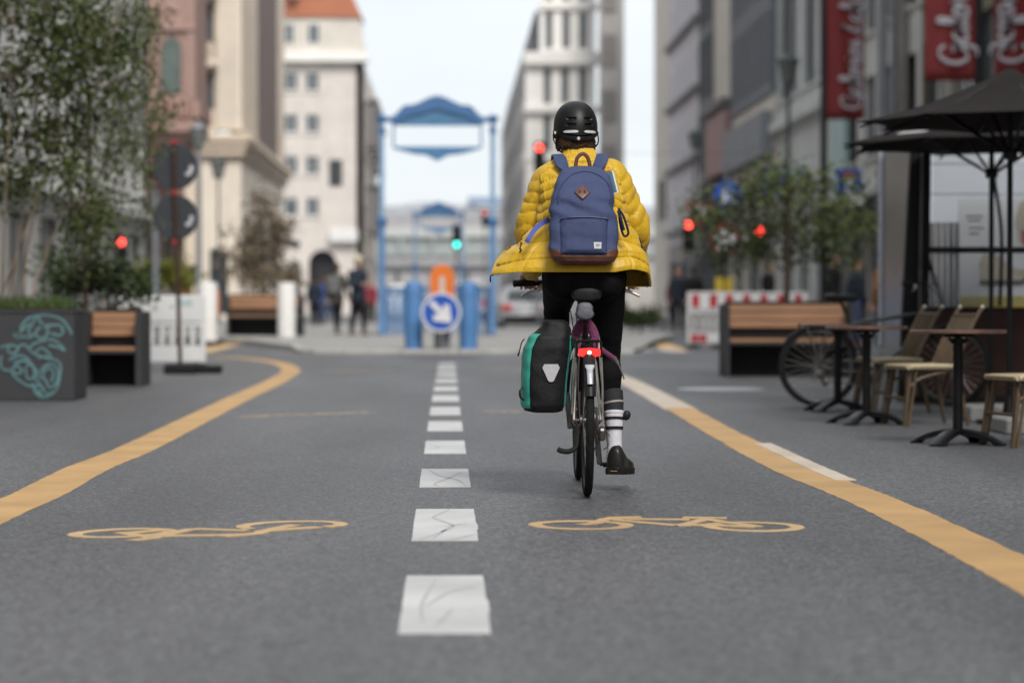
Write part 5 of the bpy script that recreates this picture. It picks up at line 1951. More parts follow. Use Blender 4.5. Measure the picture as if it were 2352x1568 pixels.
MB().box((2.6, .0, 2.5), (5.2, .12, .14), b=.01).build('head_beam', blk, gs)
MB().bar((.12, .1, 1.32), (.62, 1.2, .5), .03, .03).build('diagonal_brace', blk, gs)
MB().tube(spl([(.66, .0, 2.42), (.70, .0, 2.0), (.76, .0, 1.6), (.77, .0, 1.3), (.755, .0, .86)], 6), .016, 8).build('cable', black_rubber, gs)
gl = mat('clear_glass', (0.75, 0.80, 0.85), 0.04, var=0.0, alpha=.13, spec=.6)
for k in range(3):
    MB().box((.95 + k * 1.62, .012, 1.92), (1.58, .008, 1.06)).build('glass_pane', gl, gs)
    MB().box((.95 + k * 1.62, .012, 1.09), (1.58, .008, .46)).build('glass_pane', gl, gs)
wall_w = mat('pale_blue_board', (0.60, 0.64, 0.71), 0.6, var=.06, scale=2)
for k in range(7):
    MB().box((2.6, 1.8, .62 + k * .29), (5.2, .05, .282), b=.006).build('wall_board', wall_w, gs)
sl_m = mat('grey_slat', (0.20, 0.19, 0.19), 0.6, var=.25, scale=5)
for k in range(11):
    MB().box((.28 + k * .058, 1.2, 1.15), (.045, .03, .98), b=.004).build('slat', sl_m, gs)
MB().box((1.0, 1.25, 1.1), (.22, .05, 1.3), b=.01).build('grey_column', mat('grey_column', (0.11, 0.10, 0.105), 0.6), gs)
MB().box((.05, 1.0, 1.2), (.05, 1.9, 2.3)).build('side_frame', mat('side_glass', (0.06, 0.065, 0.07), .2), gs)
# posters with trainers inside the stand
pw = mat('poster_white', (0.56, 0.59, 0.63), 0.5, var=.04)
py_ = mat('poster_yellow', (0.38, 0.31, 0.04), 0.5, var=.1)
ink = mat('poster_ink', (0.05, 0.048, 0.045), 0.5, var=.4, scale=12)
shoe_c = mat('poster_shoe_cream', (0.40, 0.36, 0.28), 0.5, var=.2, scale=14)
shoe_r = mat('poster_shoe_red', (0.30, 0.06, 0.06), 0.5, var=.2, scale=14)


def poster(label, loc, w, h, flip):
    t = thing('advertising_poster', label, 'poster', loc, 0)
    MB().box((0, 0, h / 2), (w, .02, h)).build('sheet', pw, t)
    MB().box((0, -.012, .06), (w - .02, .004, .12)).build('yellow_band', py_, t)
    sh_ = [(-.24, .05), (.2, .05), (.25, .09), (.22, .14), (.08, .18), (-.05, .27), (-.09, .3), (-.16, .28), (-.2, .30), (-.25, .2)]
    sole = [(-.25, .0), (.2, .0), (.26, .04), (.25, .085), (.19, .05), (-.24, .05)]
    f_ = -1 if flip else 1
    for nm, poly, m_, dy in (('shoe_print', sh_, shoe_c, -.013), ('sole_print', sole, ink, -.0155)):
        MB().prism([(x * f_ * .9, z + .22) for x, z in poly], .004, c=(.05, dy, 0)).build(nm, m_, t, smooth=0)
    MB().prism([(-.2, .02), (.12, .02), (.16, .0), (-.2, -.03)], .003, c=(.07, -.015, .235)).build('sole_print', py_, t, smooth=0)
    MB().prism([(-.05, 0), (.06, -.02), (.08, .12), (.12, .3), (.05, .42), (-.04, .36), (-.08, .2)], .004, c=(.24, -.013, .62)).build('shoe_print', shoe_c, t, smooth=0)
    MB().prism([(-.03, 0), (.05, -.02), (.07, .1), (-.05, .14)], .004, c=(.26, -.0165, .6)).build('shoe_print', shoe_r, t, smooth=0)
    m_ = MB()
    for k, (x, z, l) in enumerate(((-.22, .86, .16), (-.22, .82, .12), (-.2, .75, .14), (-.22, .7, .1), (.12, .55, .3), (.3, .36, .14), (.3, .33, .1))):
        m_.box((x, -.012, z), (l, .003, .012))
    m_.build('text_lines', ink, t, smooth=0)
    return t


poster('white sneaker poster with yellow foot band, left one inside the glass stand', (5.08, 22.3, .83), .72, 1.02, False)
poster('white sneaker poster with yellow foot band, right one beside the parasol pole', (5.92, 22.3, .83), .86, 1.02, True)

# concrete slabs that weigh the parasols down
gran = mat('speckled_concrete', (0.22, 0.22, 0.215), 0.8, var=.35, scale=70, bump=.3, bscale=200)
for px, py, lb_, sz in ((2262, 969, 'speckled concrete slab lying flat, the farther of the two beside the chair', (.62, .62, .115)), (2380, 998, 'speckled concrete slab lying flat, the nearer of the two beside the chair', (.8, .6, .105))):
    g = gr(px, py)
    s_ = MB().box((0, sz[1] / 2, sz[2] / 2), sz, b=.012).build('concrete_slab', gran, None)
    s_.location = (g.x + .2, g.y, 0)
    tag(s_, lb_, 'slab', 'concrete weights under the parasols')


def make_parasol(label, cx, cy, rad, zr, za, poleh, seed, text):
    t = thing('parasol', label, 'parasol', (cx, cy, 0), R(seed), 'dark café parasols')
    cm = mat('dark_parasol_cloth', (0.022, 0.0185, 0.0185), 0.85, var=.15, scale=6, bump=.25, bscale=220, spec=.1)
    MB().lathe([(0, .0), (.021, .0), (.021, za - .02), (0, za - .02)], 16).build('pole', black_metal, t)
    MB().lathe([(.021, 0), (.24, 0), (.24, .03), (.06, .05), (.03, .2), (.021, .2)], 24).build('foot', black_metal, t)
    hubz = zr - .22
    MB().lathe([(.021, hubz - .05), (.05, hubz - .045), (.055, hubz), (.04, hubz + .03), (.021, hubz + .04)], 16).build('runner', black_plastic, t)
    N_ = 8
    V = [Vector((rad * math.cos(2 * PI * k / N_), rad * math.sin(2 * PI * k / N_), zr)) for k in range(N_)]
    top = Vector((0, 0, za))
    for k in range(N_):
        a, b_ = V[k], V[(k + 1) % N_]
        rows = []
        for i in range(11):
            f_ = i / 10
            row = []
            for j in range(9):
                u = j / 8
                e = a.lerp(b_, u)
                mid = (a + b_) / 2
                e = e + (Vector((0, 0, 0)) - Vector((mid.x, mid.y, 0))) * (.10 * math.sin(PI * u))
                p = top.lerp(e, max(f_, .02))
                sag = -.05 * math.sin(PI * f_) - .035 * math.sin(PI * u) * f_
                row.append(p + Vector((0, 0, sag + .035 * math.sin(PI * u) * f_ * 1.2)))
            rows.append(row)
        g = MB().loft(rows, cap=False, closed=False).build('canopy_panel', cm, t, smooth=60)
        bake(g, [('SOLIDIFY', dict(thickness=.006, offset=0))])
        r_ = MB().tube([top - Vector((0, 0, .03)), top.lerp(V[k], .5) + Vector((0, 0, -.055)), V[k] * .985 + Vector((0, 0, -.0 + zr * .0 + .015 * 0))], .009, 6)
        r_.v = [(x, y, z) for x, y, z in r_.v]
        r_.build('rib', black_metal, t)
        MB().tube([Vector((0.04 * math.cos(2 * PI * k / N_), .04 * math.sin(2 * PI * k / N_), hubz)), top.lerp(V[k], .52) + Vector((0, 0, -.07))], .0115, 6).build('strut', black_metal, t)
    return t, V, top


make_parasol('nearer dark brown parasol with bare canopy reaching past the right edge', 4.10, 17.6, 1.12, 2.20, 2.60, 0, 0, False)
ps2, V2, top2 = make_parasol('farther dark brown parasol with small white lettering on its canopy', 4.55, 20.2, 1.30, 2.20, 2.66, 0, 8, True)
# small white lettering rows near the canopy edge (too blurred in the photo to read)
for k0, n_, f0 in ((4, 7, .80), (5, 7, .86)):
    a, b_ = V2[k0], V2[(k0 + 1) % 8]
    m = MB()
    for i in range(n_):
        u = .28 + .44 * i / n_
        def sp_(uu, ff):
            e = a.lerp(b_, uu)
            mid = (a + b_) / 2
            e = e - Vector((mid.x, mid.y, 0)) * (.10 * math.sin(PI * uu))
            p = top2.lerp(e, ff)
            p.z += -.05 * math.sin(PI * ff) - .035 * math.sin(PI * uu) * ff + .035 * math.sin(PI * uu) * ff * 1.2 + .012
            return p
        m.tube([sp_(u, f0), sp_(u + .02, f0 - .05), sp_(u + .035, f0 - .0), sp_(u + .05, f0 - .045)], .005, 5)
    m.build('lettering', mat('white_lettering', (0.55, 0.55, 0.56), 0.7), ps2)

# ================================================================== planters with benches
steel_dk = mat('anthracite_steel', (0.046, 0.047, 0.052), 0.55, var=.12, scale=2.5, bump=.06, bscale=40)
recess_shade = mat('black_recess_shade', (0.012, 0.012, 0.014), 0.7)  # near-black colour stands in for the shade below the bench seat
wood_or = mat('oiled_larch', (0.30, 0.155, 0.08), 0.55, var=.28, scale=4, stretch=(.35, 6, 6), bump=.2, bscale=60)
soil = mat('dark_soil', (0.03, 0.022, 0.015), 0.95, var=.4, scale=20)


def bench_planter(label, loc, w, h, bx0, bx1, rz=0, depth=1.2, group='steel planters with wooden benches', woodm=None):
    """steel planter whose front carries a bench between bx0 and bx1 (local x from the left end)"""
    woodm = woodm or wood_or
    t = thing('bench_planter', label, 'planter', loc, rz, group)
    k = h / .885
    d0 = .42
    if bx0 > .005:
        MB().box((bx0 / 2, (d0 + depth) / 2 - d0 / 2, h / 2), (bx0, depth + d0 * 0, h), b=.008).build('end_panel', steel_dk, t)
    if w - bx1 > .005:
        MB().box(((bx1 + w) / 2, depth / 2, h / 2), (w - bx1, depth, h), b=.008).build('end_panel', steel_dk, t)
    MB().box(((bx0 + bx1) / 2, (depth + .10 + d0) / 2, h / 2 - .004), (bx1 - bx0 - .002, depth - d0 - .10, h - .01)).build('tub', steel_dk, t)
    MB().box(((bx0 + bx1) / 2, d0 * .5 + .3, .20 * k), (bx1 - bx0 - .004, .2, .40 * k)).build('recess', recess_shade, t)
    MB().box(((bx0 + bx1) / 2, (d0 + depth) / 2, h + .01), (w - .1, depth - .6, .04)).build('soil', soil, t)
    # back rest: three boards, then a steel band, then the seat boards with their front edge
    for i in range(3):
        z = h - .055 * k - i * .098 * k
        MB().box(((bx0 + bx1) / 2, .30 - .03 * (2 - i) * -0.5, z), (bx1 - bx0 - .006, .035, .09 * k), RX(-.12), b=.006).build('plank', woodm, t)
    MB().box(((bx0 + bx1) / 2, .40, h - .36 * k), (bx1 - bx0 - .004, .03, .12 * k)).build('steel_band', steel_dk, t)
    for i in range(4):
        MB().box(((bx0 + bx1) / 2, -.0 + .05 + i * .095, .44 * k), (bx1 - bx0 - .006, .088, .04), b=.006).build('plank', woodm, t)
    MB().box(((bx0 + bx1) / 2, .03, .405 * k), (bx1 - bx0 - .02, .03, .03)).build('seat_bearer', steel_dk, t)
    return t


g = gr(1669, 866)
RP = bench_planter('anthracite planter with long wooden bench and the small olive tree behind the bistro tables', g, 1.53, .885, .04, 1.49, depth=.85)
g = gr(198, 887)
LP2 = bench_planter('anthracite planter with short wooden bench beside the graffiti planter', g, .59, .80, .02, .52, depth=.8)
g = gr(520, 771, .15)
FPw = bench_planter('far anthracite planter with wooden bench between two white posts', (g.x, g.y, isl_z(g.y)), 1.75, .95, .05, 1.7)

# graffiti planter
g = gr(172, 920)
gy = g.y
GP = thing('graffiti_planter', 'anthracite steel planter sprayed with turquoise graffiti at the left edge', 'planter', (g.x, g.y, 0))
PW, PH, PD = 2.1, .815, .72
MB().box((-PW / 2, PD / 2, PH / 2), (PW, PD, PH), b=.01).build('tub', steel_dk, GP)
fl = MB()
fl.box((-PW / 2, .02, PH - .004), (PW + .006, .06, .03), b=.004).box((-.02, PD / 2, PH - .005), (.05, PD - .1, .028), b=.004)
fl.build('rim', steel_dk, GP)
MB().box((-PW / 2, PD / 2, PH + .008), (PW - .14, PD - .16, .04)).build('soil', soil, GP)
sprays = [[(240, 610), (250, 530), (330, 440), (450, 405), (600, 410), (720, 460), (800, 560), (825, 630)],
          [(235, 600), (300, 540), (360, 500), (440, 420), (470, 490), (540, 540), (600, 510)], [(270, 560), (390, 480), (330, 590), (380, 640), (440, 560)],
          [(490, 540), (430, 570), (420, 640), (490, 670), (550, 620), (540, 550), (480, 530), (600, 520), (690, 520), (730, 590), (680, 640), (590, 610)],
          [(150, 640), (210, 630), (180, 680), (250, 650), (370, 660)], [(560, 680), (640, 700), (720, 770), (750, 820)], [(560, 750), (660, 770), (740, 810)],
          [(550, 690), (450, 710), (370, 750), (340, 790)], [(0, 780), (60, 760), (150, 750), (210, 790), (150, 850), (90, 810), (110, 760)],
          [(210, 770), (280, 740), (330, 790), (420, 860), (560, 900), (660, 930), (700, 1000), (690, 1120), (660, 1240), (590, 1320), (480, 1350), (410, 1290), (390, 1210)],
          [(110, 920), (220, 870), (310, 900), (360, 960), (430, 1050), (480, 1150)], [(160, 960), (260, 930), (340, 950), (400, 1010)],
          [(400, 850), (480, 780), (550, 830), (600, 900)], [(440, 900), (530, 880), (560, 920)],
          [(140, 1020), (210, 990), (250, 1050), (200, 1080), (130, 1040), (170, 1110), (260, 1180), (350, 1220), (390, 1190)],
          [(20, 870), (5, 960), (40, 1030), (120, 1040)], [(300, 1000), (350, 970), (400, 1050), (380, 1130), (320, 1130), (300, 1050), (290, 1010)],
          [(470, 1060), (520, 990), (610, 970), (670, 1050), (660, 1170), (580, 1240), (540, 1180), (500, 1100), (530, 1030), (590, 1020), (620, 1090), (590, 1170)],
          [(400, 1240), (460, 1210), (510, 1270), (470, 1320), (420, 1270), (560, 1310), (600, 1280)], [(410, 1040), (420, 1150), (470, 1200)]]
spm = mat('turquoise_spray', (0.06, 0.12, 0.13), 0.7, col2=(0.12, 0.25, 0.265), lo=.35, hi=.65, scale=7)
for i, s in enumerate(sprays):
    pts = []
    for x, y in s:
        px, py = (x / 4.6125) / 1.08844, (700 + y / 4.6118) / 1.08844
        w_ = at(px, py, gy)
        pts.append((w_.x - g.x, -.004 - i * .0004, w_.z))
    MB().strip(spl(pts, 7), .021, nrm=(0, -1, 0), jag=.002).build('spray_line', spm, GP, smooth=0)

# ================================================================== plants
def leaf_cloud(name, pts, size, mat_, parent, droop=.3, asp=2.2, thr=None):
    """many small single leaves around the given points"""
    n = len(pts)
    P = np.array(pts)
    ax = rng.normal(size=(n, 3))
    ax[:, 2] = ax[:, 2] * .6 - droop * 1.6
    ax /= np.linalg.norm(ax, axis=1)[:, None]
    sd = rng.normal(size=(n, 3))
    sd -= (sd * ax).sum(1)[:, None] * ax
    sd /= np.linalg.norm(sd, axis=1)[:, None]
    L_ = size * rng.uniform(.6, 1.3, n)[:, None]
    W_ = L_ / asp / 2
    v = np.empty((n, 4, 3))
    v[:, 0] = P
    v[:, 1] = P + ax * L_ * .45 + sd * W_
    v[:, 2] = P + ax * L_
    v[:, 3] = P + ax * L_ * .45 - sd * W_
    me = bpy.data.meshes.new(name)
    me.vertices.add(n * 4)
    me.vertices.foreach_set('co', v.reshape(-1))
    me.loops.add(n * 4)
    me.loops.foreach_set('vertex_index', np.arange(n * 4, dtype=np.int32))
    me.polygons.add(n)
    me.polygons.foreach_set('loop_start', np.arange(0, n * 4, 4, dtype=np.int32))
    me.update(calc_edges=True)
    me.materials.append(mat_)
    o = bpy.data.objects.new(name, me)
    COL.objects.link(o)
    o.parent = parent
    return o


def leaf_mat(name, c1, c2, scale):
    m_ = mat(name, c1, 0.7, col2=c2, lo=.38, hi=.62, scale=scale, detail=2, spec=.12)
    p = m_.node_tree.nodes['Principled BSDF']
    p.inputs['Subsurface Weight'].default_value = 0
    return m_


olive_leaf = leaf_mat('olive_leaves', (0.05, 0.07, 0.026), (0.14, 0.165, 0.07), 9)
birch_leaf = leaf_mat('birch_leaves', (0.024, 0.038, 0.012), (0.085, 0.105, 0.034), 8)
willow_leaf = leaf_mat('willow_leaves', (0.055, 0.07, 0.032), (0.13, 0.15, 0.075), 7)
dark_leaf = leaf_mat('dark_shrub_leaves', (0.025, 0.04, 0.018), (0.065, 0.09, 0.035), 9)
brown_leaf = leaf_mat('brown_leaves', (0.12, 0.09, 0.06), (0.23, 0.185, 0.13), 3)
lime_leaf = leaf_mat('lime_leaves', (0.10, 0.11, 0.02), (0.17, 0.18, 0.04), 5)
bark_m = mat('grey_brown_bark', (0.06, 0.042, 0.028), 0.85, var=.4, scale=20, bump=.5, bscale=60)
birch_bark = mat('pale_birch_bark', (0.20, 0.155, 0.115), 0.75, var=.35, scale=9, bump=.3, bscale=40, stretch=(1, 1, .4))


def tree(name, label, base, stems, clumps, leafm, barkm, lsize, nleaf, cat='tree', group=None, droop=.3, asp=2.2, spread=.5):
    """stems: list of (points, r0, r1); clumps: list of (centre, radii, weight); twigs join the stems to the clumps"""
    t = thing(name, label, cat, base, 0, group)
    for pts, r0, r1 in stems:
        pp = spl(pts, 5)
        n = len(pp)
        MB().tube(pp, [r0 + (r1 - r0) * i / (n - 1) for i in range(n)], 8).build('trunk' if r0 > .02 else 'stem', barkm, t)
    tw = MB()
    L_ = []
    tot = sum(c[2] for c in clumps)
    allp = [Vector(p) for s in stems for p in spl(s[0], 4)]
    for c, r_, w_ in clumps:
        c = Vector(c)
        src = min(allp, key=lambda p: (p - c).length + max(0, p.z - c.z) * .6)
        subs = []
        for k in range(max(3, int(w_ * 7))):
            e = c + Vector((random.gauss(0, r_[0] * .55), random.gauss(0, r_[1] * .55), random.gauss(0, r_[2] * .5)))
            md = src.lerp(e, .5) + Vector((0, 0, .06 * random.random()))
            tw.tube([src, md, e], [.007, .005, .002], 5, cap=False)
            subs.append(e)
        k = int(nleaf * w_ / tot)
        for _ in range(k):
            if random.random() < spread:
                s = random.choice(subs)
                L_.append((s.x + random.gauss(0, .11), s.y + random.gauss(0, .11), s.z + random.gauss(0, .13)))
            else:
                L_.append((c.x + random.gauss(0, r_[0] * .55), c.y + random.gauss(0, r_[1] * .55), c.z + random.gauss(0, r_[2] * .55)))
    tw.build('twigs', barkm, t, kind='stuff')
    leaf_cloud('crown', L_, lsize, leafm, t, droop, asp)
    return t


# olive tree in the right planter
g = at(1806, 700, 29.95)
b0 = Vector((g.x, 29.95, .89))
cl = []
for px, py, rx, rz_, w_ in ((1700, 470, 60, 60, 1.1), (1640, 500, 45, 60, .8), (1760, 430, 60, 45, 1.2), (1850, 420, 60, 45, 1.2), (1920, 460, 55, 55, 1.1), (1990, 500, 45, 30, .6), (1800, 510, 70, 60, 1.5), (1880, 540, 60, 55, 1.2), (1720, 560, 60, 55, 1.1), (1650, 580, 40, 45, .6), (1950, 570, 30, 50, .5), (1600, 480, 20, 25, .25), (2030, 520, 20, 20, .2), (1905, 595, 22, 25, .2), (1790, 395, 30, 20, .3)):
    p = at(px, py, 29.95) - b0
    cl.append(((p.x, random.uniform(-.5, .5), p.z), (rx / 186, .35, rz_ / 186), w_))
tree('olive_tree', 'small olive tree with slim trunk rising from the planter bench', b0, [([(0, 0, -.05), (.01, 0, .35), (-.01, 0, .75), (.03, 0, 1.1), (-.15, .0, 1.6)], .042, .018), ([(0, 0, .72), (-.3, 0, 1.0), (-.6, 0, 1.2)], .02, .008), ([(.01, 0, .8), (.3, 0, 1.1), (.6, 0, 1.25)], .02, .008)], cl, olive_leaf, bark_m, .095, 5000, droop=.25, asp=2.8)

# birches and shrubs in the graffiti planter
b0 = Vector((-4.1, 22.35, .82))
stems = []
for dx, lean, top in ((-.3, .3, 3.2), (-.36, .75, 3.0), (-.1, 1.1, 2.9), (-.15, -.25, 3.3), (-.02, .18, 3.4), (.12, .55, 3.2), (.2, .95, 2.9), (-.3, -.6, 3.0), (.05, .38, 3.1)):
    stems.append(([(dx, random.uniform(-.1, .1), -.05), (dx + lean * .25, random.uniform(-.15, .15), .7), (dx + lean * .6, random.uniform(-.2, .2), 1.7), (dx + lean, random.uniform(-.2, .2), top)], .0135, .005))
cl = []
for px, py, rx, rz_, w_ in ((40, 60, 90, 90, 1.6), (140, 40, 80, 80, 1.4), (230, 70, 70, 80, 1.3), (60, 190, 90, 80, 2.0), (160, 190, 80, 70, 1.7), (250, 190, 60, 60, 1.1), (30, 300, 60, 60, 1.1), (120, 320, 60, 60, 1.0), (180, 300, 45, 60, .9), (200, 400, 40, 60, .9), (90, 410, 50, 40, .6), (20, 420, 40, 40, .5), (230, 480, 40, 50, .7), (190, 520, 30, 50, .5), (290, 120, 30, 50, .5), (330, 175, 18, 10, .06), (10, 20, 60, 60, 1.2), (100, -60, 150, 60, 1.6)):
    p = at(px, py, 23.0) - b0
    cl.append(((p.x, random.uniform(-.3, .4), p.z), (rx / 241, .4, rz_ / 241), w_))
tree('birch_tree', 'multi stemmed birch with pale thin trunks growing from the graffiti planter', b0, stems, cl, birch_leaf, birch_bark, .066, 7400, droop=.45, asp=1.7, spread=.72)

# weeping willow shrub behind, with hanging sprays
b0 = Vector((-4.0, 26.6, .80))
cl = []
for px, py, rx, rz_, w_ in ((200, 60, 90, 80, 1.5), (290, 80, 70, 90, 1.6), (340, 40, 30, 60, .5), (340, 200, 40, 80, 1.1), (270, 220, 50, 90, 1.2), (370, 280, 22, 45, .5), (300, 330, 40, 70, .9), (340, 380, 25, 50, .6), (250, 380, 50, 60, .8), (240, 480, 40, 60, .8), (330, 480, 16, 50, .3), (200, 300, 60, 80, 1.0), (210, 560, 40, 50, .7)):
    p = at(px, py, 26.6) - b0
    cl.append(((p.x, random.uniform(-.4, .4), p.z), (rx / 209, .4, rz_ / 209), w_))
tree('willow_tree', 'weeping willow with grey green hanging sprays rising from the short bench planter', b0, [([(.02, 0, -.05), (.0, 0, .9), (.05, .05, 1.8), (.0, 0, 3.0)], .035, .012), ([(.0, 0, 1.0), (.3, 0, 1.9), (.55, 0, 2.7)], .02, .007)], cl, willow_leaf, bark_m, .085, 4600, droop=.9, asp=3.6)
b0 = Vector((-4.35, 26.8, .8))
cl = []
for px, py, rx, rz_, w_ in ((150, 640, 40, 40, 1), (215, 640, 50, 45, 1.3), (290, 655, 40, 40, 1), (260, 620, 50, 25, .8), (120, 600, 30, 30, .5), (330, 665, 20, 20, .4)):
    p = at(px, py, 26.8) - b0
    cl.append(((p.x, random.uniform(-.2, .2), p.z), (rx / 207, .3, rz_ / 207), w_))
tree('shrub', 'dark evergreen shrub in the short bench planter below the willow', b0, [([(0, 0, -.05), (.0, 0, .3)], .018, .01)], cl, dark_leaf, bark_m, .07, 2300, cat='shrub', droop=.0, asp=1.7)
# grass in the graffiti planter
gp = []
gm = mat('planter_grass_green', (0.035, 0.065, 0.013), 0.6, col2=(0.075, 0.12, 0.03), lo=.35, hi=.65, scale=8)
m = MB()
for k in range(2600):
    x, y = random.uniform(-1.7, -.08), random.uniform(.08, .64)
    h = random.uniform(.05, .15) * (1.0 if x > -1.0 else .5)
    a = random.uniform(0, PI)
    d = Vector((math.cos(a), math.sin(a), 0)) * .006
    tip = Vector((random.gauss(0, .035), random.gauss(0, .035), h))
    p = Vector((x, y, PH + .02))
    m.add([p - d, p + d, p + tip * .6 + d * .5, p + tip], [(0, 1, 2), (0, 2, 3)])
me_g = m.build('grass', gm, GP, smooth=0, kind='stuff')

# brown leaved tree in the far planter, lime shrub further left, street trees
def far_tree(name, label, base, clump_px, Y, leafm, nleaf, ls, trunk_h, r0=.06, cat='tree', group=None):
    b0 = Vector(base)
    cl = []
    s = F / Y
    for px, py, rx, rz_, w_ in clump_px:
        p = at(px, py, Y) - b0
        cl.append(((p.x, random.uniform(-.4, .4), p.z), (rx / s, .5, rz_ / s), w_))
    return tree(name, label, b0, [([(0, 0, -.02), (.02, 0, trunk_h * .6), (0, 0, trunk_h)], r0, r0 * .4)], cl, leafm, bark_m, ls, nleaf, cat=cat, group=group, droop=.1, asp=1.6)


p = at(605, 690, 66.5)
far_tree('brown_tree', 'russet leaved young tree in the far planter bench', (p.x, 66.5, .95), ((600, 500, 40, 50, 1), (575, 560, 45, 45, 1), (630, 570, 45, 45, 1), (560, 620, 40, 40, 1), (610, 630, 45, 35, 1), (660, 630, 30, 35, .6), (620, 460, 25, 30, .4), (650, 520, 25, 30, .4)), 66.5, brown_leaf, 1700, .16, 1.6)
p = at(370, 650, 72)
far_tree('lime_shrub', 'yellow green shrub behind the white barrier and the round sign backs', (p.x, 72, .13), ((340, 620, 30, 28, 1), (400, 620, 35, 30, 1), (430, 640, 30, 25, .8), (370, 640, 35, 20, 1)), 72, lime_leaf, 1500, .16, .8, cat='shrub')
p = at(1470, 745, 62)
far_tree('low_green_shrub', 'low green planting beside the cyclist on the far side of the crossing', (p.x, 62, .0), ((1450, 725, 22, 14, 1), (1490, 728, 24, 13, 1), (1430, 715, 14, 14, .6)), 62, dark_leaf, 900, .14, .3, cat='shrub')

# ================================================================== barriers, signs, bollards
wp = mat('white_barrier_plastic', (0.62, 0.63, 0.64), 0.5, var=.06, scale=3)
rp = mat('red_reflective', (0.40, 0.015, 0.03), 0.4, var=.12)
blu = mat('sign_blue', (0.012, 0.085, 0.42), 0.4, var=.06)
sgw = mat('sign_white', (0.68, 0.68, 0.70), 0.4, var=.04)
sgr = mat('sign_red', (0.42, 0.02, 0.035), 0.4, var=.06)
org = mat('signal_orange', (0.72, 0.17, 0.02), 0.5, var=.12, scale=4)
sgrey = mat('sign_back_grey', (0.043, 0.048, 0.056), 0.55, var=.06)


def barrier(label, loc, w, h, rz, stripes, group='plastic road barriers'):
    t = thing('road_barrier', label, 'barrier', loc, rz, group)
    MB().box((w / 2, 0, h - .20), (w, .05, .36), b=.012).build('top_board', wp, t)
    for x in (.035, w - .035):
        MB().box((x, 0, (h - .38) / 2 + .04), (.07, .05, h - .46), b=.01).build('end_post', wp, t)
    MB().box((w / 2, 0, .20), (w - .14, .045, .22), b=.01).build('bottom_rail', wp, t)
    MB().box((w / 2, .002, h - .42), (w - .14, .045, .05), b=.008).build('rail', wp, t)
    n = max(3, round(w / .145))
    for k in range(1, n):
        MB().box((.035 + (w - .07) * k / n, 0, (h - .42 + .31) / 2 - .01), (.062, .035, h - .42 - .31 - .04), b=.006).build('slat', wp, t)
    if stripes:
        k = 0
        x = .1
        while x < w - .1:
            MB().box((x + .07, -.028, h - .20), (.15, .006, .27)).build('red_stripe', rp, t)
            x += .36
            k += 1
        for x in (.15, w / 2 - .06):
            MB().box((x, -.026, .20), (.15, .006, .16)).build('red_stripe', rp, t)
    else:
        MB().box((w * .78, -.027, h - .12), (.16, .004, .10)).build('sticker', mat('sticker_teal', (0.36, 0.45, 0.47), .6), t)
        MB().box((w * .42, -.027, h - .2), (.09, .004, .05)).build('emblem', mat('sticker_grey', (0.45, 0.45, 0.46), .6), t)
    for x in (.12, w - .12):
        MB().box((x, 0, .035), (.24, .5, .07), b=.015).build('rubber_foot', black_rubber, t)
    return t


g = gr(272, 847)
barrier('white plastic barrier with slotted lower half behind the short bench planter', g, 1.18, 1.02, R(2), False)
g = gr(1578, 799)
barrier('red and white striped barrier end panel nearest the crossing', g, .76, 1.15, 0, True)
g = gr(1655, 797)
barrier('long red and white striped barrier half hidden by the bench with the olive tree', (g.x + .02, g.y + .1, 0), 1.82, 1.15, R(3), True)

# two round signs seen from behind on one portable post
g = gr(414, 858)
sp = thing('sign_post', 'thin portable post with two round signs seen from their grey backs', 'sign', (g.x, g.y, 0))
pole_m = mat('brown_post', (0.05, 0.028, 0.02), 0.6, var=.3, scale=10)
k = g.y / F
MB().bar((0, 0, .1), (-(414 - 400) * k, 0, 2.86), .05, .05, .006).build('post', pole_m, sp)
zc = lambda py: CAMH + (700 - py) * k
for py in (385, 500):
    z = zc(py)
    x = -(414 - 403) * k
    d = MB().lathe([(0, -.012), (.283, -.012), (.287, 0), (.283, .006), (0, .006)], 48, (x, .05, z), RX(PI / 2)).build('sign_disc', sgrey, sp)
    m = MB().box((x + .20, .028, z - .02), (.05, .006, .085), RY(.25), b=.002).box((x + .165, .028, z - .085), (.075, .0065, .045), RY(-.2), b=.002)
    m.build('sticker', mat('sticker_white', (0.50, 0.50, 0.52), .6), d)
for py in (328, 443, 556):
    MB().box((-(414 - 402) * k, -.0, zc(py)), (.06, .06, .05), b=.008).build('clamp', sgr, sp)
MB().box((.02, -.02, .06), (.42, .36, .12), b=.02).build('base_block', black_rubber, sp)
MB().box((.32, .25, .05), (.36, .3, .10), b=.02).build('base_block', black_rubber, sp)
MB().box((0, .2, .12), (.3, .5, .03)).build('base_frame', dull_steel, sp)

# blue bollards and keep-right sign on the island
bb = mat('bollard_blue', (0.075, 0.20, 0.43), 0.45, var=.12, scale=3)
g1, g2 = gr(950, 802, .06), gr(1076, 802, .06)
b1 = thing('bollard', 'tall bright blue steel bollard left of the keep right sign', 'bollard', (g1.x, g1.y + .1, .06), 0, 'blue bollards on the island')
MB().lathe([(0, 0), (.165, 0), (.165, 1.16), (.15, 1.2), (.09, 1.235), (0, 1.245)], 32).build('shaft', bb, b1)
MB().lathe([(.166, 1.0), (.172, 1.0), (.172, 1.06), (.166, 1.06)], 32).build('collar', mat('bollard_light_blue', (0.10, 0.24, 0.52), .45), b1)
dup(b1, (g2.x, g2.y + .1, .06), 0, 'tall bright blue steel bollard right of the keep right sign')
g = gr(1013, 803, .06)
k = g.y / F
ks = thing('keep_right_sign', 'round blue sign with white arrow pointing down to the right on the island', 'sign', (g.x, g.y + .06, .06))
MB().lathe([(0, 0), (.03, 0), (.03, .95), (0, .95)], 12).build('post', grey_metal, ks)
zc_ = CAMH - 17 * k - .06
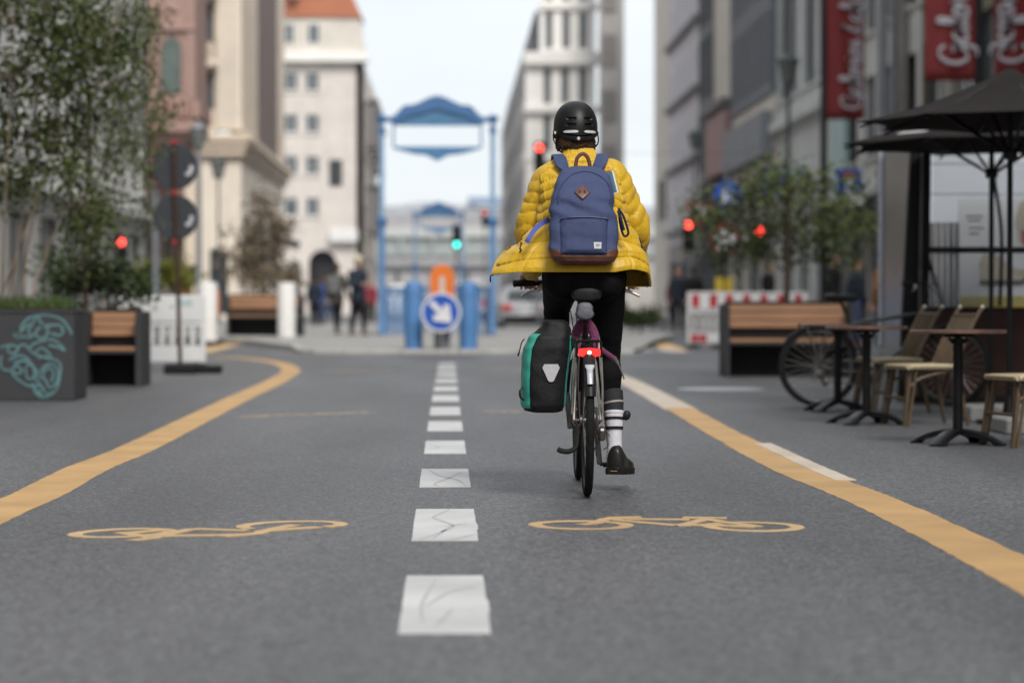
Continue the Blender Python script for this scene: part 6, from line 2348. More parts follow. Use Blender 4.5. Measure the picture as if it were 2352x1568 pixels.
MB().lathe([(0, -.012), (.355, -.012), (.36, 0), (0, 0)], 48, (0, -.04, zc_), RX(PI / 2)).build('border_disc', sgw, ks)
dsc = MB().lathe([(0, -.006), (.318, -.006), (.318, 0), (0, 0)], 48, (0, -.047, zc_), RX(PI / 2)).build('sign_disc', blu, ks)
ar = [(-.225, .155), (-.155, .225), (.045, .03), (.045, .14), (.15, .14), (.19, -.19), (-.14, -.15), (-.14, -.045), (-.03, -.045)]
MB().prism(ar, .006, c=(0, -.06, zc_)).build('arrow', sgw, dsc, smooth=0)
ob = thing('orange_beacon', 'rounded orange warning beacon with pale centre stripe behind the blue arrow sign', 'beacon', (g.x + .02, g.y + .3, .06))
poly = [(-.215, .75), (.215, .75), (.215, 1.33)] + [(.215 * math.cos(R(a)), 1.33 + .215 * math.sin(R(a))) for a in range(15, 180, 15)] + [(-.215, 1.33)]
MB().prism(poly, .12).build('body', org, ob)
MB().prism([(-.05, .8), (.05, .8), (.05, 1.28), (.035, 1.33), (-.035, 1.33), (-.05, 1.28)], .008, c=(0, -.064, 0)).build('pale_stripe', mat('pale_stripe', (0.55, 0.50, 0.47), .5), ob)
MB().box((0, 0, .375), (.3, .1, .75), b=.02).build('stem', grey_metal, ob)

# ---- station stair portals
pbm = mat('portal_blue', (0.10, 0.22, 0.42), 0.5, var=.12, scale=2)
pdm = mat('portal_dark_blue', (0.06, 0.155, 0.34), 0.5, var=.15, scale=2)


def portal(label, Y, x0, x1, z0, s):
    """wrought blue gateway over station stairs with a railing round the stairwell"""
    t = thing('station_portal', label, 'gateway', ((x0 + x1) / 2, Y, z0), 0, 'blue station stair gateways')
    w = x1 - x0
    H = 5.0 * s
    for sg in (-1, 1):
        x = sg * w / 2
        p = MB().box((x, 0, 1.35 * s), (.16 * s, .16 * s, 2.7 * s), b=.01).build('post', pbm, t)
        MB().box((x, 0, 3.92 * s), (.12 * s, .12 * s, 2.42 * s), b=.01).build('post_upper', mat('portal_pale_blue', (0.20, 0.33, 0.50), .5), p)
        MB().lathe([(.07 * s, 2.6 * s), (.13 * s, 2.65 * s), (.13 * s, 2.8 * s), (.07 * s, 2.85 * s)], 12, (x, 0, 0)).build('collar', pdm, p)
        MB().lathe([(.05 * s, 5.13 * s), (.13 * s, 5.16 * s), (.15 * s, 5.27 * s), (.03 * s, 5.33 * s)], 12, (x, 0, 0)).box((x, 0, 4.95 * s), (.17 * s, .17 * s, .16 * s), b=.02).build('capital', pdm, p)
    q = w / 2
    up = [(-q, 5.28), (-q * .86, 5.25), (-q * .74, 5.34), (-q * .6, 5.53), (-q * .4, 5.57), (0, 5.78)]
    low = [(-q * .98, 5.17), (-q * .82, 5.12), (-q * .70, 5.14), (-q * .55, 5.27), (-q * .35, 5.33), (0, 5.45)]

    def both(p_):
        return p_ + [(-x_, z_) for x_, z_ in p_[:-1][::-1]]
    po = spl([(x_, 0, z_ * s) for x_, z_ in both(up)], 4)
    pi_ = spl([(x_, 0, z_ * s) for x_, z_ in both(low)], 4)
    rows = []
    for a, b_ in zip(po, pi_):
        rows.append([a + Vector((0, -.08, 0)), a + Vector((0, .08, 0)), b_ + Vector((0, .08, 0)), b_ + Vector((0, -.08, 0))])
    MB().loft(rows).build('arched_crest', pdm, t, smooth=30)
    MB().prism([(-q * .78, 5.09 * s), (q * .78, 5.09 * s), (q * .72, 5.18 * s), (q * .55, 5.29 * s), (q * .3, 5.36 * s), (0, 5.47 * s), (-q * .3, 5.36 * s), (-q * .55, 5.29 * s), (-q * .72, 5.18 * s)], .05).build('crest_panel', mat('portal_teal', (0.075, 0.20, 0.35), .5), t)
    MB().box((0, 0, 5.08 * s), (q * 1.62, .1, .05 * s)).build('top_bar', pdm, t)
    for sg in (-1, 1):
        MB().box((sg * q * .79, 0, 4.80 * s), (.05 * s, .1, .52 * s)).build('side_bar', pdm, t)
    dn = [(-q * .79, 4.50), (-q * .6, 4.43), (-q * .42, 4.37), (-q * .2, 4.34), (0, 4.20), (q * .2, 4.34), (q * .42, 4.37), (q * .6, 4.43), (q * .79, 4.50)]
    MB().prism([(x_, z_ * s) for x_, z_ in dn] + [(q * .79, 4.55 * s), (-q * .79, 4.55 * s)], .1).build('hanging_crest', mat('portal_mid_blue', (0.075, 0.20, 0.39), .5), t)
    # railing round the stairs
    L = 5.5 * s
    for yy in (0.25, L):
        MB().box((0, yy, 1.12 * s), (w, .07, .07)).build('handrail', pdm, t)
    for sg in (-1, 1):
        MB().box((sg * w / 2, L / 2 + .2, 1.12 * s), (.07, L - .2, .07)).build('handrail', pdm, t)
    for k in range(15):
        MB().box((-w / 2 + w * (k + .5) / 15, L, .56 * s), (.05, .04, 1.1 * s)).build('baluster', pbm, t)
    for sg in (-1, 1):
        for k in range(4):
            MB().box((sg * w / 2, .7 + L * k / 4.4, .55 * s), (.05, 1.0, .95 * s)).build('railing_panel', pbm, t)
    for sg in (-1, 1):
        for k in range(4):
            MB().box((sg * (w / 2 - .14 - k * .17), .26, .55 * s), (.07, .04, 1.1 * s)).build('baluster', pbm, t)
    return t


P0, P1 = at(877, 770, 58), at(1132, 770, 58)
portal('large blue wrought gateway with arched crest over the station stairs', 58, P0.x, P1.x, .15, .99)
P0, P1 = at(953, 770, 118), at(1062, 770, 118)
portal('smaller distant blue gateway seen through the large one', 118, P0.x, P1.x, .0, 1.02)

# white posts beside the far bench, orange beacon on the left
g = gr(696, 767, .15)
w1 = MB().lathe([(0, 0), (.2, 0), (.2, 1.18), (.18, 1.22), (0, 1.22)], 24).build('white_post', white_paint, None)
w1.location = (g.x, g.y - 6, isl_z(g.y - 6))
tag(w1, 'stout white post at the right end of the far planter bench', 'post', 'stout white posts by the far bench')
g = gr(497, 772, .15)
w2 = MB().lathe([(0, 0), (.2, 0), (.2, 1.18), (.18, 1.22), (0, 1.22)], 24).build('white_post', white_paint, None)
w2.location = (g.x + .3, g.y - 5, .12)
tag(w2, 'stout white post at the left end of the far planter bench', 'post', 'stout white posts by the far bench')
p = at(487, 680, 52)
o2 = thing('orange_beacon', 'orange rounded beacon between the white barrier and the far bench', 'beacon', (p.x, 52, 0))
MB().box((0, 0, .3), (.1, .1, .6)).build('stem', grey_metal, o2)
poly = [(-.13, .6), (.13, .6), (.15, .8), (.15, 1.12)] + [(.15 * math.cos(R(a)), 1.12 + .15 * math.sin(R(a))) for a in range(15, 180, 15)] + [(-.15, 1.12), (-.15, .8)]
MB().prism(poly, .2).build('body', org, o2)
MB().box((0, 0, .03), (.4, .4, .06), b=.01).build('foot', black_rubber, o2)

# ---- traffic lights
lit_red = mat('lit_red', (0.4, 0.02, 0.02), .3, emit=(1, .06, .04), estr=5)
lit_green = mat('lit_green', (0.02, 0.3, 0.25), .3, emit=(.06, .75, .58), estr=4)
off_lens = mat('unlit_lens', (0.02, 0.02, 0.02), .3)
off_green = mat('unlit_green_lens', (0.01, 0.035, 0.02), .3)


def traffic_light(label, px, py, Y, lit, s=1.0, mast=None, back=False, arm=0, lm_=None):
    p = at(px, py, Y)
    t = thing('traffic_light', label, 'traffic light', (p.x, Y, 0), 0, 'traffic lights at the crossing')
    top = p.z + .16 * s
    z_l = {'red': [p.z, p.z - .3 * s, p.z - .6 * s], 'green': [p.z + .6 * s, p.z + .3 * s, p.z]}[lit]
    zc2 = z_l[1]
    h = MB().box((0, .1, zc2), (.34 * s, .2, 1.0 * s), b=.03).build('housing', black_plastic, t)
    for i, z in enumerate(z_l):
        m_ = (lm_ or lit_red) if (i == 0 and lit == 'red') else lit_green if (i == 2 and lit == 'green') else (off_green if i == 2 else off_lens)
        MB().lathe([(0, -.012), (.07 * s, -.008), (.1 * s, 0), (.1 * s, .01), (0, .01)], 24, (0, -.012, z), RX(PI / 2)).build('lens', m_, h)
        vs = []
        ringv = [[Vector((.115 * s * math.cos(a), -.0 - d, z + .115 * s * math.sin(a))) for a in [R(-20 + 220 * k / 12) for k in range(13)]] for d in (.0, .16 * s)]
        MB().loft(ringv, cap=False, closed=False).build('visor', black_plastic, h)
    if mast:
        MB().tube([(mast, .15, 0), (mast, .15, zc2 + .3), (0, .15, zc2 + .3)], .06, 10).build('pole', grey_metal, t)
    else:
        MB().lathe([(0, 0), (.055, 0), (.05, zc2 + .2), (0, zc2 + .2)], 12, (arm, .27, 0)).build('pole', grey_metal, t)
        MB().bar((arm, .27, zc2), (0, .2, zc2), .06, .06).build('bracket', grey_metal, t)
    return t


traffic_light('red traffic light showing through the birch leaves on the left pavement', 279, 556, 78, 'red')
traffic_light('red traffic light high up just left of the helmet', 1239, 340, 75, 'red', .95)
traffic_light('distant red traffic light by the right post of the large gateway', 1113, 488, 150, 'red', 1.1, lm_=mat('faint_red', (0.4, 0.05, 0.06), .3, emit=(1, .2, .25), estr=1.3))
traffic_light('green traffic light glowing inside the large blue gateway', 1049, 562, 112, 'green', 1.15)
traffic_light('red traffic light at the left edge of the olive tree crown', 1582, 516, 72, 'red')
traffic_light('red traffic light glimpsed through the middle of the olive tree crown', 1744, 531, 66, 'red')


# ---- road signs on the right
def sign_pole(name, label, px, Y, ztop, py0=None):
    p = at(px, 700, Y)
    t = thing(name, label, 'sign', (p.x, Y, 0))
    MB().lathe([(0, 0), (.035, 0), (.035, ztop), (0, ztop)], 12).build('post', grey_metal, t)
    return t, (lambda x, y: (at(x, y, Y).x - p.x, at(x, y, Y).z))


t, q = sign_pole('dead_end_sign', 'blue square dead end sign with red bar and white stem right of the olive tree', 1944, 59, 4.25)
x, z = q(1950, 418)
MB().box((x, -.05, z), (.62, .02, .62), b=.006).build('panel', blu, t)
MB().box((x, -.064, z - .1), (.17, .006, .34)).build('white_stem', sgw, t)
MB().box((x, -.064, z + .16), (.36, .006, .13)).build('red_bar', sgr, t)
x, z = q(1956, 452)
MB().box((x, -.05, z - .07), (.6, .02, .3), b=.006).build('white_panel', sgw, t)
t, q = sign_pole('mixed_sign_post', 'post with round blue sign above a round red rimmed sign behind the olive tree', 1668, 56, 3.9)
x, z = q(1672, 448)
d = MB().lathe([(0, -.01), (.34, -.01), (.34, 0), (0, 0)], 40, (x, -.05, z), RX(PI / 2)).build('blue_disc', blu, t)
m = MB().ell((x - .08, -.064, z + .08), (.05, .005, .06), 10, 6).box((x - .08, -.064, z - .08), (.1, .006, .22)).ell((x + .1, -.064, z + .02), (.04, .005, .05), 10, 6).box((x + .1, -.064, z - .1), (.09, .006, .16))
m.build('walker_symbol', sgw, d)
x, z = q(1664, 550)
MB().lathe([(0, -.01), (.36, -.01), (.36, 0), (0, 0)], 40, (x, -.05, z), RX(PI / 2)).build('red_disc', sgr, t)
MB().lathe([(0, -.004), (.27, -.004), (.27, 0), (0, 0)], 40, (x, -.062, z), RX(PI / 2)).build('white_centre', sgw, t)
for px in (1651, 1673):
    x, z = q(px, 662)
    MB().box((x, -.06, z), (.18, .05, .5), b=.01).build('yellow_box', mat('signal_yellow', (0.52, 0.38, 0.03), .5), t)
t, q = sign_pole('bike_sign_post', 'blue signs on a post glimpsed through the top of the olive tree', 1775, 54, 3.8)
x, z = q(1775, 418)
MB().lathe([(0, -.01), (.32, -.01), (.32, 0), (0, 0)], 40, (x, -.05, z), RX(PI / 2)).build('blue_disc', blu, t)
x, z = q(1806, 392)
MB().box((x, -.06, z), (.9, .02, .2), b=.006).build('white_blue_plate', mat('plate_blue', (0.16, 0.22, 0.38), .5), t)
t, q = sign_pole('yield_sign', 'red rimmed triangular sign left of the olive tree', 1722 - 125, 80, 4.3)
x, z = q(1600, 508 - 20)
tri = lambda r_: [(r_ * math.cos(R(a)), r_ * math.sin(R(a))) for a in (30, 150, 270)]
MB().prism(tri(.6), .02, c=(x + .1, -.05, z + .05)).build('red_triangle', sgr, t)
MB().prism(tri(.36), .006, c=(x + .1, -.066, z + .05)).build('white_centre', sgw, t)
t, q = sign_pole('parking_sign', 'small blue sign plate beside the glass stand frame', 2030, 52, 4.6)
x, z = q(2052, 430)
MB().box((x, -.05, z), (.36, .02, .36), b=.006).build('panel', mat('pale_sign_blue', (0.12, 0.19, 0.40), .5), t)


# ---- lamp posts
def lamp(label, px, Y, ztop, r_=.07, s=1.0, pale=False):
    p = at(px, 700, Y)
    t = thing('street_lamp', label, 'street lamp', (p.x, Y, 0), 0, 'street lamps along the pavements')
    lm = mat('lamp_pale_grey', (0.24, 0.245, 0.26), .5, .2, var=.15) if pale else mat('lamp_grey_green', (0.085, 0.095, 0.10), .5, .3, var=.2)
    MB().lathe([(0, 0), (r_ * 1.7, 0), (r_ * 1.6, .8), (r_, 1.0), (r_ * .75, ztop - .9 * s), (r_ * 1.3, ztop - .85 * s), (0, ztop - .84 * s)], 14).build('post', lm, t)
    hd = MB().lathe([(.08 * s, ztop - .84 * s), (.15 * s, ztop - .8 * s), (.27 * s, ztop - .2 * s), (.1 * s, ztop - .18 * s)], 6).build('lantern', mat('lantern_glass', (0.16, 0.18, 0.17), .25, var=.3), t)
    MB().lathe([(.33 * s, ztop - .2 * s), (.3 * s, ztop - .12 * s), (.1 * s, ztop - .02 * s), (.03 * s, ztop + .1 * s), (0, ztop + .1 * s)], 6).build('lantern_roof', lm, hd)
    fr_ = MB()
    for k in range(6):
        a = 2 * PI * k / 6
        fr_.tube([(.155 * s * math.cos(a), .155 * s * math.sin(a), ztop - .8 * s), (.275 * s * math.cos(a), .275 * s * math.sin(a), ztop - .2 * s)], .018 * s, 5)
    fr_.build('lantern_frame', lm, hd)
    return t


zt = lambda py, Y: CAMH + (700 - py) * Y / F
lamp('tall grey lamp post with lantern, left of the farthest red banner', 1810, 68, zt(125, 68), .075, 1.0)
lamp('slim lamp post with lantern before the lavender front', 1596, 105, zt(300, 105), .06, 1.0)
lamp('slim lamp post with lantern in front of the cream building', 502, 92, zt(362, 92), .05, 1.0)
lamp('thick pale lamp post rising beside the round sign backs', 457, 62, zt(285, 62), .085, .75, True)
for lb_, px, Y, z1, r_ in (('thick grey steel mast between red banners and limestone front', 2026, 56, 9, .13), ('thin grey pole in front of the lime shrub', 357, 60, zt(440, 60), .1), ('grey mast close behind the first grey steel mast', 2052, 60, 9.5, .09)):
    p = at(px, 700, Y)
    o = MB().lathe([(0, 0), (r_ * 1.2, 0), (r_ * 1.1, 1.2), (r_, 1.25), (r_ * .9, z1), (0, z1)], 14).build('steel_mast', grey_metal, None)
    o.location = (p.x, Y, 0)
    tag(o, lb_, 'mast')
MB_ = MB().tube([at(1160, 352, 96) + Vector((i, 0, -.02 * (i - 6) ** 2 * -.0)) for i in range(0, 16)], .007, 5)
w_ = MB_.build('overhead_wire', black_rubber, None)
tag(w_, 'thin dark wire stretched across the street above the cyclist', 'wire')

# ================================================================== red store banners
LET = {
    'G': ([[(1.25, 1.6), (1.05, 1.95), (.6, 1.95), (.2, 1.45), (.1, .7), (.35, .1), (.85, .1), (1.2, .55), (1.3, 1.05), (.85, 1.0)], [(1.3, 1.05), (1.32, .2), (1.1, -.55), (.6, -.6)]], 1.5),
    'a': ([[(.78, .85), (.5, 1.02), (.15, .7), (.12, .25), (.38, .0), (.7, .4), (.85, 1.0)], [(.85, 1.0), (.8, .3), (.98, .0), (1.2, .25)]], 1.15),
    'l': ([[(0, .3), (.4, 1.2), (.48, 2.0), (.25, 2.05), (.18, 1.0), (.28, .1), (.55, .15)]], .55),
    'e': ([[(.05, .45), (.6, .6), (.62, .95), (.35, 1.02), (.1, .6), (.2, .1), (.5, 0), (.82, .3)]], .8),
    'r': ([[(0, .3), (.25, 1.15), (.3, .92), (.58, .9), (.5, .3), (.68, 0), (.85, .25)]], .82),
    'i': ([[(.1, .95), (.1, .2), (.28, 0), (.48, .3)], [(.16, 1.38), (.2, 1.48)]], .45),
    's': ([[(0, .2), (.42, 1.1), (.42, .8), (.55, .35), (.38, 0), (.05, .12)]], .75),
    'L': ([[(.95, 1.85), (.65, 1.55), (.75, 2.0), (.5, 1.0), (.3, .1), (0, .2), (.2, .4), (.6, .05), (1.1, .1)]], 1.2),
    'f': ([[(.1, .2), (.5, 1.3), (.55, 2.0), (.35, 2.0), (.25, .8), (.2, -.6), (.4, -.4), (.35, .1), (.65, .3)]], .65),
    'y': ([[(.1, 1.0), (.1, .3), (.4, .1), (.65, .9)], [(.7, 1.0), (.6, 0), (.4, -.7), (.1, -.5), (.5, -.0), (.85, .3)]], .85),
    't': ([[(.3, 1.7), (.2, .3), (.38, 0), (.6, .3)], [(.0, 1.1), (.6, 1.2)]], .6),
    ' ': ([], .5)}
bred = mat('banner_red', (0.21, 0.022, 0.024), .7, var=.12, scale=1.2, bump=.1, bscale=3)
bred2 = mat('banner_fold_red', (0.15, 0.016, 0.018), .7, var=.15, scale=2)
bwh = mat('banner_script_white', (0.55, 0.54, 0.58), .6, var=.06)


def banner(label, pxl, pxr, pyb, Y, unit, base_px, g_py, mirror, pole):
    a, b_ = at(pxl, pyb, Y), at(pxr, pyb, Y)
    w = b_.x - a.x
    Hh = 6.2
    t = thing('store_banner', label, 'banner', (a.x, Y, a.z), 0, 'red store banners above the pavement')
    rows = []
    for j in range(25):
        z = Hh * j / 24
        rows.append([(w * i / 12, .05 * math.sin(i * .9 + z * .5) * (.3 + .7 * math.sin(z * .6 + 1) ** 2), z) for i in range(13)])
    c = MB().loft(rows, cap=False, closed=False).build('cloth', bred, t)
    bake(c, [('SOLIDIFY', dict(thickness=.012, offset=0))])
    base = at(base_px, g_py, Y)
    x0, z0 = base.x - a.x, base.z - a.z
    adv = 0
    for ch in 'Galeries Lafayette':
        strokes, wd_ = LET[ch]
        m_ = MB()
        for s in strokes:
            pts = []
            for u, v in s:
                # text runs upwards; letter height points left (or right when seen from the back)
                dx = v * unit * (1 if mirror else -1)
                pts.append((x0 + dx, -.09, z0 + (adv + u) * unit))
            pp = spl(pts, 6)
            n = len(pp)
            ww = []
            for i in range(n):
                d = (pp[min(i + 1, n - 1)] - pp[max(i - 1, 0)]).normalized()
                ww.append(unit * (.15 + .13 * abs(d.x)))
            m_.strip(pp, ww, nrm=(0, -1, 0))
        if m_.v and (z0 + adv * unit) < Hh - .5:
            o = m_.build('letter', bwh, t, smooth=0)
            bake(o, [('SOLIDIFY', dict(thickness=.012, offset=0))])
        adv += wd_
    if pole is not None:
        px_ = at(pole, 300, Y).x - a.x
        MB().lathe([(0, -a.z), (.1, -a.z), (.085, Hh), (0, Hh)], 14, (px_, .08, 0)).build('pole', mat('banner_pole_dark', (0.03, 0.032, 0.036), .5, .3), t)
        MB().box((px_ / 2 + w / 2 * (1 if px_ > w / 2 else 0), .03, .04), (abs(px_) if px_ < w else (px_ - w) * 2, .04, .05)).build('bracket', mat('banner_pole_dark', (0.03, 0.032, 0.036), .5, .3), t)
    return t


banner('red banner with white upright script, the farthest left of three', 1898, 1985, 275, 63.8, .27, 1977, 252, False, 1893)
banner('red banner with white upright script just above the tip of the near parasol', 2125, 2238, 186, 49.6, .30, 2222, 150, False, 2248)
banner('red banner with mirrored white script at the right edge above the parasols', 2284, 2400, 190, 49.9, .30, 2292, 146, True, None)

# ================================================================== people on the pavements
def cloth(n, c):
    return mat(n, c, .8, var=.15, scale=6)


def make_person(label, px, Y, z0, h, jacket, trousers, hairm, heading=0, stride=.0, group='people on the far pavements', hat=None, bag=None, phone=False):
    """standing or walking figure; local -Y is forward, turned by heading"""
    p = at(px, 700, Y)
    t = thing('person', label, 'person', (p.x, Y, z0), heading, group)
    k = h / 1.75
    V_ = lambda x, y, z: Vector((x * k, y * k, z * k))
    an = {s: V_(s * .09, -s * stride, .09) for s in (-1, 1)}
    kn = {s: V_(s * .095, -s * stride * .6 - .03, .5) for s in (-1, 1)}
    hp = {s: V_(s * .09, 0, .92) for s in (-1, 1)}
    sh = {s: V_(s * .175, .01, 1.42) for s in (-1, 1)}
    el = {s: V_(s * .235, .03 + s * stride * .4, 1.14) for s in (-1, 1)}
    wr = {s: (V_(s * .235, -.08 + s * stride * .7, .90) if not phone else V_(s * .08, -.26, 1.15)) for s in (-1, 1)}
    mb = MB()
    chain_caps(mb, [V_(0, 0, .95), V_(0, 0, 1.2), V_(0, .01, 1.4)], [.12 * k, .11 * k, .10 * k])
    chain_caps(mb, [V_(0, .01, 1.42), V_(0, -.015, 1.56)], [.055 * k, .05 * k])
    mb.ell(V_(0, -.02, 1.655), (.072 * k, .09 * k, .10 * k), 14, 10)
    mb.ell(V_(0, -.055, 1.60), (.052 * k, .052 * k, .05 * k), 12, 8)
    mb.ell(V_(0, -.115, 1.63), (.014 * k, .018 * k, .022 * k), 8, 6)
    for s in (-1, 1):
        mb.ell(V_(s * .074, -.01, 1.635), (.012 * k, .02 * k, .03 * k), 8, 6)
        chain_caps(mb, [sh[s], el[s], wr[s]], [.045 * k, .036 * k, .026 * k])
        d = (wr[s] - el[s]).normalized()
        mb.ell(wr[s] + d * .07 * k, (.026 * k, .035 * k, .055 * k), 10, 8)
        for i in range(4):
            f0 = wr[s] + d * .10 * k + V_(0, (i - 1.5) * .019, 0)
            capsule(mb, f0, f0 + d * .075 * k, .0105 * k, .009 * k, 8)
        capsule(mb, wr[s] + d * .04 * k + V_(0, -.03, 0), wr[s] + d * .085 * k + V_(-s * .0, -.055, 0), .011 * k, .01 * k, 8)
        chain_caps(mb, [hp[s], kn[s], an[s]], [.07 * k, .05 * k, .035 * k])
        capsule(mb, an[s] + V_(0, .02, -.03), an[s] + V_(0, -.13, -.05), .035 * k, .03 * k)
    fuse(mb, 'body', skin_mat, t, .014 * k, 3)
    mb = MB()
    chain_caps(mb, [V_(0, 0, .86), V_(0, 0, 1.1), V_(0, .01, 1.34), V_(0, .01, 1.42)], [.165 * k, .15 * k, .165 * k, .115 * k], 16)
    for s in (-1, 1):
        chain_caps(mb, [sh[s], el[s], el[s].lerp(wr[s], .92)], [.073 * k, .06 * k, .048 * k])
    fuse(mb, 'jacket', jacket, t, .022 * k, 3)
    mb = MB()
    mb.ell(V_(0, 0, .92), (.16 * k, .125 * k, .13 * k), 14, 10)
    for s in (-1, 1):
        chain_caps(mb, [hp[s], kn[s], an[s] + V_(0, 0, .03)], [.098 * k, .07 * k, .058 * k])
    fuse(mb, 'trousers', trousers, t, .02 * k, 3)
    for s in (-1, 1):
        m_ = MB()
        a = an[s]
        rows = []
        for y, hw, hh in ((.075, .03, .05), (.06, .04, .085), (0, .042, .085), (-.08, .047, .06), (-.15, .045, .045), (-.185, .02, .03)):
            rows.append([V_(a.x / k + hw * math.cos(q), a.y / k + y, max(0.0, .0 + hh * (math.sin(q) if math.sin(q) > 0 else 0))) + Vector((0, 0, a.z - .09 * k)) for q in [2 * PI * i / 14 for i in range(14)]])
        m_.loft(rows).build('shoe', cloth('dark_shoe', (.02, .02, .022)), t)
    mb = MB()
    hm_ = MB().ell(V_(0, .012, 1.685), (.083 * k, .092 * k, .09 * k), 14, 10).ell(V_(0, .055, 1.62), (.065 * k, .045 * k, .07 * k), 12, 8)
    hm_.build('hair', hairm, t)
    if hat:
        MB().lathe([(.098 * k, 1.69 * k), (.104 * k, 1.72 * k), (.09 * k, 1.79 * k), (.05 * k, 1.83 * k), (0, 1.84 * k)], 16, V_(0, -.01, 0)).build('helmet', hat, t)
    if bag:
        MB().box(V_(0, .2, 1.2), (.3 * k, .16 * k, .42 * k), b=.04).build('rucksack', bag, t)
    return t


hb = mat('hair_brown', (.06, .035, .02), .7)
hd_ = mat('hair_dark', (.02, .015, .012), .7)
hl = mat('hair_fair', (.30, .21, .12), .7)
navy = cloth('navy_coat', (.022, .030, .045))
blk_c = cloth('black_coat', (.012, .012, .014))
ol = cloth('olive_coat', (.085, .078, .06))
jean = cloth('blue_denim', (.045, .065, .13))
blkt = cloth('black_trousers', (.010, .010, .014))
brn = cloth('rust_coat', (.16, .075, .03))
pale = cloth('pale_coat', (.40, .37, .34))
cob = cloth('cobalt_coat', (.04, .08, .26))
grey_c = cloth('grey_coat', (.16, .165, .17))
red_c = cloth('red_coat', (.24, .03, .05))
make_person('standing person in dark navy coat and pale yellow helmet looking down at a phone', 822, 57, .165, 1.80, navy, blkt, hd_, R(35), .12, hat=mat('pale_yellow_helmet', (.52, .50, .36), .5), phone=True)
make_person('person in olive coat walking beside the one with the pale helmet', 774, 60, .165, 1.72, ol, blk_c, hb, R(160), .2, bag=grey_c)
EX = [('walker in cobalt blue jacket in front of the arched doorway', 738, 88, .15, 1.72, cob, jean, hb, 170, .2),
      ('fair haired walker in a pale coat near the arched doorway', 752, 96, .15, 1.78, pale, jean, hl, 10, .2),
      ('walker in dark coat left of the arched doorway', 722, 84, .15, 1.7, navy, blkt, hd_, 175, .15),
      ('fair haired walker in grey behind the evergreen shrub on the left', 255, 66, .13, 1.75, grey_c, blkt, hl, 20, .1),
      ('walker in black coat seen between the birch stems', 168, 62, .13, 1.78, blk_c, jean, hb, 120, .2),
      ('walker in rust coat behind the white barrier', 425, 74, .13, 1.72, brn, blkt, hb, 30, .15),
      ('walker in a pale coat behind the thin grey pole', 378, 78, .13, 1.76, pale, blkt, hb, 100, .15),
      ('dark coated walker left of the thin grey pole', 335, 75, .13, 1.72, blk_c, blkt, hd_, 80, .2),
      ('walker in a red coat half hidden by the left gateway railing', 852, 100, .12, 1.75, red_c, blkt, hb, 0, .1),
      ('dark coated walker right of the cyclist', 1557, 68, .13, 1.76, navy, blkt, hd_, 0, .2),
      ('walker in black on the right pavement left of the striped barrier', 1592, 62, .13, 1.70, blk_c, blkt, hd_, 180, .15),
      ('person in black behind the striped barrier and the olive trunk', 1765, 54, .1, 1.72, blk_c, blkt, hd_, 90, .1),
      ('person in black standing between the olive tree and the sign post', 1915, 50, .08, 1.82, blk_c, jean, hb, 60, .05),
      ('person in dark coat behind the parked bicycle saddle', 1966, 47, .05, 1.7, navy, jean, hb, 100, .1),
      ('walker in rust brown coat beside the glass stand frame', 2040, 40, .0, 1.72, brn, blkt, hb, 175, .15),
      ('far walker in red on the right pavement', 1545, 92, .13, 1.7, red_c, jean, hb, 0, .2)]
for lb_, px, Y, z0, h, jc, tc_, hr, hd2, st in EX:
    make_person(lb_, px, Y, z0, h, jc, tc_, hr, R(hd2), st)


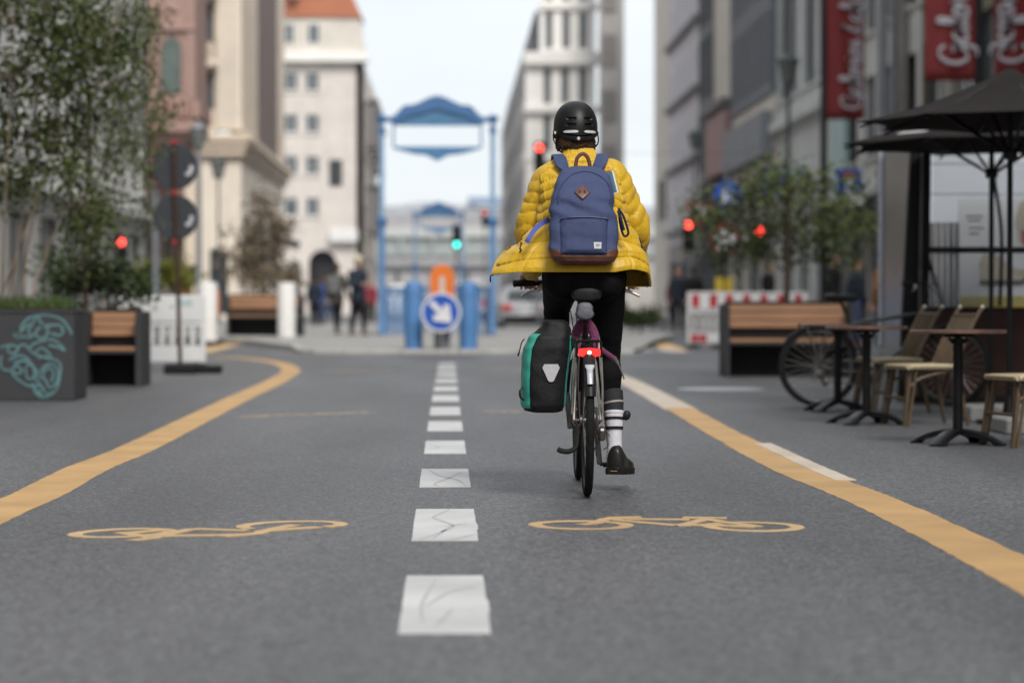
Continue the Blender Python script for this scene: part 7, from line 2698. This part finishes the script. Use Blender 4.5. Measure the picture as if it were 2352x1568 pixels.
# ================================================================== cars
def make_car(label, px, Y, heading, paint, van=False, lit=False):
    p = at(px, 700, Y)
    t = thing('parked_car' if not van else 'white_van', label, 'car' if not van else 'van', (p.x, Y, 0), heading, 'cars at the far end of the street')
    H = 1.48 if not van else 2.15
    W = 1.78 if not van else 1.95
    L = 4.3 if not van else 4.9
    low = [(-L / 2, .35), (-L / 2 + .05, .75), (-L / 2 + .1, .92 if not van else 1.05), (L / 2 - .9 if not van else L / 2 - .7, .95 if not van else 1.1), (L / 2 - .1, .82 if not van else 1.0), (L / 2, .6), (L / 2, .32), (-L / 2 + .2, .25)]
    rows = []
    for x, g_ in ((-W / 2, .93), (-W / 2 + .07, 1), (W / 2 - .07, 1), (W / 2, .93)):
        rows.append([(x, y * (1 if g_ == 1 else .985), .3 + (z - .3) * g_) for y, z in low])
    MB().loft(rows).build('body', paint, t, smooth=30)
    y0, y1 = (-L / 2 + .18, L / 2 - 1.3) if not van else (-L / 2 + .12, L / 2 - .75)
    cab = []
    zb = .93 if not van else 1.06
    for z, i0, i1, hw in ((zb, 0, 0, W / 2 - .06), (H - .12, .32 if not van else .1, .62 if not van else .5, W / 2 - .2), (H, .55 if not van else .25, .85 if not van else .7, W / 2 - .32)):
        cab.append([(-hw, y0 + i0, z), (hw, y0 + i0, z), (hw, y1 - i1, z), (-hw, y1 - i1, z)])
    MB().loft(cab).build('cabin', paint, t, smooth=20)
    gz = glass_dark
    hw0, hw1 = W / 2 - .06, W / 2 - .2
    z0, z1 = zb + .06, H - .17
    f = lambda a, b_, k: a + (b_ - a) * k
    i0, i1 = cab[0], cab[1]
    for nm, (a, b_) in (('rear_window', (0, 1)), ('windscreen', (2, 3)), ('side_window', (1, 2)), ('side_window', (3, 0))):
        A0, B0, A1, B1 = Vector(i0[a]), Vector(i0[b_]), Vector(i1[a]), Vector(i1[b_])
        c_ = (A0 + B0 + A1 + B1) / 4
        q = [A0.lerp(A1, .12).lerp(B0.lerp(B1, .12), .08), B0.lerp(B1, .12).lerp(A0.lerp(A1, .12), .08), B0.lerp(B1, .9).lerp(A0.lerp(A1, .9), .08), A0.lerp(A1, .9).lerp(B0.lerp(B1, .9), .08)]
        n_ = (B0 - A0).cross(A1 - A0).normalized()
        if n_.dot(c_ - Vector((0, 0, c_.z))) < 0:
            n_ = -n_
        MB().add([v + n_ * .012 for v in q] + [v - n_ * .01 for v in q], [(0, 1, 2, 3), (4, 7, 6, 5), (0, 4, 5, 1), (1, 5, 6, 2), (2, 6, 7, 3), (3, 7, 4, 0)]).build(nm, gz, t, smooth=0)
    for s in (-1, 1):
        for y in (-L / 2 + .8, L / 2 - .85):
            w_ = MB().lathe([(0, -.1), (.2, -.1), (.2, .1), (0, .1)], 18, (s * (W / 2 - .1), y, .31), RY(PI / 2)).build('wheel', silver, t)
            MB().lathe([(.2, -.11), (.29, -.11), (.31, -.08), (.31, .08), (.29, .11), (.2, .11)], 20, (s * (W / 2 - .1), y, .31), RY(PI / 2)).build('tyre', black_rubber, w_)
        MB().box((s * (W / 2 - .22), -L / 2 + .02, .8 if not van else .95), (.3 if not van else .16, .1, .16 if not van else .4), b=.02).build('rear_light', mat('car_red_light', (.35, .01, .01), .3, emit=(1, .02, .05), estr=1.2 if lit else .15), t)
        MB().box((s * (W / 2 - .28), L / 2 - .06, .68), (.36, .12, .15), b=.03).build('headlight', mat('car_headlight', (.6, .6, .6), .2), t)
    MB().box((0, -L / 2 - .01, .6), (.52, .02, .11)).build('number_plate', sgw, t)
    MB().box((0, -L / 2 + .02, .42), (W - .2, .12, .2), b=.03).build('bumper', black_plastic, t)
    return t


sil = mat('silver_car_paint', (.36, .36, .37), .3, .5, var=.05, coat=.5)
whc = mat('white_car_paint', (.70, .71, .72), .3, var=.03, coat=.5)
dkc = mat('dark_car_paint', (.03, .033, .04), .3, .3, var=.05, coat=.5)
make_car('silver car seen from behind between gateway and cyclist', 1203, 78, R(2), sil)
make_car('white van beyond the large gateway with red roof lamp', 1077, 132, R(0), whc, van=True, lit=True)
make_car('white car beyond the left post of the large gateway', 925, 150, R(184), whc, van=True)
make_car('dark car beyond the gateway on the crossing', 1010, 160, R(90), dkc)
make_car('silver car farther down the street beyond the gateway', 985, 140, R(180), sil)
p = at(1079, 592, 131)
bpy.context.view_layer.update()
